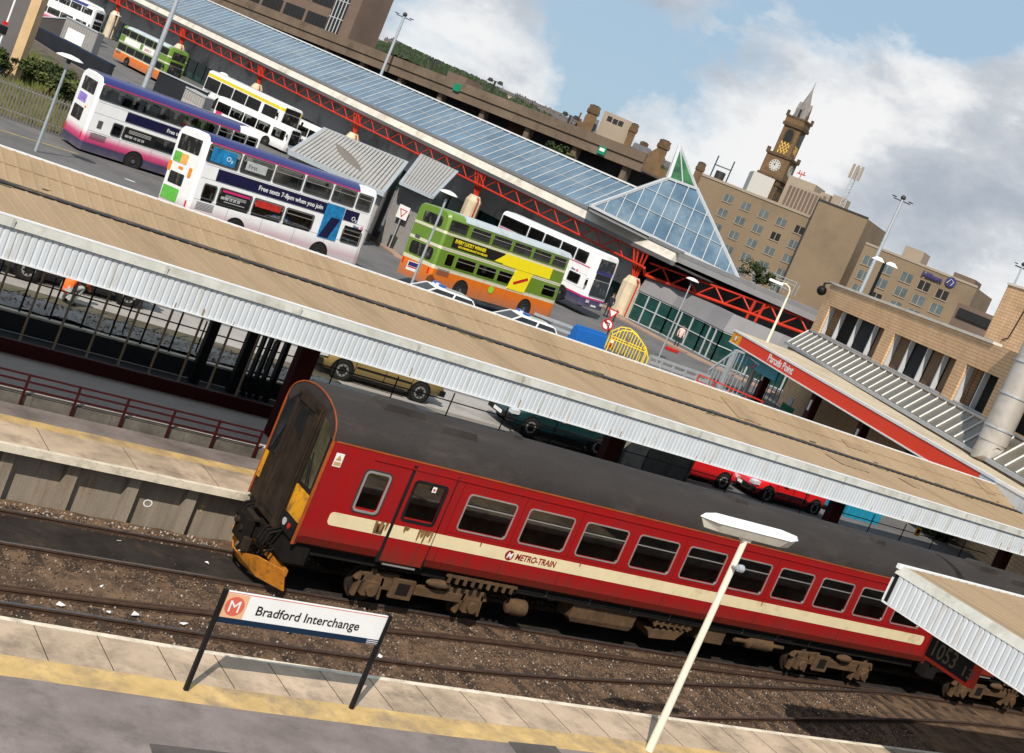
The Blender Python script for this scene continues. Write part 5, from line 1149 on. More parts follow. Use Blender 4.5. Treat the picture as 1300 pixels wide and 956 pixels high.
g = mb('lamp_white')
for dx in (-1, 1): c_ = Vector((p.x, p.y, h-.1))+hx*dx*.5; g.loft([[c_+hx*v[0]+Vector((0, v[1], v[2])) for v in ((-.35, -.2, 0), (.35, -.2, 0), (.35, .2, 0), (-.35, .2, 0))], [c_+hx*v[0]+Vector((0, v[1], v[2])) for v in ((-.1, -.1, .25), (.1, -.1, .25), (.1, .1, .25), (-.1, .1, .25))]])
g.build('lanterns', t)
# ================================================================ bus station
P0 = Vector((66.9, 81.6, 0)); su = Vector((-.1330, .9911, .0245)); sn = Vector((-.9911, -.1330, 0))
def Q(s, o, z): return P0 + su*s + sn*o + Vector((0, 0, z))
mat('pillar_cream', (.62,.52,.37), .75, var=.08, scale=1.5, dirt=(.45,.37,.26), dscale=.6); mat('station_wall', (.36,.34,.33), .8, var=.1, scale=.2, dirt=(.12,.11,.105), dscale=.3)
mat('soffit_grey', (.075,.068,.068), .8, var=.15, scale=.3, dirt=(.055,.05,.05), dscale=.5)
mat('fascia_grey', (.22,.215,.22), .55, .2, var=.1, scale=.7); mat('fascia_cream', (.66,.61,.53), .6, var=.1, scale=.6, dirt=(.42,.37,.3), dscale=.5); mat('lead_grey', (.21,.205,.215), .6, .1, var=.12, scale=.5)
mat('glazing', (.085,.145,.21), .14, var=.3, scale=.25, spec=.7, dirt=(.16,.22,.27), dscale=.35, dthr=.47); mat('glaze_bar', (.46,.48,.50), .5, var=.05); mat('glazing_green', (.03,.12,.04), .12, var=.6, scale=.7, spec=.8)
t = root('bus_station', 'long bus station hall with a glazed roof, red steel trusses and cream pillars', 'station', Q(50, 0, 1.6))
S0, S1 = 4, 150
g = mb('glazing'); g.prism([Q(s, o, z) for s, o, z in ((S0-3, .3, 8.72), (S1, .3, 8.72), (S1, -3.8, 11.72), (S0-3, -3.8, 11.72))], (0, 0, -.08)); rf = g.build('glass_roof', t)
g = mb('glaze_bar'); s = S0-3
while s < S1:
    w_ = .085 if round((s-S0)/1.24) % 2 == 0 else .035; g.bar(Q(s, .3, 8.78), Q(s, -3.8, 11.78), w_, .06); s += 1.24
for o, z in ((-1.6, 10.14),): g.bar(Q(S0-3, o, z), Q(S1, o, z), .05, .04)
g.build('glazing_bars', rf)
g = mb('white'); g.bar(Q(S0-3, -3.8, 11.82), Q(S1, -3.8, 11.82), .25, .13); g.build('ridge', rf)
g = mb('lead_grey'); g.prism([Q(s, o, z) for s, o, z in ((S0-3, -3.9, 11.7), (S1, -3.9, 11.7), (S1, -13, 8), (S0-3, -13, 8))], (0, 0, -.2)); g.build('rear_roof', t)
g = mb('fascia_grey'); g.bar(Q(-4, .5, 8.58), Q(S1, .5, 8.58), .4, .26); g.build('gutter', t)
g = mb('fascia_cream'); g.loft([[Q(s, .85, 7.72), Q(s, .6, 8.44), Q(s, .2, 8.44), Q(s, .2, 7.72)] for s in (-3.5, S1)]); g.build('eaves_band', t)
g = mb('fascia_grey'); g.loft([[Q(s, .75, 7.38), Q(s, .88, 7.7), Q(s, .3, 7.7), Q(s, .3, 7.38)] for s in (-3.5, S1)]); g.build('fascia', t)
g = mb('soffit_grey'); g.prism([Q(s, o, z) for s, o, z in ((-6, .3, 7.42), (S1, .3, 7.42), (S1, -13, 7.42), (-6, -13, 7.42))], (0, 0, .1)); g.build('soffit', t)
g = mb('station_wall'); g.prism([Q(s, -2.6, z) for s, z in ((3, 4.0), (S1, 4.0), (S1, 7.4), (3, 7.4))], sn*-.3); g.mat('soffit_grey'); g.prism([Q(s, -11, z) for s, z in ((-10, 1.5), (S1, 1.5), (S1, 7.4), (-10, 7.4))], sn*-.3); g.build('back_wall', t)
g = mb('glass_green'); 
for i in range(56):
    s = 4+2.6*i; g.prism([Q(a, -3.2, z) for a, z in ((s, 1.5), (s+2.35, 1.5), (s+2.35, 4.0), (s, 4.0))], sn*.05)
g.build('concourse_glazing', t)
g = mb('red_steel'); zb, zt = 6.28, 7.32
TO = .6; g.tube(Q(-1, TO, zb), Q(S1, TO, zb), .095, 8); g.tube(Q(-1, TO, zt), Q(S1, TO, zt), .07, 8); n = 62
for i in range(n):
    s = i*2.79-23.5+22.3; 
    if s < -1: continue
    k = round(s/2.79); a = s; b = s+2.79/2
    g.tube(Q(a, TO, zb), Q(a+1.4, TO, zt), .05, 6); g.tube(Q(a+2.79, TO, zb), Q(a+1.4, TO, zt), .05, 6)
g.build('truss', t)
for k in range(0, 7):
    s = 22.32*k; h = 4.0; gb = G(790.6, 408.7).z if k == 0 else None
    c_ = Q(s, .1, 0); zb_ = c_.z+1.6; g = mb('pillar_cream')
    def oc(r_, z): return [c_+Vector((math.cos(R(22.5+45*i))*r_, math.sin(R(22.5+45*i))*r_, z)) for i in range(8)]
    g.loft([oc(.78, .8), oc(.78, 4.7), oc(.5, 5.25)]); pl = g.build('pillar', t)
    g = mb('red_steel')
    for a, b in ((-1.5, 1.2), (1.5, 1.2), (-.6, 1.2), (.6, 1.2)): g.tube(c_+Vector((0, 0, 5.1))+su*a*.12, Q(s+a*.55, b*.5, zt), .085, 8)
    g.tube(Q(s-.85, .3, 1.6), Q(s-.85, .3, 5.0), .06, 6); g.tube(Q(s-.85, .3, 5.0), c_+Vector((0, 0, 5.3)), .07, 6); g.build('strut', pl)
# pyramid lantern
A_, B_, T_ = AD(750, 262, 104), AD(937, 355, 104), AD(862, 187, 112)
KL = AD(848.5, 227, 107.5); KR = AP(884, 240, A_, (B_-A_).cross(KL-A_)); T_ = AD(863, 184.5, 109.5)
e_ = dn(B_-A_, 0).normalized(); pr = Vector((-e_.y, e_.x, 0)); pr = pr if pr.dot(fw) > 0 else -pr; w_ = (B_-A_).length*.9; C_, D_ = B_+pr*w_, A_+pr*w_
kw = (KR-KL).length*1.1; KR2, KL2 = KR+pr*kw, KL+pr*kw; T_ = T_
t2 = root('glass_pyramid', 'glass pyramid with a steep green glazed tip on the bus station roof', 'roof light', dn((A_+C_)/2, A_.z))
gb = mb('glaze_bar'); gg = mb('glazing'); gt = mb('glazing_green'); ctr = (A_+C_)/2
for a, b, kb, ka in ((A_, B_, KR, KL), (B_, C_, KR2, KR), (C_, D_, KL2, KR2), (D_, A_, KL, KL2)):
    gg.quad(a, b, kb, ka); gt.quad(ka, kb, T_)
    nrm = (b-a).cross(ka-a).normalized(); nrm = nrm if nrm.dot((a+b)/2-ctr) > 0 else -nrm; o = nrm*.07
    ex_ = (b-a).normalized(); uy = nrm.cross(ex_); uy = uy if uy.dot(ka-a) > 0 else -uy; Ln = (b-a).length
    p2 = lambda q: ((q-a).dot(ex_), (q-a).dot(uy)); kax, kay = p2(ka); kbx, kby = p2(kb)
    for i in range(1, 12):
        x = Ln*i/12
        if x < kax: h = kay*x/kax
        elif x > kbx: h = kby*(Ln-x)/(Ln-kbx)
        else: h = kay+(kby-kay)*(x-kax)/(kbx-kax)
        gb.bar(a+ex_*x+o, a+ex_*x+uy*h+o, .055, .07)
    for h in (.36, .68): gb.bar(a.lerp(ka, h)+o, b.lerp(kb, h)+o, .05, .05)
    gb.bar(ka+o, kb+o, .28, .2); gb.bar(a+o, ka+o, .2, .2); gb.bar(a+o, b+o, .2, .22)
    gb.bar((ka+kb)/2+o, T_+o, .08, .08)
for k_, w2 in ((KL, .26), (KR, .16), (KR2, .16), (KL2, .2)): gb.bar(k_, T_, w2, .25)
gg.build('glazing', t2); gt.build('green_tip', t2); gb.build('frame', t2)
g = mb('fascia_grey'); g.prism([A_-Vector((0, 0, .12)), B_-Vector((0, 0, .12)), C_-Vector((0, 0, .12)), D_-Vector((0, 0, .12))], (0, 0, -.25)); g.build('base', t2)
# right-hand wing beyond the first pillar
t = root('station_wing', 'grey entrance wing with teal glass wall, right of the big cream pillar', 'station', G(880, 446))
w0, f1 = AD(821, 316, 104.5), AD(1029, 406, 97); wz_ = (w0.z+f1.z)/2
wd = (f1-w0); wd.z = 0; wd.normalize(); wn = Vector((-wd.y, wd.x, 0)); wn = wn if wn.dot(fw) > 0 else -wn
f0 = Q(-3, .75, 7.4)
for nm, mm, z0_, z1_, o0, o1 in (('fascia', 'fascia_grey', 0, .45, 0, .3), ('eaves_band', 'fascia_grey', .47, .8, .2, .5), ('roof', 'lead_grey', .6, .75, .5, 12), ('soffit', 'soffit_grey', .02, .1, .3, 9)):
    g = mb(mm); fa = Vector((f0.x, f0.y, f0.z)); fb = Vector((w0.x, w0.y, wz_)); fc = fb+wd*30
    g.loft([[p+wn*o0+Vector((0, 0, z0_)), p+wn*o1+Vector((0, 0, z0_)), p+wn*o1+Vector((0, 0, z1_)), p+wn*(o0+(.1 if nm == 'fascia' else 0))+Vector((0, 0, z1_))] for p in (fa, fb, fc)]); g.build(nm, t)
t0, t1 = AP(818, 349, w0+wn*.35, wn), AP(1021, 423, w0+wn*.35, wn); za_, zb_ = t0.z, t1.z; t0.z = t1.z = 0; td = (t1-t0).normalized(); TL = (t1-t0).length+6; zsl = (zb_-za_)/(t1-t0).length
g = mb('red_steel'); tz = lambda s, z: t0+td*s+Vector((0, 0, z-6.25+za_+zsl*s)); g.tube(tz(0, 6.25), tz(TL, 6.25), .12, 8); g.tube(tz(0, 7.3), tz(TL, 7.3), .08, 8); g.tube(Q(-1, .6, 6.28), tz(0, 6.25), .12, 8)
for i in range(int(TL/2.4)): g.tube(tz(i*2.4, 6.25), tz(i*2.4+1.2, 7.3), .07, 6); g.tube(tz(i*2.4+2.4, 6.25), tz(i*2.4+1.2, 7.3), .07, 6)
for s in (9.5, 10.3, 19.5, 20.3): g.tube(tz(s*.9+.8, 5.2), tz(s, 7.3), .12, 8)
g.build('truss', t)
base = [G(*q) for q in ((796, 404), (838, 424), (880, 446), (902, 458), (965, 485), (1040, 516))]
GH = 2.35
for i, (a, b) in enumerate(zip(base, base[1:])):
    g = mb('glass_green'); g.prism([a, b, b+Vector((0, 0, GH)), a+Vector((0, 0, GH))], wn*.1); gw = g.build('glass_wall', t)
    g = mb('glaze_bar'); n = 3
    for k in range(n+1): p = a.lerp(b, k/n)-wn*.04; g.bar(p, p+Vector((0, 0, GH)), .09)
    for z in (0.05, GH*.55, GH): g.bar(a-wn*.04+Vector((0, 0, z)), b-wn*.04+Vector((0, 0, z)), .07)
    g.build('mullions', gw)
tpx = ((815, 347), (858, 366), (900, 384), (925, 396), (1000, 427), (1075, 458))
g = mb('lead_grey'); g.loft([[p-wn*.15+Vector((0, 0, GH+.08)), p+wn*.9+Vector((0, 0, GH+.08)), dn(p+wn*1.2, vz(*q, p+wn*.4)), dn(p+wn*.4, vz(*q, p+wn*.4))] for p, q in zip(base, tpx)]); g.build('lead_skirt', t)
g = mb('station_wall'); g.loft([[p+wn*9+Vector((0, 0, 0)), p+wn*9.2+Vector((0, 0, 0)), p+wn*9.2+Vector((0, 0, 5.6)), p+wn*9+Vector((0, 0, 5.6))] for p in base]); g.build('rear_wall', t)
t = root('maintenance_rail', 'light grey handrail on top of the grey skirt, before the red truss', 'railing', base[3]+Vector((0, 0, 3.5)))
g = mb('galv'); pts = [AZ(q[0], q[1], 5.6) for q in ((918, 388), (945, 402), (972, 414), (1003, 428))]
for a, b in zip(pts, pts[1:]):
    for h in (.5, 1.0): g.bar(a+Vector((0, 0, h-.3)), b+Vector((0, 0, h-.3)), .05)
for i in range(len(pts)): g.bar(pts[i]-Vector((0, 0, .4)), pts[i]+Vector((0, 0, .75)), .05)
for i in range(3): c_ = (pts[i]+pts[i+1])/2; g.bar(c_-Vector((0, 0, .4)), c_+Vector((0, 0, .75)), .05)
g.build('handrail', t)
# roof plant cage and shrub on the wing roof
t = root('roof_cage', 'pale steel cage of handrails on the station roof below the hotel windows', 'railing', AZ(975, 350, 8.3)); g = mb('galv')
pts = [AZ(x, y, 8.3) for x, y in ((948, 352), (962, 358), (976, 363), (990, 369), (1004, 375))]
for a, b in zip(pts, pts[1:]):
    for h in (.6, 1.5, 2.0): g.bar(a+Vector((0, 0, h)), b+Vector((0, 0, h)), .1)
for p in pts: g.bar(p, p+Vector((0, 0, 2.0)), .1); g.bar(p+wn*1.5, p+wn*1.5+Vector((0, 0, 2.0)), .1); g.bar(p+Vector((0, 0, 2)), p+wn*1.5+Vector((0, 0, 2)), .08)
g.build('bars', t)
c_ = AD(966, 347, 150); t = root('roof_tree', 'olive green tree growing behind the steel cage below the hotel', 'tree', Vector((c_.x, c_.y, gh(c_.x, c_.y)))); g = MB(); leaf_cloud(g, c_, (2.6, 1.6, 1.3), 1300, .2, 9, ('leaf_dark', 'leaf_dark', 'leaf_mid')); g.build('crown', t); g = mb('bark'); g.tube((c_.x, c_.y, gh(c_.x, c_.y)), c_, .22, 8, .1); g.build('trunk', t)
# ================================================================ sheds, fences and clutter in the yard
mat('cladding', (.40,.385,.365), .55, .1, var=.06, scale=1, dirt=(.33,.31,.28), dscale=.6); mat('cladding_wall', (.30,.29,.285), .6, .1, var=.08); mat('cladding_gap', (.17,.15,.13), .8, var=.1)
def sheet_quad(name, a, b, c_, d, n, m, parent, h=.06, gap='cladding_gap', th=.1):
    """ribbed sheet between edges a-b (eave) and d-c (ridge), ribs run from eave to ridge"""
    a, b, c_, d = map(Vector, (a, b, c_, d)); nr = (b-a).cross(d-a).normalized(); nr = nr if nr.dot(CAM-a) > 0 else -nr
    g = mb(gap); g.prism([a, b, c_, d], -nr*th); g.mat(m)
    for i in range(n):
        f0_, f1_ = i/n+.12/n, (i+1)/n-.05/n
        g.loft([[a.lerp(b, f)+nr*k for f, k in ((f0_, 0.004), (f1_, 0.004), (f1_-.1/n, h), (f0_+.1/n, h))], [d.lerp(c_, f)+nr*k for f, k in ((f0_, 0.004), (f1_, 0.004), (f1_-.1/n, h), (f0_+.1/n, h))]])
    return g.build(name, parent)
def dn(p, z): return Vector((p.x, p.y, z))
e0, e1 = AZ(367, 193, 5.0), AZ(486, 246, 5.0); r0_, r1_ = AZ(412, 163, 6.9), AZ(517, 206, 6.9)
t = root('ribbed_shed', 'long low shed with a ribbed pale roof behind the white and blue bus', 'shed', dn(e0, 1.7))
sheet_quad('roof', e0, e1, r1_, r0_, 24, 'cladding', t)
g = mb('galv'); g.bar(e0, e1+(e1-e0)*.02, .25, .3); g.bar(r0_, r1_, .2, .15); g.bar(e0, r0_, .15, .15); g.bar(e1, r1_, .15, .15); g.build('gutter', t)
g = mb('cladding_wall'); i_ = (r0_-e0)*.06; i_.z = 0
g.prism([e0+i_-Vector((0, 0, .1)), e1+i_-Vector((0, 0, .1)), dn(e1+i_, 1.5), dn(e0+i_, 1.5)], i_*.2); g.prism([e1+i_, r1_-i_, dn(r1_-i_, 1.5), dn(e1+i_, 1.5)], (e0-e1)*.01); g.build('wall', t)
wl = G(478, 308); wr = G(518, 327); zt0 = vz(503, 228, wl); a = AZ(503, 228, zt0); zt = zt0
a = Vector((wl.x, wl.y, zt)); b = AP(550, 248, wl, (wr-wl).cross(Vector((0, 0, 1)))); b.z = zt
r0_, r1_ = AZ(535, 196, zt+1.35), AZ(581, 218, zt+1.35)
t = root('corrugated_shed', 'tall grey corrugated shed left of the green bus', 'shed', wl)
sheet_quad('wall', wl, dn(b, wl.z), b, a, 22, 'cladding_wall', t, .05)
bk = (r0_-a); bk.z = 0; sheet_quad('side_wall', dn(b, wl.z), dn(b+bk, wl.z), b+bk+Vector((0, 0, 1.2)), b, 20, 'cladding_wall', t, .05)
o_ = (a-r0_)*.03; sheet_quad('roof', a+o_, b+o_, r1_, r0_, 12, 'cladding', t, .05); g = mb('galv'); g.bar(a+o_, b+o_, .2, .2); g.bar(a+o_, r0_, .15, .15); g.bar(b+o_, r1_, .15, .15); g.bar(r0_, r1_, .15, .15); g.build('trim', t)
q = AP(512, 269, a+(a-bk)*0+Vector((0, 0, 0)), (wr-wl).cross(Vector((0, 0, 1)))) - bk.normalized()*.5
sx_ = (b-a).normalized(); t = root('give_way_sign', 'white square sign with a red triangle in front of the corrugated shed', 'sign', dn(q, 1.7)); up_ = Vector((0, 0, 1)); fn = -bk.normalized()
g = mb('white'); g.prism([q-sx_*.42-up_*.42, q+sx_*.42-up_*.42, q+sx_*.42+up_*.42, q-sx_*.42+up_*.42], fn*.03); pn = g.build('panel', t)
def tri(g, c_, r_, off): g.prism([c_+sx_*math.cos(R(an))*r_+up_*math.sin(R(an))*r_+fn*off for an in (30, 150, 270)], fn*.005)
g = mb('red_lamp'); tri(g, q, .36, .031); g.mat('white'); tri(g, q, .23, .037); g.build('triangle', pn); g = mb('galv'); g.tube(q-fn*.02, dn(q, 1.7)-fn*.02, .04); g.build('post', t)
p = G(495, 316); t = root('litter_bin', 'dark round litter bin standing at the foot of the corrugated shed wall', 'bin', p); g = mb('dark_metal'); g.lathe([(.26, 0), (.3, .8), (.3, .85), (.2, .9), (.05, .92)], p, 14); g.build('drum', t)
# palisade fence
f_a, f_b = G(-40, 134), G(112, 186); d_ = (f_b-f_a); n = int(d_.length/.175); t = root('palisade_fence', 'grey spiked palisade fence below the grassy bank at far left', 'fence', f_a)
for z in (.45, 1.75): g = mb('galv'); g.bar(f_a+Vector((0, 0, z)), f_b+Vector((0, 0, z)), .05, .06); g.build('rail', t)
g = mb(mat('palisade', (.19,.165,.14), .7, .2, var=.2)); sx2 = d_.normalized(); fn2 = Vector((sx2.y, -sx2.x, 0))
for i in range(n):
    p = f_a+d_*(i/n)+fn2*.05; g.prism([p-sx2*.042, p+sx2*.042, p+sx2*.042+Vector((0, 0, 1.85)), p+Vector((0, 0, 2.0)), p-sx2*.042+Vector((0, 0, 1.85))], fn2*.02)
g.build('pales', t)
# grassy bank and dark retaining wall
wa, wb = AD(20, 42, 106), AD(118, 106, 88); wa2 = wa+(wa-wb)*.6; wb2 = wb+(wb-wa)*.35
g = mb('soil'); rows = []
fl = f_a+(f_a-f_b)*.5
for j in range(7):
    f = j/6; rows.append([(lambda p: (p.x+random.uniform(-.3, .3), p.y, p.z+random.uniform(-.12, .12)))((fl.lerp(f_b, i/30)+Vector((0, 1.2, 0))).lerp(wa2.lerp(wb2, i/30), f)) for i in range(31)])
g._add([p for r_ in rows for p in r_], [(j*31+i, j*31+i+1, (j+1)*31+i+1, (j+1)*31+i) for j in range(6) for i in range(30)]); struct(g.build('grass_bank', smooth=True))
g = MB(); mat('grass_a', (.10,.13,.03), .85, var=.4); mat('grass_b', (.19,.19,.06), .85, var=.3)
for i in range(7000):
    u_, v_ = rs.random(), rs.random()*.85; p = (fl.lerp(f_b, u_)+Vector((0, 1.2, 0))).lerp(wa2.lerp(wb2, u_), v_); g.mat('grass_a' if rs.random() < .55 else 'grass_b'); h = rs.uniform(.15, .5); dx = rs.uniform(-.15, .15)
    g._add([p-Vector((.06, 0, .05)), p+Vector((.06, 0, -.05)), p+Vector((dx, 0, h))], [(0, 1, 2)])
stuff(g.build('bank_grass'))
for i, (px, py, w, lab) in enumerate(((40, 94, 1.2, 'large dark green shrub on the bank above the spiked fence, right of the brick column'), (10, 88, .9, 'yellow-green shrub at the left edge on the bank foot of the brick column'), (66, 108, 1.05, 'green shrub on the bank just left of the disc topped lamp'), (86, 120, .8, 'small light green shrub on the bank beside the pink and navy bus'))):
    c_ = AD(px, py, 82-i*2); t = root('bank_shrub', lab, 'shrub', c_, 'shrubs on the bank'); g = MB(); leaf_cloud(g, c_+Vector((0, 0, .4)), (w*1.3, w, w*.7), 1100, .13, 20+i); g.build('foliage', t); g = mb('bark')
    for k in range(4): g.tube(c_-Vector((0, 0, .5)), c_+Vector((rs.uniform(-.6, .6), rs.uniform(-.5, .5), .6)), .04, 6, .015)
    g.build('stem', t)
mat('dark_wall', (.022,.024,.030), .8, var=.2, scale=.6); mat('brown_wall', (.17,.14,.12), .85, var=.15, scale=.8)
n_ = Vector((-(wb-wa).y, (wb-wa).x, 0)).normalized(); g = mb('brown_wall'); g.prism([wa2-Vector((0, 0, 2)), wb2-Vector((0, 0, 2)), wb2+Vector((0, 0, .35)), wa2+Vector((0, 0, .35))], n_*.25)
tag(g.build('bank_wall', loc=wa), 'brown sloping wall above the grassy bank at far left', 'wall')
h_ = vz(128, 82, AD(125, 98, 92)); g = mb('dark_wall'); c0, c1 = AD(34, 48, 108), AD(133, 103, 90); ht = 1.15; c1b = c1
g.prism([c0, c1, c1+Vector((0, 0, ht)), c0+Vector((0, 0, ht))], n_*.3); g.mat('navy'); g.prism([c0+Vector((0, 0, ht)), c1+Vector((0, 0, ht)), c1+Vector((0, 0, ht+.12)), c0+Vector((0, 0, ht+.12))], n_*.35)
tag(g.build('dark_hoarding', loc=c0), 'long near-black wall running behind the grassy bank to the left bus', 'wall')
g = mb('cladding_wall'); e0, e1 = AD(120, 92, 96), AD(330, 178, 84); g.prism([e0-Vector((0, 0, 2)), e1-Vector((0, 0, 2)), e1+Vector((0, 0, .25)), e0+Vector((0, 0, .25))], n_*.2)
g = mb('asphalt'); a_, b_ = AD(118, 88, 98), AD(300, 150, 92)
def clut(px4, d, m, label, name, th=1.2, ribs=0, cat='box'):
    P_ = [AD(*q, d) for q in px4]; bl, br, tr, tl = P_; tr = dn(br, tr.z); tl = dn(bl, tl.z); n2 = Vector((-(br-bl).y, (br-bl).x, 0)).normalized(); n2 = n2 if n2.dot(fw) > 0 else -n2
    t = root(name, label, cat, bl); g = mb(m); g.prism([bl-Vector((0, 0, .6)), br-Vector((0, 0, .6)), tr, tl], n2*th); g.build('body', t)
    if ribs:
        g = mb('cladding'); 
        for i in range(ribs): f = (i+.5)/ribs; g.bar(bl.lerp(br, f)-n2*.03, tl.lerp(tr, f)-n2*.03, .05)
        g.build('cladding', t)
    g = mb('galv'); g.bar(tl-n2*.02, tr-n2*.02, .12, .1); g.build('coping', t); return t, P_, n2
clut(((196, 108), (258, 134), (266, 118), (204, 90)), 100, 'dark_wall', 'black hoarding just above the roof of the left bus', 'black_hoarding', .3, cat='wall')
clut(((232, 122), (257, 136), (262, 124), (238, 111)), 90, 'cladding', 'small ribbed pale cabin above the roof of the left bus', 'ribbed_cabin', 2, 9, 'cabin')
t, P_, n2 = clut(((76, 46), (116, 66), (126, 42), (87, 22)), 120, 'cladding_wall', 'grey ribbed shed with a white roller door, left of the far green bus', 'roller_door_shed', 1.6, 14, 'shed')
q0 = AD(86, 50, 119.8); g = mb('white'); bl = P_[0].lerp(P_[1], .15); br = P_[0].lerp(P_[1], .68); g.prism([bl-n2*.08, br-n2*.08, br-n2*.08+Vector((0, 0, 1.1)), bl-n2*.08+Vector((0, 0, 1.1))], n2*.03); g.build('roller_door', t)
t, P_, n2 = clut(((36, 40), (80, 44), (86, 23), (42, 20)), 124, 'soffit_grey', 'dark grey flat sided shed left of the ribbed shed with the roller door', 'dark_shed', 4, 0, 'shed')
# handrail line on the ramp wall in the yard
t = root('mesh_fence', 'grey mesh fence line crossing the yard behind the left bus', 'fence', AD(105, 62, 108)); pa, pb = AD(112, 72, 104), AD(340, 172, 82)
g = mb('lead_grey'); pa2, pb2 = dn(pa, gz(pa.x, pa.y)), dn(pb, gz(pb.x, pb.y))
for i in range(40): p = pa2.lerp(pb2, i/39); g.tube(p, p+Vector((0, 0, 1.7)), .03, 5)
for z in (.6, 1.15, 1.7): g.bar(pa2+Vector((0, 0, z)), pb2+Vector((0, 0, z)), .03)
g.build('rails', t)
# brick column building at far left
brick('brick_tan', (.62,.42,.26), (.50,.33,.20), (.36,.25,.17), .30, .10, .012)
brick('brick_face', (.74,.48,.27), (.66,.42,.235), (.33,.21,.12), .34, .17, .012, off=0)
mat('render_grey', (.13,.12,.12), .85, var=.1, scale=.5); mat('stone_trim', (.58,.40,.22), .8, var=.1, scale=1)
b0 = AD(16, 84, 80); b0.z = 2.2; t = root('brick_column', 'tall sunlit tan brick column at the top left corner beside a grey wall', 'building', b0); hx2 = hx
g = mb('stone_trim'); g.prism([b0-hx*.3, b0+hx*.3, b0+hx*.3+Vector((0, 0, 9)), b0-hx*.3+Vector((0, 0, 9))], pr*.8 if False else Vector((fw.x, fw.y, 0)).normalized()*.9); g.build('column', t)
fl_ = Vector((fw.x, fw.y, 0)).normalized(); g = mb('render_grey'); g.prism([b0-hx*6+fl_*.2, b0-hx*.36+fl_*.2, b0-hx*.36+fl_*.2+Vector((0, 0, 6.2)), b0-hx*6+fl_*.2+Vector((0, 0, 6.2))], fl_*.7); g.build('wall', t)
z6 = vz(20, 28, b0); g = mb('brick_tan'); z5 = 0; g.mat('stone_trim'); g.prism([b0-hx*6+Vector((0, 0, 6.25-0))-Vector((0, 0, 0)), b0-hx*.36+Vector((0, 0, 6.25)), b0-hx*.36+Vector((0, 0, 9)), b0-hx*6+Vector((0, 0, 9))], fl_*.8); g.build('upper_wall', t)
p = AD(4, 42, 70); p.z = gz(p.x, p.y); h = vz(22, 0, p)+2; t = root('thin_post', 'thin white post with a dark box at the extreme top left', 'post', p); g = mb('lamp_white'); g.tube(p, dn(p, h), .05); g.build('pole', t); c_ = AP(4, 36, p, (fw.x, fw.y, 0)); g = mb('black'); g.box(c_.x-.2, c_.x+.2, c_.y-.15, c_.y+.15, c_.z-.3, c_.z+.15); g.mat('red_lamp'); g.box(c_.x-.12, c_.x+.12, c_.y-.16, c_.y+.1, c_.z+.2, c_.z+.4); g.build('signal_box', t)
# barriers, signs, cone
mat('barrier_blue', (.015,.12,.42), .5, var=.08); mat('rail_yellow', (.85,.62,.03), .45, var=.05)
a, b = G(730, 436), G(766, 447); d_ = (b-a).normalized(); n2 = Vector((-d_.y, d_.x, 0)); Lb = (b-a).length
t = root('water_barrier', 'blue plastic barrier between the police car and the yellow hoops', 'barrier', a); g = mb('barrier_blue')
g.loft([[a+d_*s+n2*y+Vector((0, 0, z)) for y, z in ((0, -.2), (.9, -.2), (.7, .85), (.15, .85))] for s in (0, Lb)]); bd = g.build('body', t, bevel=.03)
g = mb('barrier_blue'); 
for k in range(7): s = Lb*(k+.5)/7; g.box(0, 0, 0, 0, 0, 0) if False else g.loft([[a+d_*(s-.16)+n2*(.22)+Vector((0, 0, .84)), a+d_*(s+.16)+n2*.22+Vector((0, 0, .84)), a+d_*(s+.16)+n2*.62+Vector((0, 0, .84)), a+d_*(s-.16)+n2*.62+Vector((0, 0, .84))], [a+d_*(s-.12)+n2*.26+Vector((0, 0, 1.0)), a+d_*(s+.12)+n2*.26+Vector((0, 0, 1.0)), a+d_*(s+.12)+n2*.58+Vector((0, 0, 1.0)), a+d_*(s-.12)+n2*.58+Vector((0, 0, 1.0))]])
g.build('lug', bd)
t = root('yellow_hoop_pen', 'yellow tubular arched pen beside the no left turn sign', 'barrier', G(790, 452))
a, b = G(769, 446), G(818, 466); d_ = (b-a).normalized(); n2 = Vector((-d_.y, d_.x, 0)); Lb = (b-a).length
for off in (0, 1.6):
    prof = [(0, .0), (0, 1.05), (.18, 1.5), (.4, 1.62), (.6, 1.45), (.85, 1.05), (1, .55), (1, 0)]
    g = mb('rail_yellow'); P_ = [a+d_*(f*Lb)+n2*off+Vector((0, 0, z)) for f, z in prof]; g.path(P_, .04, 6)
    for f in (.15, .3, .45, .6, .75, .88):
        zt_ = next(z0_+(z1_-z0_)*(f-f0_)/max(1e-6, f1_-f0_) for (f0_, z0_), (f1_, z1_) in zip(prof[1:], prof[2:]) if f0_ <= f <= f1_); g.tube(a+d_*(f*Lb)+n2*off, a+d_*(f*Lb)+n2*off+Vector((0, 0, zt_)), .03, 6)
    g.tube(a+n2*off+Vector((0, 0, .8)), a+d_*Lb*.9+n2*off+Vector((0, 0, .8)), .03, 6); g.build('hoop_frame', t)
g = mb('rail_yellow'); 
for f, z in ((0, 1.05), (.4, 1.62), (.85, 1.05)): g.tube(a+d_*(f*Lb)+Vector((0, 0, z)), a+d_*(f*Lb)+n2*1.6+Vector((0, 0, z)), .035, 6)
g.build('cross_bar', t)
p = G(765, 438); t = root('turn_sign', 'road sign post with a red triangle above a round no left turn sign', 'sign', p); g = mb('dark_metal'); zt_ = vz(780, 392, p); g.tube(p, dn(p, zt_), .05); g.build('post', t)
c_ = AP(771, 412, p, (fw.x, fw.y, 0))-fl_*.08; ringp = lambda r_, o: [c_+hx*math.cos(R(a_))*r_*.8+Vector((0, 0, math.sin(R(a_))*r_*.8))-fl_*o for a_ in range(0, 360, 20)]
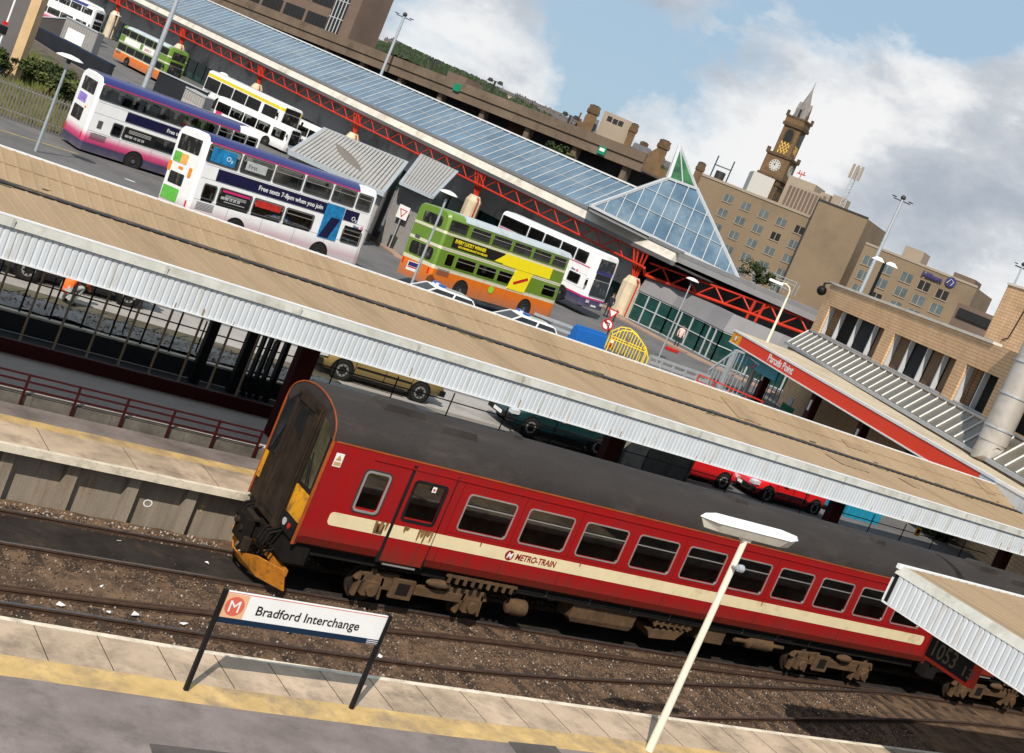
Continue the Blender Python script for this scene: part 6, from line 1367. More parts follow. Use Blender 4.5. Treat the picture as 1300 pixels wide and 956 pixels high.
g = mb('red_lamp'); g.prism(ringp(.45, 0), -fl_*.02); g.mat('white'); g.prism(ringp(.34, .022), -fl_*.01); g.mat('black'); P1 = [c_-fl_*.04+hx*x+Vector((0, 0, z)) for x, z in ((.1, -.22), (.1, .12), (-.12, .12))]; g.path(P1, .035, 4); g.prism([c_-fl_*.035+hx*x+Vector((0, 0, z)) for x, z in ((-.1, .24), (-.1, 0), (-.26, .12))], -fl_*.01)
g.mat('red_lamp'); g.prism([c_-fl_*.05+hx*x+Vector((0, 0, z)) for x, z in ((-.26, .22), (-.2, .28), (.26, -.2), (.2, -.26))], -fl_*.008); g.build('round_sign', t)
c_ = AP(778, 397, p, (fw.x, fw.y, 0))-fl_*.08; g = mb('red_lamp'); g.prism([c_+hx*math.cos(R(a_))*.42+Vector((0, 0, math.sin(R(a_))*.42)) for a_ in (30, 150, 270)], -fl_*.02); g.mat('white'); g.prism([c_+hx*math.cos(R(a_))*.25+Vector((0, 0, math.sin(R(a_))*.25))-fl_*.022 for a_ in (30, 150, 270)], -fl_*.01); g.build('triangle_sign', t)
p = G(774, 441); t = root('traffic_cone', 'small red and white traffic cone inside the yellow hoops', 'cone', p); g = mb('red_lamp'); g.lathe([(.22, 0), (.22, .04), (.16, .05), (.11, .3)], p, 12); g.mat('white'); g.lathe([(.11, .3), (.08, .48)], p, 12); g.mat('red_lamp'); g.lathe([(.08, .48), (.04, .7), (.01, .72)], p, 12); g.build('cone', t)
t = root('crash_rail', 'low grey double crash rail along the yard edge behind the canopy', 'railing', G(700, 428)); g = mb('galv')
a, b = G(610, 390), G(730, 434); 
for h in (.35, .7): g.bar(a+Vector((0, 0, h)), b+Vector((0, 0, h)), .08, .16)
a, b = G(820, 466), G(895, 492)
for h in (.35, .7): g.bar(a+Vector((0, 0, h)), b+Vector((0, 0, h)), .08, .16)
for k in range(6): p = a.lerp(b, k/5); g.bar(p, p+Vector((0, 0, .75)), .12)
g.build('rail', t)
# ramp balustrade
t = root('ramp_balustrade', 'pale steel balustrade with close upright bars left of the parcels canopy column', 'railing', G(905, 492)); 
a, b, c_ = G(893, 487), G(912, 497), G(985, 524); g = mb('galv'); ha, hb = .9, 2.7
g.bar(a+Vector((0, 0, ha)), b+Vector((0, 0, hb)), .12); g.bar(b+Vector((0, 0, hb)), c_+Vector((0, 0, hb)), .12); g.bar(b+Vector((0, 0, .2)), c_+Vector((0, 0, .2)), .08)
for k in range(5): p = a.lerp(b, k/5); g.bar(p, p+Vector((0, 0, ha+(hb-ha)*k/5)), .05)
for k in range(14): p = b.lerp(c_, k/14); g.bar(p, p+Vector((0, 0, hb)), .22 if k == 0 else .05)
g.build('bars', t)
t = root('ramp_handrail', 'low maroon handrail with brick kerb at the foot of the balustrade', 'railing', G(900, 500)); g = mb('red_steel'); a, b = G(880, 494), G(960, 528)
for h in (.5, .9): g.bar(a+Vector((0, 0, h)), b+Vector((0, 0, h)), .07)
for k in range(5): p = a.lerp(b, k/4); g.bar(p, p+Vector((0, 0, .9)), .07)
g.mat('brick_tan'); g.bar(a+Vector((0, .4, .15)), b+Vector((0, .4, .15)), .3, .4); g.build('rail', t)
person('person in a pale pink top and dark trousers walking past the teal glass wall', G(857, 441), R(150), 'stand', 'pale_cloth', 'cloth_dark', 1.0)
person('person in dark clothes standing at the nose of the white bus beside the cream pillar', G(768, 402), R(120), 'stand', 'cloth_dark', 'cloth_dark', 1.05)
a = G(852, 446); t = root('red_bollard_base', 'low red block on the pavement in front of the glass wall', 'block', a); g = mb('red_lamp'); g.box(a.x-.5, a.x+.5, a.y-.2, a.y+.2, a.z, a.z+.25); g.build('block', t, bevel=.04)
# kerbs and markings
def strip(px, m, w, name, dz=.01, h=None):
    P_ = [G(*q) for q in px]; g = mb(m)
    for a, b in zip(P_, P_[1:]):
        d = (b-a).normalized(); n2 = Vector((-d.y, d.x, 0)); z = Vector((0, 0, dz)); g.prism([a+z, b+z, b+n2*w+z, a+n2*w+z], (0, 0, -(h or .008)))
    return struct(g.build(name))
mat('road_yellow', (.5,.36,.1), .8, var=.2); mat('road_white', (.5,.5,.48), .8, var=.2); mat('kerb_pink', (.36,.24,.18), .85, var=.15, scale=1)
strip([(-30, 156), (100, 196)], 'road_yellow', .12, 'yellow_road_line'); strip([(718, 388), (735, 396)], 'road_white', .12, 'road_marking'); strip([(160, 228), (178, 234)], 'road_white', .3, 'road_marking')
strip([(775, 392), (800, 410), (838, 430), (880, 452), (935, 478), (1010, 512)], 'kerb_pink', -1.3, 'station_pavement', .12, .3)
strip([(455, 292), (500, 325), (545, 345)], 'kerb_pink', .8, 'shed_pavement', .1, .3)
# ================================================================ parcels canopy and brick building
mat('sign_red', (.78,.045,.012), .45, var=.03); mat('canopy_felt', (.50,.42,.31), .9, var=.1, scale=1, dirt=(.38,.31,.22), dscale=.6); mat('sign_teal', (.01,.25,.33), .4, var=.06); mat('sign_amber', (.85,.35,.02), .4, var=.4, scale=5)
zT = 5.6; a, b = AZ(933, 418, zT), AZ(1247, 597, zT); d_ = (b-a).normalized(); n2 = Vector((-d_.y, d_.x, 0)); n2 = n2 if n2.dot(fw) > 0 else -n2; LT = (b-a).length; FH = .78
t = root('parcels_canopy', 'long canopy with a bright red fascia lettered Parcels Point', 'canopy', dn(a, 1.7)); pt = lambda s, o, z: a+d_*s+n2*o+Vector((0, 0, z-zT))
g = mb('sign_red'); g.prism([pt(1.6, 0, zT-.12), pt(LT, 0, zT-.12), pt(LT, 0, zT-FH), pt(1.6, 0, zT-FH)], n2*.12); f_ = g.build('red_fascia', t)
g = mb('sign_amber'); g.prism([pt(0, 0, zT-.12), pt(1.595, 0, zT-.12), pt(1.595, 0, zT-FH), pt(0, 0, zT-FH)], n2*.12); am = g.build('amber_fascia', t)
g = mb('white'); c_ = pt(.75, -.01, zT-.45); g.prism([c_+d_*math.cos(R(k))*.16+Vector((0, 0, math.sin(R(k))*.16)) for k in range(0, 360, 30)], -n2*.01); g.mat('sign_red')
for k in range(6): q = c_+d_*math.cos(R(k*60))*.24+Vector((0, 0, math.sin(R(k*60))*.24)); g.prism([q+d_*math.cos(R(j))*.07+Vector((0, 0, math.sin(R(j))*.07)) for j in range(0, 360, 60)], -n2*.008)
g.build('flower_logo', am)
g = mb('white'); g.prism([pt(-.05, -.03, zT), pt(LT+14, -.03, zT), pt(LT+14, -.03, zT-.12), pt(-.05, -.03, zT-.12)], n2*.2); g.prism([pt(-.05, -.03, zT-FH), pt(LT, -.03, zT-FH), pt(LT, -.03, zT-FH-.07), pt(-.05, -.03, zT-FH-.07)], n2*.1); g.build('trim', t)
g = mb('fascia'); g.prism([pt(LT, 0, zT-.12), pt(LT+14, 0, zT-.12), pt(LT+14, 0, zT-FH), pt(LT, 0, zT-FH)], n2*.12); g.build('white_fascia', t)
s_t = AP(975, 455, a, n2); text('Parcels Point', .62, 'white', f_, tmx(a+d_*((s_t-a).dot(d_))-n2*.012+Vector((0, 0, -.12-.52)), d_, (0, 0, 1)), depth=.004, bold=.012, sx=1.15)
g = mb('canopy_felt'); g.prism([pt(0, .17, zT-.01), pt(LT+14, .17, zT-.01), pt(LT+14, 5.2, zT+.12), pt(0, 4.2, zT+.12)], (0, 0, -.1)); g.build('roof', t)
g = mb('soffit_grey'); g.prism([pt(.1, .2, zT-.3), pt(LT+14, .2, zT-.3), pt(LT+14, 5.3, zT-.3), pt(.1, 4.6, zT-.3)], (0, 0, -.05)); g.build('soffit', t)
for px in ((968, 480), (1030, 510), (1090, 545), (1150, 580)):
    q = AP(*px, pt(0, 1.2, 0), n2); s = (q-a).dot(d_); g = mb('maroon'); g.prism([pt(s-.28, 1.2, 1.6), pt(s+.28, 1.2, 1.6), pt(s+.28, 1.2, zT-.3), pt(s-.28, 1.2, zT-.3)], n2*.4); cl = g.build('column', t)
    g = mb('white'); g.prism([pt(s-.12, 1.19, 3.6), pt(s+.12, 1.19, 3.6), pt(s+.12, 1.19, 4.2), pt(s-.12, 1.19, 4.2)], -n2*.01); g.build('notice', cl)
# teal hanging panel
q0, q1 = AP(928, 450, pt(0, .5, 0), n2), AP(985, 480, pt(0, .5, 0), n2); s0, s1 = (q0-a).dot(d_), (q1-a).dot(d_)
g = mb('sign_teal'); g.prism([pt(s0, .5, zT-FH-.1), pt(s1, .5, zT-FH-.1), pt(s1, .5, zT-FH-.75), pt(s0-.2, .5, zT-FH-.95)], n2*.1)
tp = root('teal_panel', 'teal board with a red double stripe hanging under the left end of the red fascia', 'sign', pt(s0, .5, 3.5)); pn = g.build('board', tp)
g = mb('red_lamp'); sm = (s0+s1)/2
for k in (-.15, .25): g.prism([pt(sm+k-.2, .49, zT-FH-.82), pt(sm+k, .49, zT-FH-.82), pt(sm+k+.3, .49, zT-FH-.5), pt(sm+k+.1, .49, zT-FH-.5)], -n2*.01)
g.mat('white'); g.prism([pt(sm-.8, .49, zT-FH-.3), pt(sm+.9, .49, zT-FH-.35), pt(sm+.9, .49, zT-FH-.41), pt(sm-.8, .49, zT-FH-.36)], -n2*.01); g.build('stripe', pn)
# shop front below the canopy
t = root('shop_front', 'shaded brick shop front with tall windows under the parcels canopy', 'building', pt(8, 5, 1.6)); g = mb('brick_tan'); g.prism([pt(6, 5.5, 1.5), pt(LT+14, 5.5, 1.5), pt(LT+14, 5.5, zT-.35), pt(6, 5.5, zT-.35)], n2*.3); g.build('wall', t)
for k in range(9):
    s = 8+k*3.6; g = mb('galv'); g.prism([pt(s, 5.44, 1.9), pt(s+2.6, 5.44, 1.9), pt(s+2.6, 5.44, 4.7), pt(s, 5.44, 4.7)], n2*.05); g.mat('glass_dark'); 
    for j in range(2): g.prism([pt(s+.08+1.27*j, 5.42, 2.0), pt(s+1.25+1.27*j, 5.42, 2.0), pt(s+1.25+1.27*j, 5.42, 4.6), pt(s+.08+1.27*j, 5.42, 4.6)], n2*.05)
    g.build('window', t)
mat('sign_green', (.01,.22,.12), .5, var=.05)
q = AP(1005, 505, pt(0, 4.6, 0), n2); s = (q-a).dot(d_); tt = root('poster_stand', 'green notice with a white sheet in the shop window under the parcels canopy', 'sign', pt(s, 4.6, 2)); g = mb('sign_green'); g.prism([pt(s-.9, 4.6, 2.2), pt(s+.9, 4.6, 2.2), pt(s+.9, 4.6, 2.6), pt(s-.9, 4.6, 2.6)], n2*.05); g.mat('white'); g.prism([pt(s-.3, 4.58, 2.6), pt(s+.4, 4.58, 2.6), pt(s+.4, 4.58, 3.1), pt(s-.3, 4.58, 3.1)], n2*.05); g.build('panel', tt)
for k, (px, lab) in enumerate((((1080, 545), 'red bicycle-like trolley glimpsed under the red canopy at left'), ((1110, 562), 'red post trolley in the shade right of the third maroon column'))):
    q = AP(*px, pt(0, 3, 0), n2); s = (q-a).dot(d_); tt = root('post_trolley', lab.replace('bicycle-like ', 'post ').replace('at left', 'left of the third maroon column'), 'trolley', pt(s, 3, 1.7), 'red trolleys in the shade'); g = mb('red_steel')
    for sx3 in (-.6, .6):
        for o3 in (2.8, 3.5): g.bar(pt(s+sx3, o3, 1.8), pt(s+sx3, o3, 3.1), .05)
    for z in (2.0, 2.5, 3.1):
        for o3 in (2.8, 3.5): g.bar(pt(s-.6, o3, z), pt(s+.6, o3, z), .05)
    g.prism([pt(s-.6, 2.8, 2.0), pt(s+.6, 2.8, 2.0), pt(s+.6, 3.5, 2.0), pt(s-.6, 3.5, 2.0)], (0, 0, .05)); g.build('cage', tt); g = mb('tyre')
    for sx3 in (-.5, .5): g.tube(pt(s+sx3, 2.85, 1.8), pt(s+sx3, 2.95, 1.8), .12, 10)
    g.build('wheels', tt)
# brick building
mat('win_black', (.012,.011,.010), .7, var=.3, spec=.2)
L_, R_ = AD(1037, 422, 85), AD(1247, 530, 60); L_.z = R_.z = 7.3; d_ = (R_-L_).normalized(); n2 = Vector((-d_.y, d_.x, 0)); n2 = n2 if n2.dot(fw) > 0 else -n2
fac = lambda px, py: (lambda q: ((q-L_).dot(d_), q.z))(AP(px, py, L_, n2)); bp = lambda s, z, o=0: L_+d_*s+n2*o+Vector((0, 0, z-7.3))
s0 = fac(1026, 425)[0]; s1 = fac(1290, 545)[0]+14; z1 = 10.55; t = root('brick_office', 'tan brick office with a strip of deep set windows behind the parcels canopy', 'building', dn(L_, 1.7))
wz1 = fac(1062, 395)[1]; wz1 = 9.25; sc = fac(1229, 490)[0]
mx = frame(dn(L_, 0), d_); mxi = mx.inverted()
def lb(mm): return mb(mm, mx)
g = MB(mx); g.mat('brick_face'); piers = [(s0, fac(1048, 395)[0]), (fac(1109, 455)[0], fac(1118, 455)[0]+.1), (fac(1204, 500)[0], fac(1215, 503)[0]+.1), (sc, sc+1.2)]
bw0 = fac(1040, 420)[0]
win_s = [fac(x, y)[0] for x, y in ((1042, 415), (1056, 421), (1075, 431), (1095, 442), (1109, 449), (1121, 456), (1139, 464), (1160, 474), (1180, 484), (1198, 492), (1210, 500), (1230, 508), (1250, 518))]
g.box(s0, s1, 0, 1.2, 9.22, z1); g.box(s0, s1, 0, 1.2, 1.5, 7.32)
for pa_, pb_ in ((s0, win_s[0]), (win_s[4], win_s[5]), (win_s[9], win_s[10]), (win_s[12], win_s[12]+.9)): g.box(pa_, pb_, .0, 1.2, 7.321, 9.219)
g.box(s0, s0+.9, 1.21, 12, 1.5, z1); w_ = g.build('wall', t)
g = MB(mx); g.mat('soffit_grey'); g.box(s0+.91, s1, 1.0, 1.3, 7.33, 9.21); g.mat('win_black'); g.box(s0+.95, s1-.1, .95, .99, 7.35, 9.2); g.build('window_band', t)
mat('blind_tan', (.15,.095,.06), .8, var=.1)
for i in range(len(win_s)-1):
    if i in (4, 9): continue
    a_, b_ = win_s[i], win_s[i+1]; g = MB(mx); g.mat('glaze_bar'); g.box(a_+.02, a_+.12, .12, .38, 7.33, 9.21); g.box(a_+.02, b_, .12, .2, 7.325, 7.40); 
    if i in (2, 3, 5, 6, 7, 8): g.mat('blind_tan' if i not in (2, 10, 6) else 'dark_wall'); g.box(a_+.2, b_-.02, .42, .46, 7.35, 9.2)
    g.build('window', t)
g = MB(mx); g.mat('fascia_cream'); g.box(s0-.1, sc+.6, -.08, .4, z1, z1+.14); g.mat('galv'); g.box(s0, s1, -.06, .02, 7.2, 7.3); g.build('coping', t)
g = MB(mx); g.mat('lead_grey'); g.box(s0+.4, s1, .4, 12, z1-.3, z1-.1); g.build('roof', t)
# lean-to glazing
mat('skylight', (.13,.115,.085), .35, var=.15, scale=.5, dirt=(.09,.08,.06), dscale=.6)
zs0, zs1 = 5.95, 7.15; g = MB(mx); g.mat('skylight'); g.loft([[(s, -.95, zs0), (s, 0, zs1), (s, 0, zs1-.1), (s, -.95, zs0-.1)] for s in (s0-.3, s1)]); sk = g.build('lean_to_roof', t)
g = MB(mx); g.mat('white'); s = s0-.25
while s < s1: g.bar((s, -.98, zs0+.03), (s, -.02, zs1+.03), .045, .06); s += 1.05
g.mat('galv'); g.box(s0-.4, s1, -1.15, -.96, zs0-.2, zs0-.02); g.build('glazing_bar', sk)
g = MB(mx); g.mat('brick_tan'); g.box(s0, s1, -.9, -.6, 5.3, zs0-.12); g.build('lean_to_wall', t)
# brick tower at right and big duct
class Fac:
    """a building front met by sight lines: local x along the front, y into the building, z up"""
    def __init__(s, pa, pb, da, db):
        a, b = AD(*pa, da), AD(*pb, db); s.o = dn(a, 0); d = dn(b, 0)-s.o; s.n = Vector((-d.y, d.x, 0)).normalized(); s.n = s.n if s.n.dot(fw) > 0 else -s.n; s.d = d.normalized(); s.mx = frame(s.o, s.d); s.L = d.length
    def at(s, px, py, off=0): q = AP(px, py, s.o+s.n*off, s.n); return (q-s.o).dot(s.d), q.z
    def mb(s, m): g = MB(s.mx); g.mat(m); return g
F = Fac((1236, 455), (1300, 482), 70, 66); t = root('brick_tower', 'tall blank brick tower at the right edge beyond the thick duct', 'building', F.o); zt_ = F.at(1266, 357)[1]
g = F.mb('brick_face'); g.box(0, 11, 0, 9, 1.5, zt_); g.build('wall', t); g = F.mb('fascia_cream'); g.box(-.06, 11, -.06, 9, zt_, zt_+.12); g.build('coping', t)
g = F.mb('black'); g.path([(F.at(1216, 372)[0]+0, 0, zt_+2.2) if False else (2.2, -.05, zt_-.5), (1.9, -.05, zt_-2.6), (1.5, -.05, zt_-2.8)], .03, 5); g.build('cable', t)
dq = [AP(px, py, mx @ Vector((0, -.9, 5)), n2) for px, py in ((1268, 545), (1282, 510), (1300, 462), (1330, 385))]
dp0 = dq[0]; t = root('ventilation_duct', 'thick pale ribbed metal duct rising past the brick tower at the right edge', 'duct', dn(dp0, 6)); mat('duct_metal', (.50,.46,.42), .5, .3, var=.12, scale=1, dirt=(.36,.32,.28), dscale=1)
xx = dp0; g = mb('duct_metal'); g.tube(dn(xx, 6.6), dn(xx, 14), .62, 24); g.path([dn(xx, 7.0), dn(xx, 6.5), dn(xx, 6.2)-n2*.25, dn(xx, 6.1)-n2*-.6, dn(xx, 6.0)+n2*1.2], .6, 20); g.build('pipe', t, smooth=True)
g = mb('galv'); 
for z in (7.2, 8.7, 10.2, 11.7): g.tube(dn(xx, z), dn(xx, z+.08), .66, 24)
g.build('flange', t)
# camera globe on the office corner
q = AP(1044, 367, bp(0, 9, -.5), n2); t = root('camera_dome', 'black camera dome on a bracket at the brick office corner', 'camera', q); g = mb('black'); g.ball(q-Vector((0, 0, .1)), .33, 10); g.build('dome', t, smooth=True); g = mb('dark_metal'); g.tube(q+Vector((0, 0, .2)), q+Vector((0, 0, .45)), .08); g.tube(q+Vector((0, 0, .42)), q+d_*1.1+Vector((0, 0, .55)), .05); g.build('bracket', t)
# ================================================================ far buildings
mat('brown_concrete', (.17,.12,.095), .9, var=.12, scale=.25, dirt=(.14,.10,.08), dscale=.15); mat('hotel_stone', (.25,.185,.122), .9, var=.06, scale=.12, dirt=(.19,.14,.095), dscale=.08, bump=.1, bscale=2)
mat('hotel_pale', (.33,.27,.21), .9, var=.08, scale=.2); mat('deck_concrete', (.17,.125,.09), .9, var=.2, scale=.3, dirt=(.10,.075,.055), dscale=.4); mat('sandstone', (.17,.105,.056), .9, var=.25, scale=.8, dirt=(.15,.10,.06), dscale=.5, bump=.3)
mat('sandstone_dark', (.11,.07,.04), .9, var=.35, scale=1, dirt=(.07,.05,.035), dscale=.6); mat('slate', (.11,.11,.12), .8, var=.2, scale=2); mat('spire_stone', (.24,.215,.205), .85, var=.15, scale=1.2, dirt=(.2,.18,.17), dscale=1); mat('gilt', (.62,.40,.09), .5, var=.3, scale=3)
mat('hotel_white', (.5,.48,.45), .8, var=.05)
mat('win_far', (.10,.125,.13), .2, var=.35, scale=.35, spec=.7); mat('win_dark', (.015,.014,.013), .4, var=.3)
def windows(F, t, lst, w, h, frame_m='hotel_pale', bars=True):
    for px, py, *k in lst:
        x, z = F.at(px, py); g = F.mb('win_dark' if k else 'win_far'); g.box(x-w/2, x+w/2, -.04, .3, z-h/2, z+h/2)
        g.mat(frame_m); g.box(x-w/2-.12, x+w/2+.12, -.14, -.041, z-h/2-.2, z-h/2-.03); 
        if bars: g.mat('hotel_pale'); g.box(x-.06, x+.06, -.08, -.041, z-h/2, z+h/2); g.mat('hotel_pale'); g.box(x-w/2-.1, x-w/2, -.08, -.041, z-h/2, z+h/2)
        g.build('window', t)
# brown office tower top left
F = Fac((240, 0), (442, 45), 225, 205); t = root('office_tower', 'brown concrete office tower with rows of dark windows at the top, left of the sky', 'building', F.o)
x1 = F.at(444, 40)[0]; zt = 48; g = F.mb('brown_concrete'); g.box(-70, x1, 0, 5.2, 0, zt); g.build('wall', t)
wx, wz = F.at(363.6, 39); wx2, _ = F.at(337, 27)
sp_ = wx-wx2; x0_, z0_ = wx, wz
for r_ in range(-3, 9):
    for k in range(-7, 3):
        x = x0_+sp_*k; z = z0_+3.35*r_
        if x > F.at(410, 20)[0]: continue
        g = F.mb('win_dark'); g.box(x-sp_*.44, x+sp_*.44, -.02, .2, z-.95, z+.95); g.mat('dark_metal')
        for j in range(1, 6): g.box(x-sp_*.44+sp_*.88*j/6-.05, x-sp_*.44+sp_*.88*j/6+.05, -.06, -.021, z-.95, z+.95)
        if -3.5*3 < 0: g.build('window', t)
a_, b_ = F.at(418, 22)[0], F.at(444, 30)[0]; g = F.mb('win_dark'); g.box(a_, b_-.8, -.1, .1, 8, zt-1); g.mat('glaze_bar')
for k in range(5): x = a_+(b_-.8-a_)*(k+.5)/5; g.box(x-.08, x+.08, -.2, -.101, 8, zt-1)
for k in range(14): g.box(a_, b_-.8, -.16, -.102, 9+2.8*k, 9.12+2.8*k)
g.build('stair_glazing', t)
xe, _ = F.at(487, 30); g = F.mb('brown_concrete'); xe = F.at(455, 30)[0]; g.box(b_-.6, xe, -1, 5.5, 0, zt+2); g.build('stair_tower', t)
# car park deck
F = Fac((330, 20), (820, 225), 205, 160); t = root('car_park', 'long brown concrete car park deck with a dark open storey behind the glazed roof', 'building', F.o)
za = F.at(560, 128)[1]; zb2 = F.at(560, 112)[1]
ZA, ZB = F.at(500, 102)[1], F.at(500, 87)[1]; ZC, ZD = F.at(780, 215)[1], F.at(780, 200)[1]
Z0, Z1 = (ZA+ZC)/2+1.0, (ZB+ZD)/2+1.0
g = F.mb('deck_concrete'); g.box(-90, F.L-1, 0, 9, Z0, Z0+.3); g.box(-90, F.L-1, -.2, .1, Z0-.2, Z1+.6); bd = g.build('parapet', t)
g = F.mb('deck_concrete'); g.box(-90, F.L-1, -.4, -.21, Z0+1.0, Z1+.75); g.build('parapet_rail', t)
g = F.mb('deck_concrete'); g.box(-90, F.L-2, -.2, .3, 3, Z0-2.6); g.build('lower_parapet', t)
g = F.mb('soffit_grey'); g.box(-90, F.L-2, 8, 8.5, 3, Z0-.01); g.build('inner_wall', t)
k = 0; xc0 = F.at(557, 120)[0]; dxc = xc0-F.at(507, 97)[0]
while k < 14:
    x = xc0+dxc*(k-8); 
    if x < F.L-1: g = F.mb('deck_concrete'); g.box(x-.4, x+.4, .31, 1.3, 3, Z0-.21); g.build('column', t)
    k += 1
x, z = F.at(632, 92)
for (pa_, pb_, hh, lab, nm) in (((572, 100), (595, 110), 3.2, 'small brown stair hut standing on the car park roof', 'stair_hut'),):
    xa_, _ = F.at(*pa_, 6); xb_, _ = F.at(*pb_, 6); tt = root(nm, lab, 'hut', F.mx @ Vector((xa_, 6, Z1))); g = F.mb('brown_concrete'); g.box(xa_, xb_, 5, 9, Z0+.3, F.at(575, 93, 6)[1]); g.build('wall', tt)
x, z = F.at(580, 111, -.5); tt = root('green_sign', 'small green sign on the car park parapet left of centre', 'sign', F.mx @ Vector((x, -.5, z)), 'green signs on the car park'); g = F.mb('sign_green'); g.box(x-.6, x+.6, -.5, -.42, z-.5, z+.5); g.build('panel', tt)
x, z = F.at(764, 191, -.5); tt = root('green_sign', 'small green sign on the car park parapet below the chimneys', 'sign', F.mx @ Vector((x, -.5, z)), 'green signs on the car park'); g = F.mb('sign_green'); g.box(x-.6, x+.6, -.5, -.42, z-.5, z+.5); g.mat('white'); g.box(x-.4, x+.4, -.52, -.501, z-.1, z+.3); g.build('panel', tt)
for i, (px, py) in enumerate(((550, 68), (540, 74), (626, 107), (647, 112), (722, 150), (736, 160))):
    xx_, zz_ = F.at(px, py, 10); pass
for i, (pb, pt_, lab) in enumerate((((545, 92), (551, 76), 'short roof pole on the car park, leftmost above the glazed roof'), ((623, 118), (627, 102), 'roof lamp with two heads on the car park left of the green hill'), ((719, 160), (724, 146), 'double headed roof lamp just left of the first stone chimney'))):
    xx_, z0_ = F.at(*pb, 10); _, z1_ = F.at(*pt_, 10); tt = root('roof_lamp', lab, 'lamp', F.mx @ Vector((xx_, 10, Z1)), 'small lamps on the car park roof'); g = F.mb('dark_metal'); g.box(xx_-.12, xx_+.12, 9.9, 10.1, Z0+.3, z1_); g.box(xx_-1, xx_+1, 9.95, 10.05, z1_-.1, z1_); g.build('pole', tt)
    g = F.mb('dark_metal')
    for dx in (-1, 1): g.loft([[(xx_+dx-.35, 9.7, z1_-.3), (xx_+dx+.35, 9.7, z1_-.3), (xx_+dx+.35, 10.3, z1_-.3), (xx_+dx-.35, 10.3, z1_-.3)], [(xx_+dx-.2, 9.8, z1_+.2), (xx_+dx+.2, 9.8, z1_+.2), (xx_+dx+.2, 10.2, z1_+.2), (xx_+dx-.2, 10.2, z1_+.2)]])
    g.build('lantern', tt)
# victorian block with chimneys
F = Fac((700, 170), (845, 240), 178, 178); V0 = root('victorian_hall', 'sandstone building with tall chimneys and a gable behind the car park', 'building', F.o); X = lambda px, py, o=0: F.at(px, py, o)
def chimney(bl, br, tl, tr, y, lab):
    xa_, _ = X(*bl, y); xb_, _ = X(*br, y); zt_ = X(*tl, y)[1]; xt_ = (X(*tl, y)[0]+X(*tr, y)[0])/2; w = (X(*tr, y)[0]-X(*tl, y)[0]); xm_ = xt_
    g = F.mb('sandstone'); w2 = w*.42; g.box(xm_-w2, xm_+w2, y-w2, y+w2, 4, zt_-1.1); g.mat('sandstone_dark'); g.box(xm_-w2*1.22, xm_+w2*1.22, y-w2*1.22, y+w2*1.22, zt_-1.1, zt_-.6); g.box(xm_-w2*1.08, xm_+w2*1.08, y-w2*1.08, y+w2*1.08, zt_-.6, zt_); g.mat('sandstone'); g.box(xm_-w2*1.12, xm_+w2*1.12, y-w2*1.12, y+w2*1.12, zt_-5.2, zt_-4.9)
    c_ = g.build('chimney', V0); g = F.mb('black'); g.box(xm_-w2*.7, xm_+w2*.7, y-w2*.7, y+w2*.7, zt_, zt_+.12); g.build('flue', c_)
chimney((738, 165), (756, 170), (749, 132), (764, 138), 4, '')
chimney((797, 190), (808, 196), (802, 156), (812, 161), 6, ''); chimney((812, 185), (822, 190), (813, 179), (824, 184), 12, ''); chimney((838, 202), (846, 205), (838, 176), (853, 182), 4, ''); chimney((880, 225), (890, 228), (887, 205), (897, 210), 4, '')
xa_, zt_ = X(768, 141, 6); xb_, _ = X(803, 158, 6); zt_ = (zt_+X(800, 153, 6)[1])/2; g = F.mb('hotel_pale'); g.box(xa_, xb_, 6, 14, 4, zt_); lt = g.build('lift_tower', V0); g = F.mb('win_dark')
for px, py in ((774, 151), (781, 154.5), (788, 157)): x, z = X(px, py, 6); g.box(x-.35, x+.35, 5.96, 6.2, z-.35, z+.35)
g.build('vent_holes', lt)
zw = X(760, 180, 3)[1]; g = F.mb('sandstone'); g.box(-6, X(848, 220, 3)[0], 3, 20, 2, zw); g.build('wall', V0)
xg0, zg0 = X(815, 201, 2); xg1, zg1 = X(843, 215, 2); xg, zg = X(836, 187, 2); z_ = min(zg0, zg1)-2; g = F.mb('sandstone'); g.prism([(xg0-2, 2, 2), (xg1+.5, 2, 2), (xg1+.5, 2, z_), (xg, 2, zg), (xg0-2, 2, z_)], (0, 1.2, 0)); g.build('gable', V0)
g = F.mb('slate'); g.prism([(X(798, 190, 3)[0], 3.3, z_+.4), (xg1, 3.3, z_+.4), (xg-.6, 8, zg-.3), (X(806, 180, 8)[0], 8, zg-.3)], (0, 0, -.25)); g.prism([(X(738, 160, 3)[0], 3.3, zw), (X(756, 172, 3)[0], 3.3, zw), (X(756, 165, 8)[0], 8, zw+3), (X(738, 158, 8)[0], 8, zw+3)], (0, 0, -.25)); g.build('roof', V0)
x, z = X(728, 160, 3); xg2, zg2 = X(738, 148, 3); g = F.mb('sandstone'); g.prism([(x-2.5, 3, 4), (x+4.5, 3, 4), (x+4.5, 3, z-2), (x+1, 3, zg2-.5), (x-2.5, 3, z-2)], (0, 1, 0)); gg2 = g.build('gable', V0)
x, z = X(738, 143, 3); g = F.mb('sandstone_dark'); g.box(x-.12, x+.12, 3, 3.3, z-4, z); g.box(x-.5, x+.5, 3, 3.3, z-1.2, z-.8); g.build('finial', V0)
for px, py in ((713, 168), (770, 192), (780, 197)):
    pass
c_ = AD(712, 196, 166); t = root('courtyard_tree', 'dark green tree glimpsed in the shadowed gap of the car park', 'tree', dn(c_, 3)); g = MB(); leaf_cloud(g, c_, (2.2, 1, 1.1), 1300, .22, 31); g.build('crown', t); g = mb('bark'); g.tube(dn(c_, 2.5), c_, .25); g.build('trunk', t)
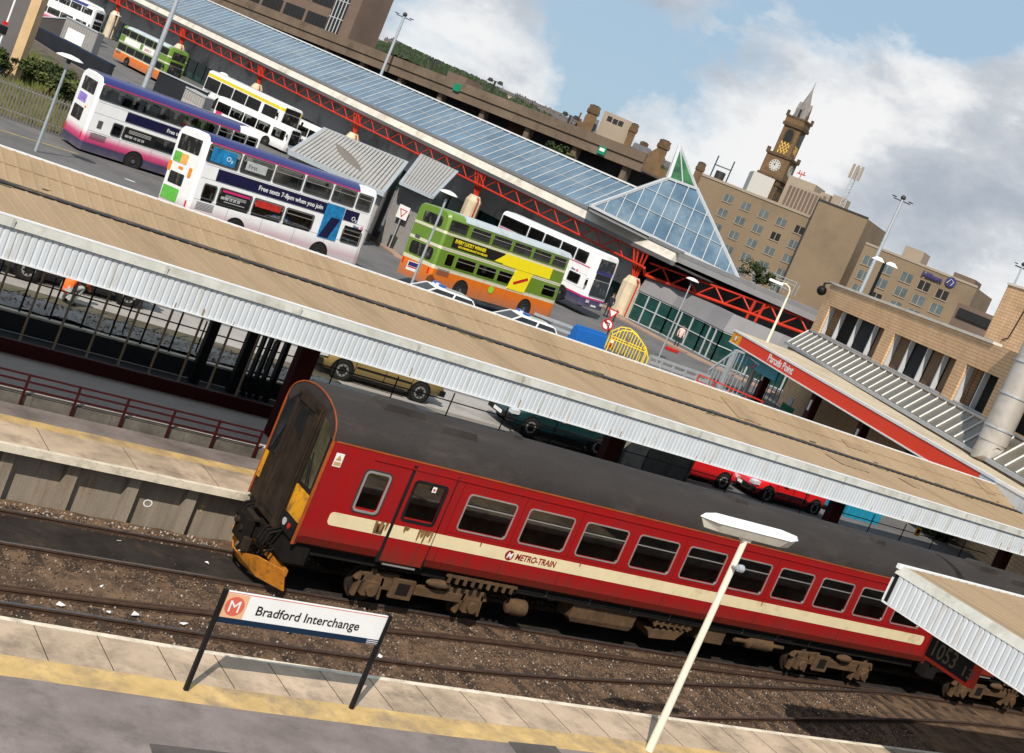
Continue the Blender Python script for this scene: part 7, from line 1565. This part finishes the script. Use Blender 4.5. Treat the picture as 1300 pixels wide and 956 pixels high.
# hotel
F = Fac((888, 235), (1040, 300), 262, 250); t = root('hotel', 'brown hotel with a grid of small windows, below the clock tower', 'building', F.o)
zt = F.at(960, 250)[1]; x0 = F.at(889, 225)[0]; x1 = F.at(1042, 257)[0]
g = F.mb('hotel_stone'); g.box(x0, x1, 0, 18, 0, zt); g.build('wall', t)
g = F.mb('hotel_pale'); g.box(x0, x1, -.15, .2, zt, zt+.5); g.build('coping', t)
wl = [(925, 252), (947, 262), (969.5, 272), (992, 282), (1015, 292, 1)]; dxy = (-7.6, 18.2); L2 = []
for r_ in range(6):
    for i, (px, py, *k) in enumerate(wl):
        x = px+dxy[0]*r_; y = py+dxy[1]*r_
        L2.append((x, y) + ((1,) if (r_, i) in ((0, 4), (1, 3), (5, 1)) else ()))
        if r_ in (1, 2, 3, 4, 5) and i == 0: pass
windows(F, t, L2, 1.9, 1.45)
xm0, xm1 = x1, F.at(1101, 281, -2)[0]; zm = F.at(1070, 266, -2)[1]; g = F.mb('hotel_stone'); g.box(x1+.01, xm1, -2, 16, 0, zm); gb_ = g.build('gable_block', t)
g = F.mb('dark_metal'); g.box(x1, xm1, -2.1, -1.9, zm, zm+.35); g.box(x1-.05, x1+.25, -2.05, .3, 0, zm); g.build('gable_edge', gb_)
xa_, _ = F.at(1000, 240, 3); xb_, _ = F.at(1040, 262, 3); zz_ = F.at(1010, 234, 3)[1]; g = F.mb('hotel_pale'); g.box(xa_, xb_, 3, 10, zt-1, zz_); rb = g.build('plant_room', t)
g = F.mb('brown_concrete')
for k in range(9): x = xa_+(xb_-xa_)*(k+.5)/9; g.box(x-.25, x+.25, 2.9, 2.99, zt, zz_-.5)
g.build('plant_ribs', rb)
xa_, za_ = F.at(1003, 222, 8); xb_, _ = F.at(1034, 240, 8); g = F.mb('hotel_pale'); g.box(xa_, xb_, 8, 15, zt, za_); g.build('plant_room', t)
for (pa_, pb_, h_) in (((1042, 245), (1053, 252), 2.2), ((1058, 248), (1072, 257), 2.6)):
    xa_, za_ = F.at(*pa_, 5); xb_, _ = F.at(*pb_, 5); g = F.mb('hotel_pale'); g.box(xa_, xb_, 5, 9, zm, zm+h_); g.build('roof_box', t)
xa_, _ = F.at(1096, 300, 1); g = F.mb('win_dark')
xc_, zc_ = F.at(912, 218, 2); g = F.mb('dark_metal'); g.box(xc_-1.4, xc_-1.2, 2, 2.2, zt, zt+5); g.box(xc_+2.2, xc_+2.4, 2, 2.2, zt, zt+5); g.box(xc_-1.4, xc_+2.4, 2, 2.2, zt+3, zt+3.2); g.tube((xc_+.4, 2.5, zt+.5), (xc_+.4, 2.5, zt+2.2), 1.0, 14); g.build('roof_tank', t)
xh, zh = F.at(1070, 258, 4); q0 = F.mx @ Vector((xh, 4, zm)); tt = root('lattice_mast', 'short lattice antenna mast on the hotel roof, right of the clock tower', 'mast', q0); g = F.mb('galv'); xt_, zt2 = F.at(1092, 213, 4)
for dx, dy in ((-.5, 0), (.5, 0), (0, .8)): g.tube((xh+dx, 4+dy, zm), (xh+dx*.8, 4+dy, zt2), .1, 5)
for k in range(7): z = zm+(zt2-zm)*k/7; g.tube((xh-.5, 4, z), (xh+.5, 4, z+1), .07, 4)
g.build('lattice', tt); g = F.mb('hotel_pale'); 
for dx in (-.9, 0, .9): g.box(xh+dx-.22, xh+dx+.22, 3.5, 3.8, zt2-2.5, zt2+.3)
g.build('antenna', tt)
xh, zh = F.at(1017, 222, 10); tt = root('roof_aerial', 'small red and white aerial on the hotel plant room', 'aerial', F.mx @ Vector((xh, 10, zh-2))); g = F.mb('red_steel'); g.tube((xh, 10, zh-2), (xh, 10, zh+.6), .08, 5); g.box(xh-.9, xh+.9, 9.9, 10, zh, zh+.2); g.box(xh-.6, xh-.4, 9.9, 10, zh, zh+.8); g.box(xh+.4, xh+.6, 9.9, 10, zh, zh+.8); g.build('array', tt)
# second hotel block with blue sign
F = Fac((1097, 304), (1240, 368), 235, 225); t = root('hotel_annexe', 'lower brown hotel block with purple-blue lettering and a round emblem near its roof', 'building', F.o); zt = F.at(1170, 338)[1]
x0 = F.at(1085, 340)[0]; x1 = F.at(1238, 372)[0]; g = F.mb('hotel_stone'); g.box(x0, x1, 0, 16, 0, zt); g.build('wall', t); g = F.mb('hotel_pale'); g.box(x0, x1, -.12, .2, zt, zt+.4); g.build('coping', t)
ww = [(1103, 331.5), (1126, 341.5), (1151, 352.5), (1173, 363, 1), (1196, 374, 1)]; L2 = []
for r_ in range(5):
    for px, py, *k in ww: L2.append((px-7.4*r_, py+18*r_) + ((1,) if (k and r_ == 0) or (r_ == 2 and px > 1120 and px < 1130) else ()))
windows(F, t, L2, 2.0, 1.6)
mat('sign_blue', (.04,.035,.15), .4, var=.05)
xa_, za_ = F.at(1175, 343); g = F.mb('sign_blue'); xs_, zs_ = xa_, za_-.7
text('Hilton', 1.15, 'sign_blue', t, F.mx @ tmx((xa_-.2, -.35, za_-1.0), (1, 0, 0), (0, 0, 1)), sx=1.25, bold=.05, depth=.1)
xr_, zr_ = F.at(1207.5, 358.5); g.lathe([(.9, 0), (.9, -.1), (.0, -.1)], (xr_, -.2, zr_), 24, 'y'); g.mat('grey_cloth'); g.path([(xr_-.6, -.36, zr_-.4), (xr_-.1, -.36, zr_+.5), (xr_+.5, -.36, zr_+.1), (xr_+.2, -.36, zr_-.6)], .1, 5); g.build('emblem', t)
xa_, za_ = F.at(1150, 312, 4); xb_, _ = F.at(1176, 325, 4); g = F.mb('hotel_pale'); g.box(xa_, xb_-.5, 4, 9, zt, F.at(1160, 315, 4)[1]); rb = g.build('plant_room', t)
xa_, za_ = F.at(1212, 345, 3); xb_, _ = F.at(1238, 358, 3); g = F.mb('brown_concrete'); g.box(xa_, xb_, 3, 9, zt, za_); g.build('plant_room', t)
# dark block beyond
F = Fac((1215, 400), (1260, 420), 175, 172); t = root('dark_block', 'dark stepped building glimpsed between the hotel annexe and the brick tower', 'building', F.o); zt = F.at(1238, 392)[1]; x0 = F.at(1205, 410)[0]; g = F.mb('brown_concrete'); g.box(x0, x0+24, 0, 10, 0, zt); g.build('wall', t)
for k in range(5): g = F.mb('win_dark'); g.box(x0+.5, x0+12, -.3, .2, zt-1.8-2.6*k, zt-.6-2.6*k); g.build('window', t)
# clock tower
c0 = AD(984, 222, 430); c0.z = 0; th = math.atan2(r0.y, r0.x)-R(26.6); TX = Vector((math.cos(th), math.sin(th), 0)); zf = lambda px, py: AP(px, py, c0, (fw.x, fw.y, 0)).z
T = MB; mxT = frame(c0, TX); t = root('clock_tower', 'dark sandstone clock tower with white clock faces and a pale stone spire', 'tower', c0)
def tb(m): g = MB(mxT); g.mat(m); return g
zc0, zc1 = zf(976, 222), zf(989, 199); zp0, zp1 = zf(1007, 163), zf(1012, 150); zs = zf(1030.5, 104); A5 = 3.0; A8 = 4.15
g = tb('sandstone_dark'); g.box(-A8+.5, A8-.5, -A8+.5, A8-.5, 0, zc0-2.5); g.box(-A5, A5, -A5, A5, zc0-2.5, zc0); sh = g.build('lower_shaft', t)
g = tb('sandstone'); g.box(-A8, A8, -A8, A8, zc0, zc1); g.mat('sandstone_dark'); g.box(-A8-.4, A8+.4, -A8-.4, A8+.4, zc0-.8, zc0); g.box(-A8-.4, A8+.4, -A8-.4, A8+.4, zc1-.2, zc1+.6)
for k in range(-5, 6):
    for s_ in (-1, 1): g.box(k*.72-.18, k*.72+.18, s_*(A5+.55)-.6, s_*(A5+.55)+.6, zc0-2.6, zc0-.8); g.box(s_*(A5+.55)-.6, s_*(A5+.55)+.6, k*.72-.18, k*.72+.18, zc0-2.6, zc0-.8)
for sx5 in (-1, 1):
    for sy5 in (-1, 1): g.box(sx5*A8-.5, sx5*A8+.5, sy5*A8-.5, sy5*A8+.5, zc1, zc1+1.8)
cs = g.build('clock_stage', t)
g = tb('sandstone'); g.box(-A5, A5, -A5, A5, zc1, zp0); bf = g.build('belfry', t)
g = tb('sandstone_dark'); g.box(-A5-.6, A5+.6, -A5-.6, A5+.6, zp0, zp0+1.0); g.mat('sandstone'); g.box(-A5-.35, A5+.35, -A5-.35, A5+.35, zp0+1.0, zp1-.6); g.mat('sandstone_dark')
for k in range(-4, 5):
    for s_ in (-1, 1): g.box(k*.75-.22, k*.75+.22, s_*(A5+.3)-.3, s_*(A5+.3)+.3, zp1-.6, zp1); g.box(s_*(A5+.3)-.3, s_*(A5+.3)+.3, k*.75-.22, k*.75+.22, zp1-.6, zp1)
for sx5 in (-1, 1):
    for sy5 in (-1, 1): g.box(sx5*3.3-.4, sx5*3.3+.4, sy5*3.3-.4, sy5*3.3+.4, zp1-.6, zp1+1.3)
g.build('parapet', t)
mid = (zc1+zp0)/2
for ax_ in range(2):
    def fp(u_, z, o): return (u_, -A5-o, z) if ax_ == 0 else (A5+o, u_, z)
    h0 = zc1+(zp0-zc1)*.5; h1 = zp0-1.2
    arch = [(-1.3, h0), (1.3, h0), (1.3, h1-1.2)] + [(1.3*math.cos(R(a_)), h1-1.2+1.5*math.sin(R(a_))) for a_ in range(20, 161, 20)] + [(-1.3, h1-1.2)]
    g = tb('sandstone_dark'); v_ = (0, -.1, 0) if ax_ == 0 else (.1, 0, 0); g.prism([fp(u_*1.35, z+(.5 if z > h0+.1 else 0), .02) for u_, z in arch], v_); g.mat('win_dark'); g.prism([fp(u_, z, .13) for u_, z in arch], v_); g.build('belfry_opening', bf)
    g = tb('gilt')
    for k in range(6):
        for j in range(5):
            if (k+j) % 2 == 0: u_ = -1.4+.56*k; z = zc1+1.0+j*(h0-zc1-1.6)/4.5; g.prism([fp(u_-.22, z, .03), fp(u_+.22, z, .03), fp(u_+.22, z+.95, .03), fp(u_-.22, z+.95, .03)], v_)
    g.build('gilt_tracery', bf)
    zc = (zc0+zc1)/2; fc2 = (lambda u_, z, o: (u_, -A8-o, z)) if ax_ == 0 else (lambda u_, z, o: (A8+o, u_, z)); g = tb('hotel_white'); v2 = (0, -.06, 0) if ax_ == 0 else (.06, 0, 0)
    g.prism([fc2(math.cos(R(a_))*1.95, zc+math.sin(R(a_))*1.95, .05) for a_ in range(0, 360, 15)], v2); dl = g.build('clock_face', cs); g = tb('black')
    for k in range(12):
        a_ = R(30*k); pa_ = (math.cos(a_)*1.35, math.sin(a_)*1.35); pb_ = (math.cos(a_)*1.8, math.sin(a_)*1.8); nx_, nz_ = -math.sin(a_)*.11, math.cos(a_)*.11
        g.prism([fc2(pa_[0]-nx_, zc+pa_[1]-nz_, .12), fc2(pb_[0]-nx_, zc+pb_[1]-nz_, .12), fc2(pb_[0]+nx_, zc+pb_[1]+nz_, .12), fc2(pa_[0]+nx_, zc+pa_[1]+nz_, .12)], v2)
    g.build('hour_marks', dl); g = tb('black')
    for an, ln in ((128, 1.05), (132-0, .1), (92, 1.5)): a_ = R(an); g.prism([fc2(-math.sin(a_)*.1, zc+math.cos(a_)*.1, .2), fc2(math.sin(a_)*.1, zc-math.cos(a_)*.1, .2), fc2(math.cos(a_)*ln, zc+math.sin(a_)*ln, .2)], v2)
    g.build('clock_hands', dl)
g = tb('spire_stone'); oc8 = lambda r_, z: [(math.cos(R(22.5+45*i))*r_, math.sin(R(22.5+45*i))*r_, z) for i in range(8)]
g.loft([oc8(2.7, zp1-.8), oc8(.15, zs-2)]); g.loft([oc8(.18, zs-2.2), oc8(.04, zs+.6)]); sp3 = g.build('spire', t)
for ax_ in range(4):
    a_ = R(90*ax_); hz = zp1+3.2; g = tb('spire_stone'); dx_, dy_ = math.cos(a_), math.sin(a_); bx_ = lambda u_, o, z: (dx_*o-dy_*u_, dy_*o+dx_*u_, z)
    g.prism([bx_(-.8, 2.3, zp1-.5), bx_(.8, 2.3, zp1-.5), bx_(.8, 2.3, zp1+3.2), bx_(0, 2.3, zp1+5.4), bx_(-.8, 2.3, zp1+3.2)], (-dx_*1.4, -dy_*1.4, 0)); g.mat('win_dark'); g.prism([bx_(-.4, 2.34, zp1+.2), bx_(.4, 2.34, zp1+.2), bx_(.4, 2.34, zp1+2.8), bx_(-.4, 2.34, zp1+2.8)], (dx_*.03, dy_*.03, 0)); g.build('lucarne', sp3)
g = tb('hotel_pale'); xb_ = 0; zlo = zf(960, 240); q = AP(972, 228, c0, (fw.x, fw.y, 0))
# stone wall in front of tower foot
F = Fac((958, 226), (990, 238), 400, 400); tt = root('pale_block', 'plain pale block in front of the clock tower foot', 'building', F.o); x0, z1_ = F.at(957, 219); x1, _ = F.at(983, 231); z1_ = F.at(970, 222)[1]; g = F.mb('hotel_white'); g.box(x0, x1, 0, 10, 0, z1_); g.build('wall', tt)
# ================================================================ hills
mat('hill_green', (.040,.056,.032), .95, var=.5, scale=.012, dirt=(.075,.072,.05), dscale=.006, dthr=.5); mat('house_wall', (.34,.27,.2), .9, var=.2, scale=.1); mat('house_roof', (.10,.09,.09), .9, var=.2); mat('house_pale', (.5,.46,.4), .9, var=.1)
sky_px = [(-200, -225), (100, -85), (300, 0), (420, 52), (468, 60), (505, 64), (545, 82), (600, 106), (650, 130), (700, 152), (760, 178), (840, 214), (900, 250), (1000, 300), (1150, 370), (1400, 480)]
ridge = [AD(px, py, 1900) for px, py in sky_px]; nx, ny = 160, 26; V = []; 
for j in range(ny):
    f = j/(ny-1)
    for i in range(nx):
        s = i/(nx-1)*(len(ridge)-1); k = min(len(ridge)-2, int(s)); r_ = ridge[k].lerp(ridge[k+1], s-k)
        dist = 500+1500*f if f < .95 else 2400; hgt = r_.z*(math.sin(min(1, f/.93)*math.pi/2)**1.5) if f < .95 else -20
        p = Vector((r_.x, r_.y, 0)).normalized()*dist*(Vector((r_.x, r_.y, 0)).length/1900)
        V.append((p.x, p.y, -14+hgt*1.0+14*f+(math.sin(i*1.7+j*.9)*2+math.sin(i*.31+j*.5)*5+random.uniform(-2.5, 2.5))*f*.8))
g = mb('hill_green'); g._add(V, [(j*nx+i, j*nx+i+1, (j+1)*nx+i+1, (j+1)*nx+i) for j in range(ny-1) for i in range(nx-1)]); struct(g.build('hills', smooth=True))
g = MB(); rw = random.Random(11)
def hill_pt(fi, f):
    s = fi*(len(ridge)-1); k = min(len(ridge)-2, int(s)); r_ = ridge[k].lerp(ridge[k+1], s-k); d = Vector((r_.x, r_.y, 0)); L0 = d.length; d = d.normalized()*(500+1500*f)*(L0/1900); hgt = r_.z*(math.sin(min(1, f/.93)*math.pi/2)**1.5); return Vector((d.x, d.y, -14+hgt+14*f))
for i in range(5200):
    p = hill_pt(rw.uniform(.2, .8), rw.uniform(.55, .93)); c_ = p+Vector((0, 0, 2)); g.mat(rw.choice(('leaf_dark', 'leaf_dark', 'hill_green', 'hill_green'))); r_ = rw.uniform(2.5, 5); 
    q = [c_+Vector((math.cos(a_)*r_, math.sin(a_)*r_, rw.uniform(-1, 1))) for a_ in (0, 1.26, 2.5, 3.77, 5.0)]; g._add(q+[c_+Vector((rw.uniform(-1, 1), 0, r_*1.2)), c_+Vector((1, 1, -r_*.6))], [(a_, (a_+1) % 5, 5) for a_ in range(5)]+[((a_+1) % 5, a_, 6) for a_ in range(5)])
stuff(g.build('hillside_woods'))
proto = None
for i in range(30):
    px = rw.choice([rw.uniform(466, 500), rw.uniform(680, 735), rw.uniform(640, 700), rw.uniform(836, 848)]); 
    fi = None; yy = None
    for (xa_, ya_), (xb_, yb_) in zip(sky_px, sky_px[1:]):
        if xa_ <= px <= xb_: yy = ya_+(yb_-ya_)*(px-xa_)/(xb_-xa_); k = sky_px.index((xa_, ya_)); fi = (k+(px-xa_)/(xb_-xa_))/(len(sky_px)-1)
    p = hill_pt(fi, rw.uniform(.6, .9)); lab = ('small terraced house on the distant green hillside')
    if proto is None:
        proto = root('hill_house', lab, 'house', (0, 0, 0), 'houses on the distant hillside'); g = mb('house_wall'); g.box(-9, 9, -4, 4, -4, 6); g.build('wall', proto); g = mb('house_roof'); g.loft([[(-9.4, -4.5, 5.8), (9.4, -4.5, 5.8), (9.4, 4.5, 5.8), (-9.4, 4.5, 5.8)], [(-9, -.1, 9.5), (9, -.1, 9.5), (9, .1, 9.5), (-9, .1, 9.5)]]); g.build('roof', proto); g = mb('house_pale'); 
        for k in range(3): g.box(-7+5*k, -5+5*k, -4.1, -4, 1, 3)
        g.build('window', proto); g = mb('house_roof'); g.box(-7, -6, -.6, .6, 8, 11); g.build('chimney', proto); o = proto
    else: o = clone(proto)
    o.location = p; o.rotation_euler = (0, 0, R(rw.uniform(-60, 10)))
# ground rows of city roofs between the station and the hill
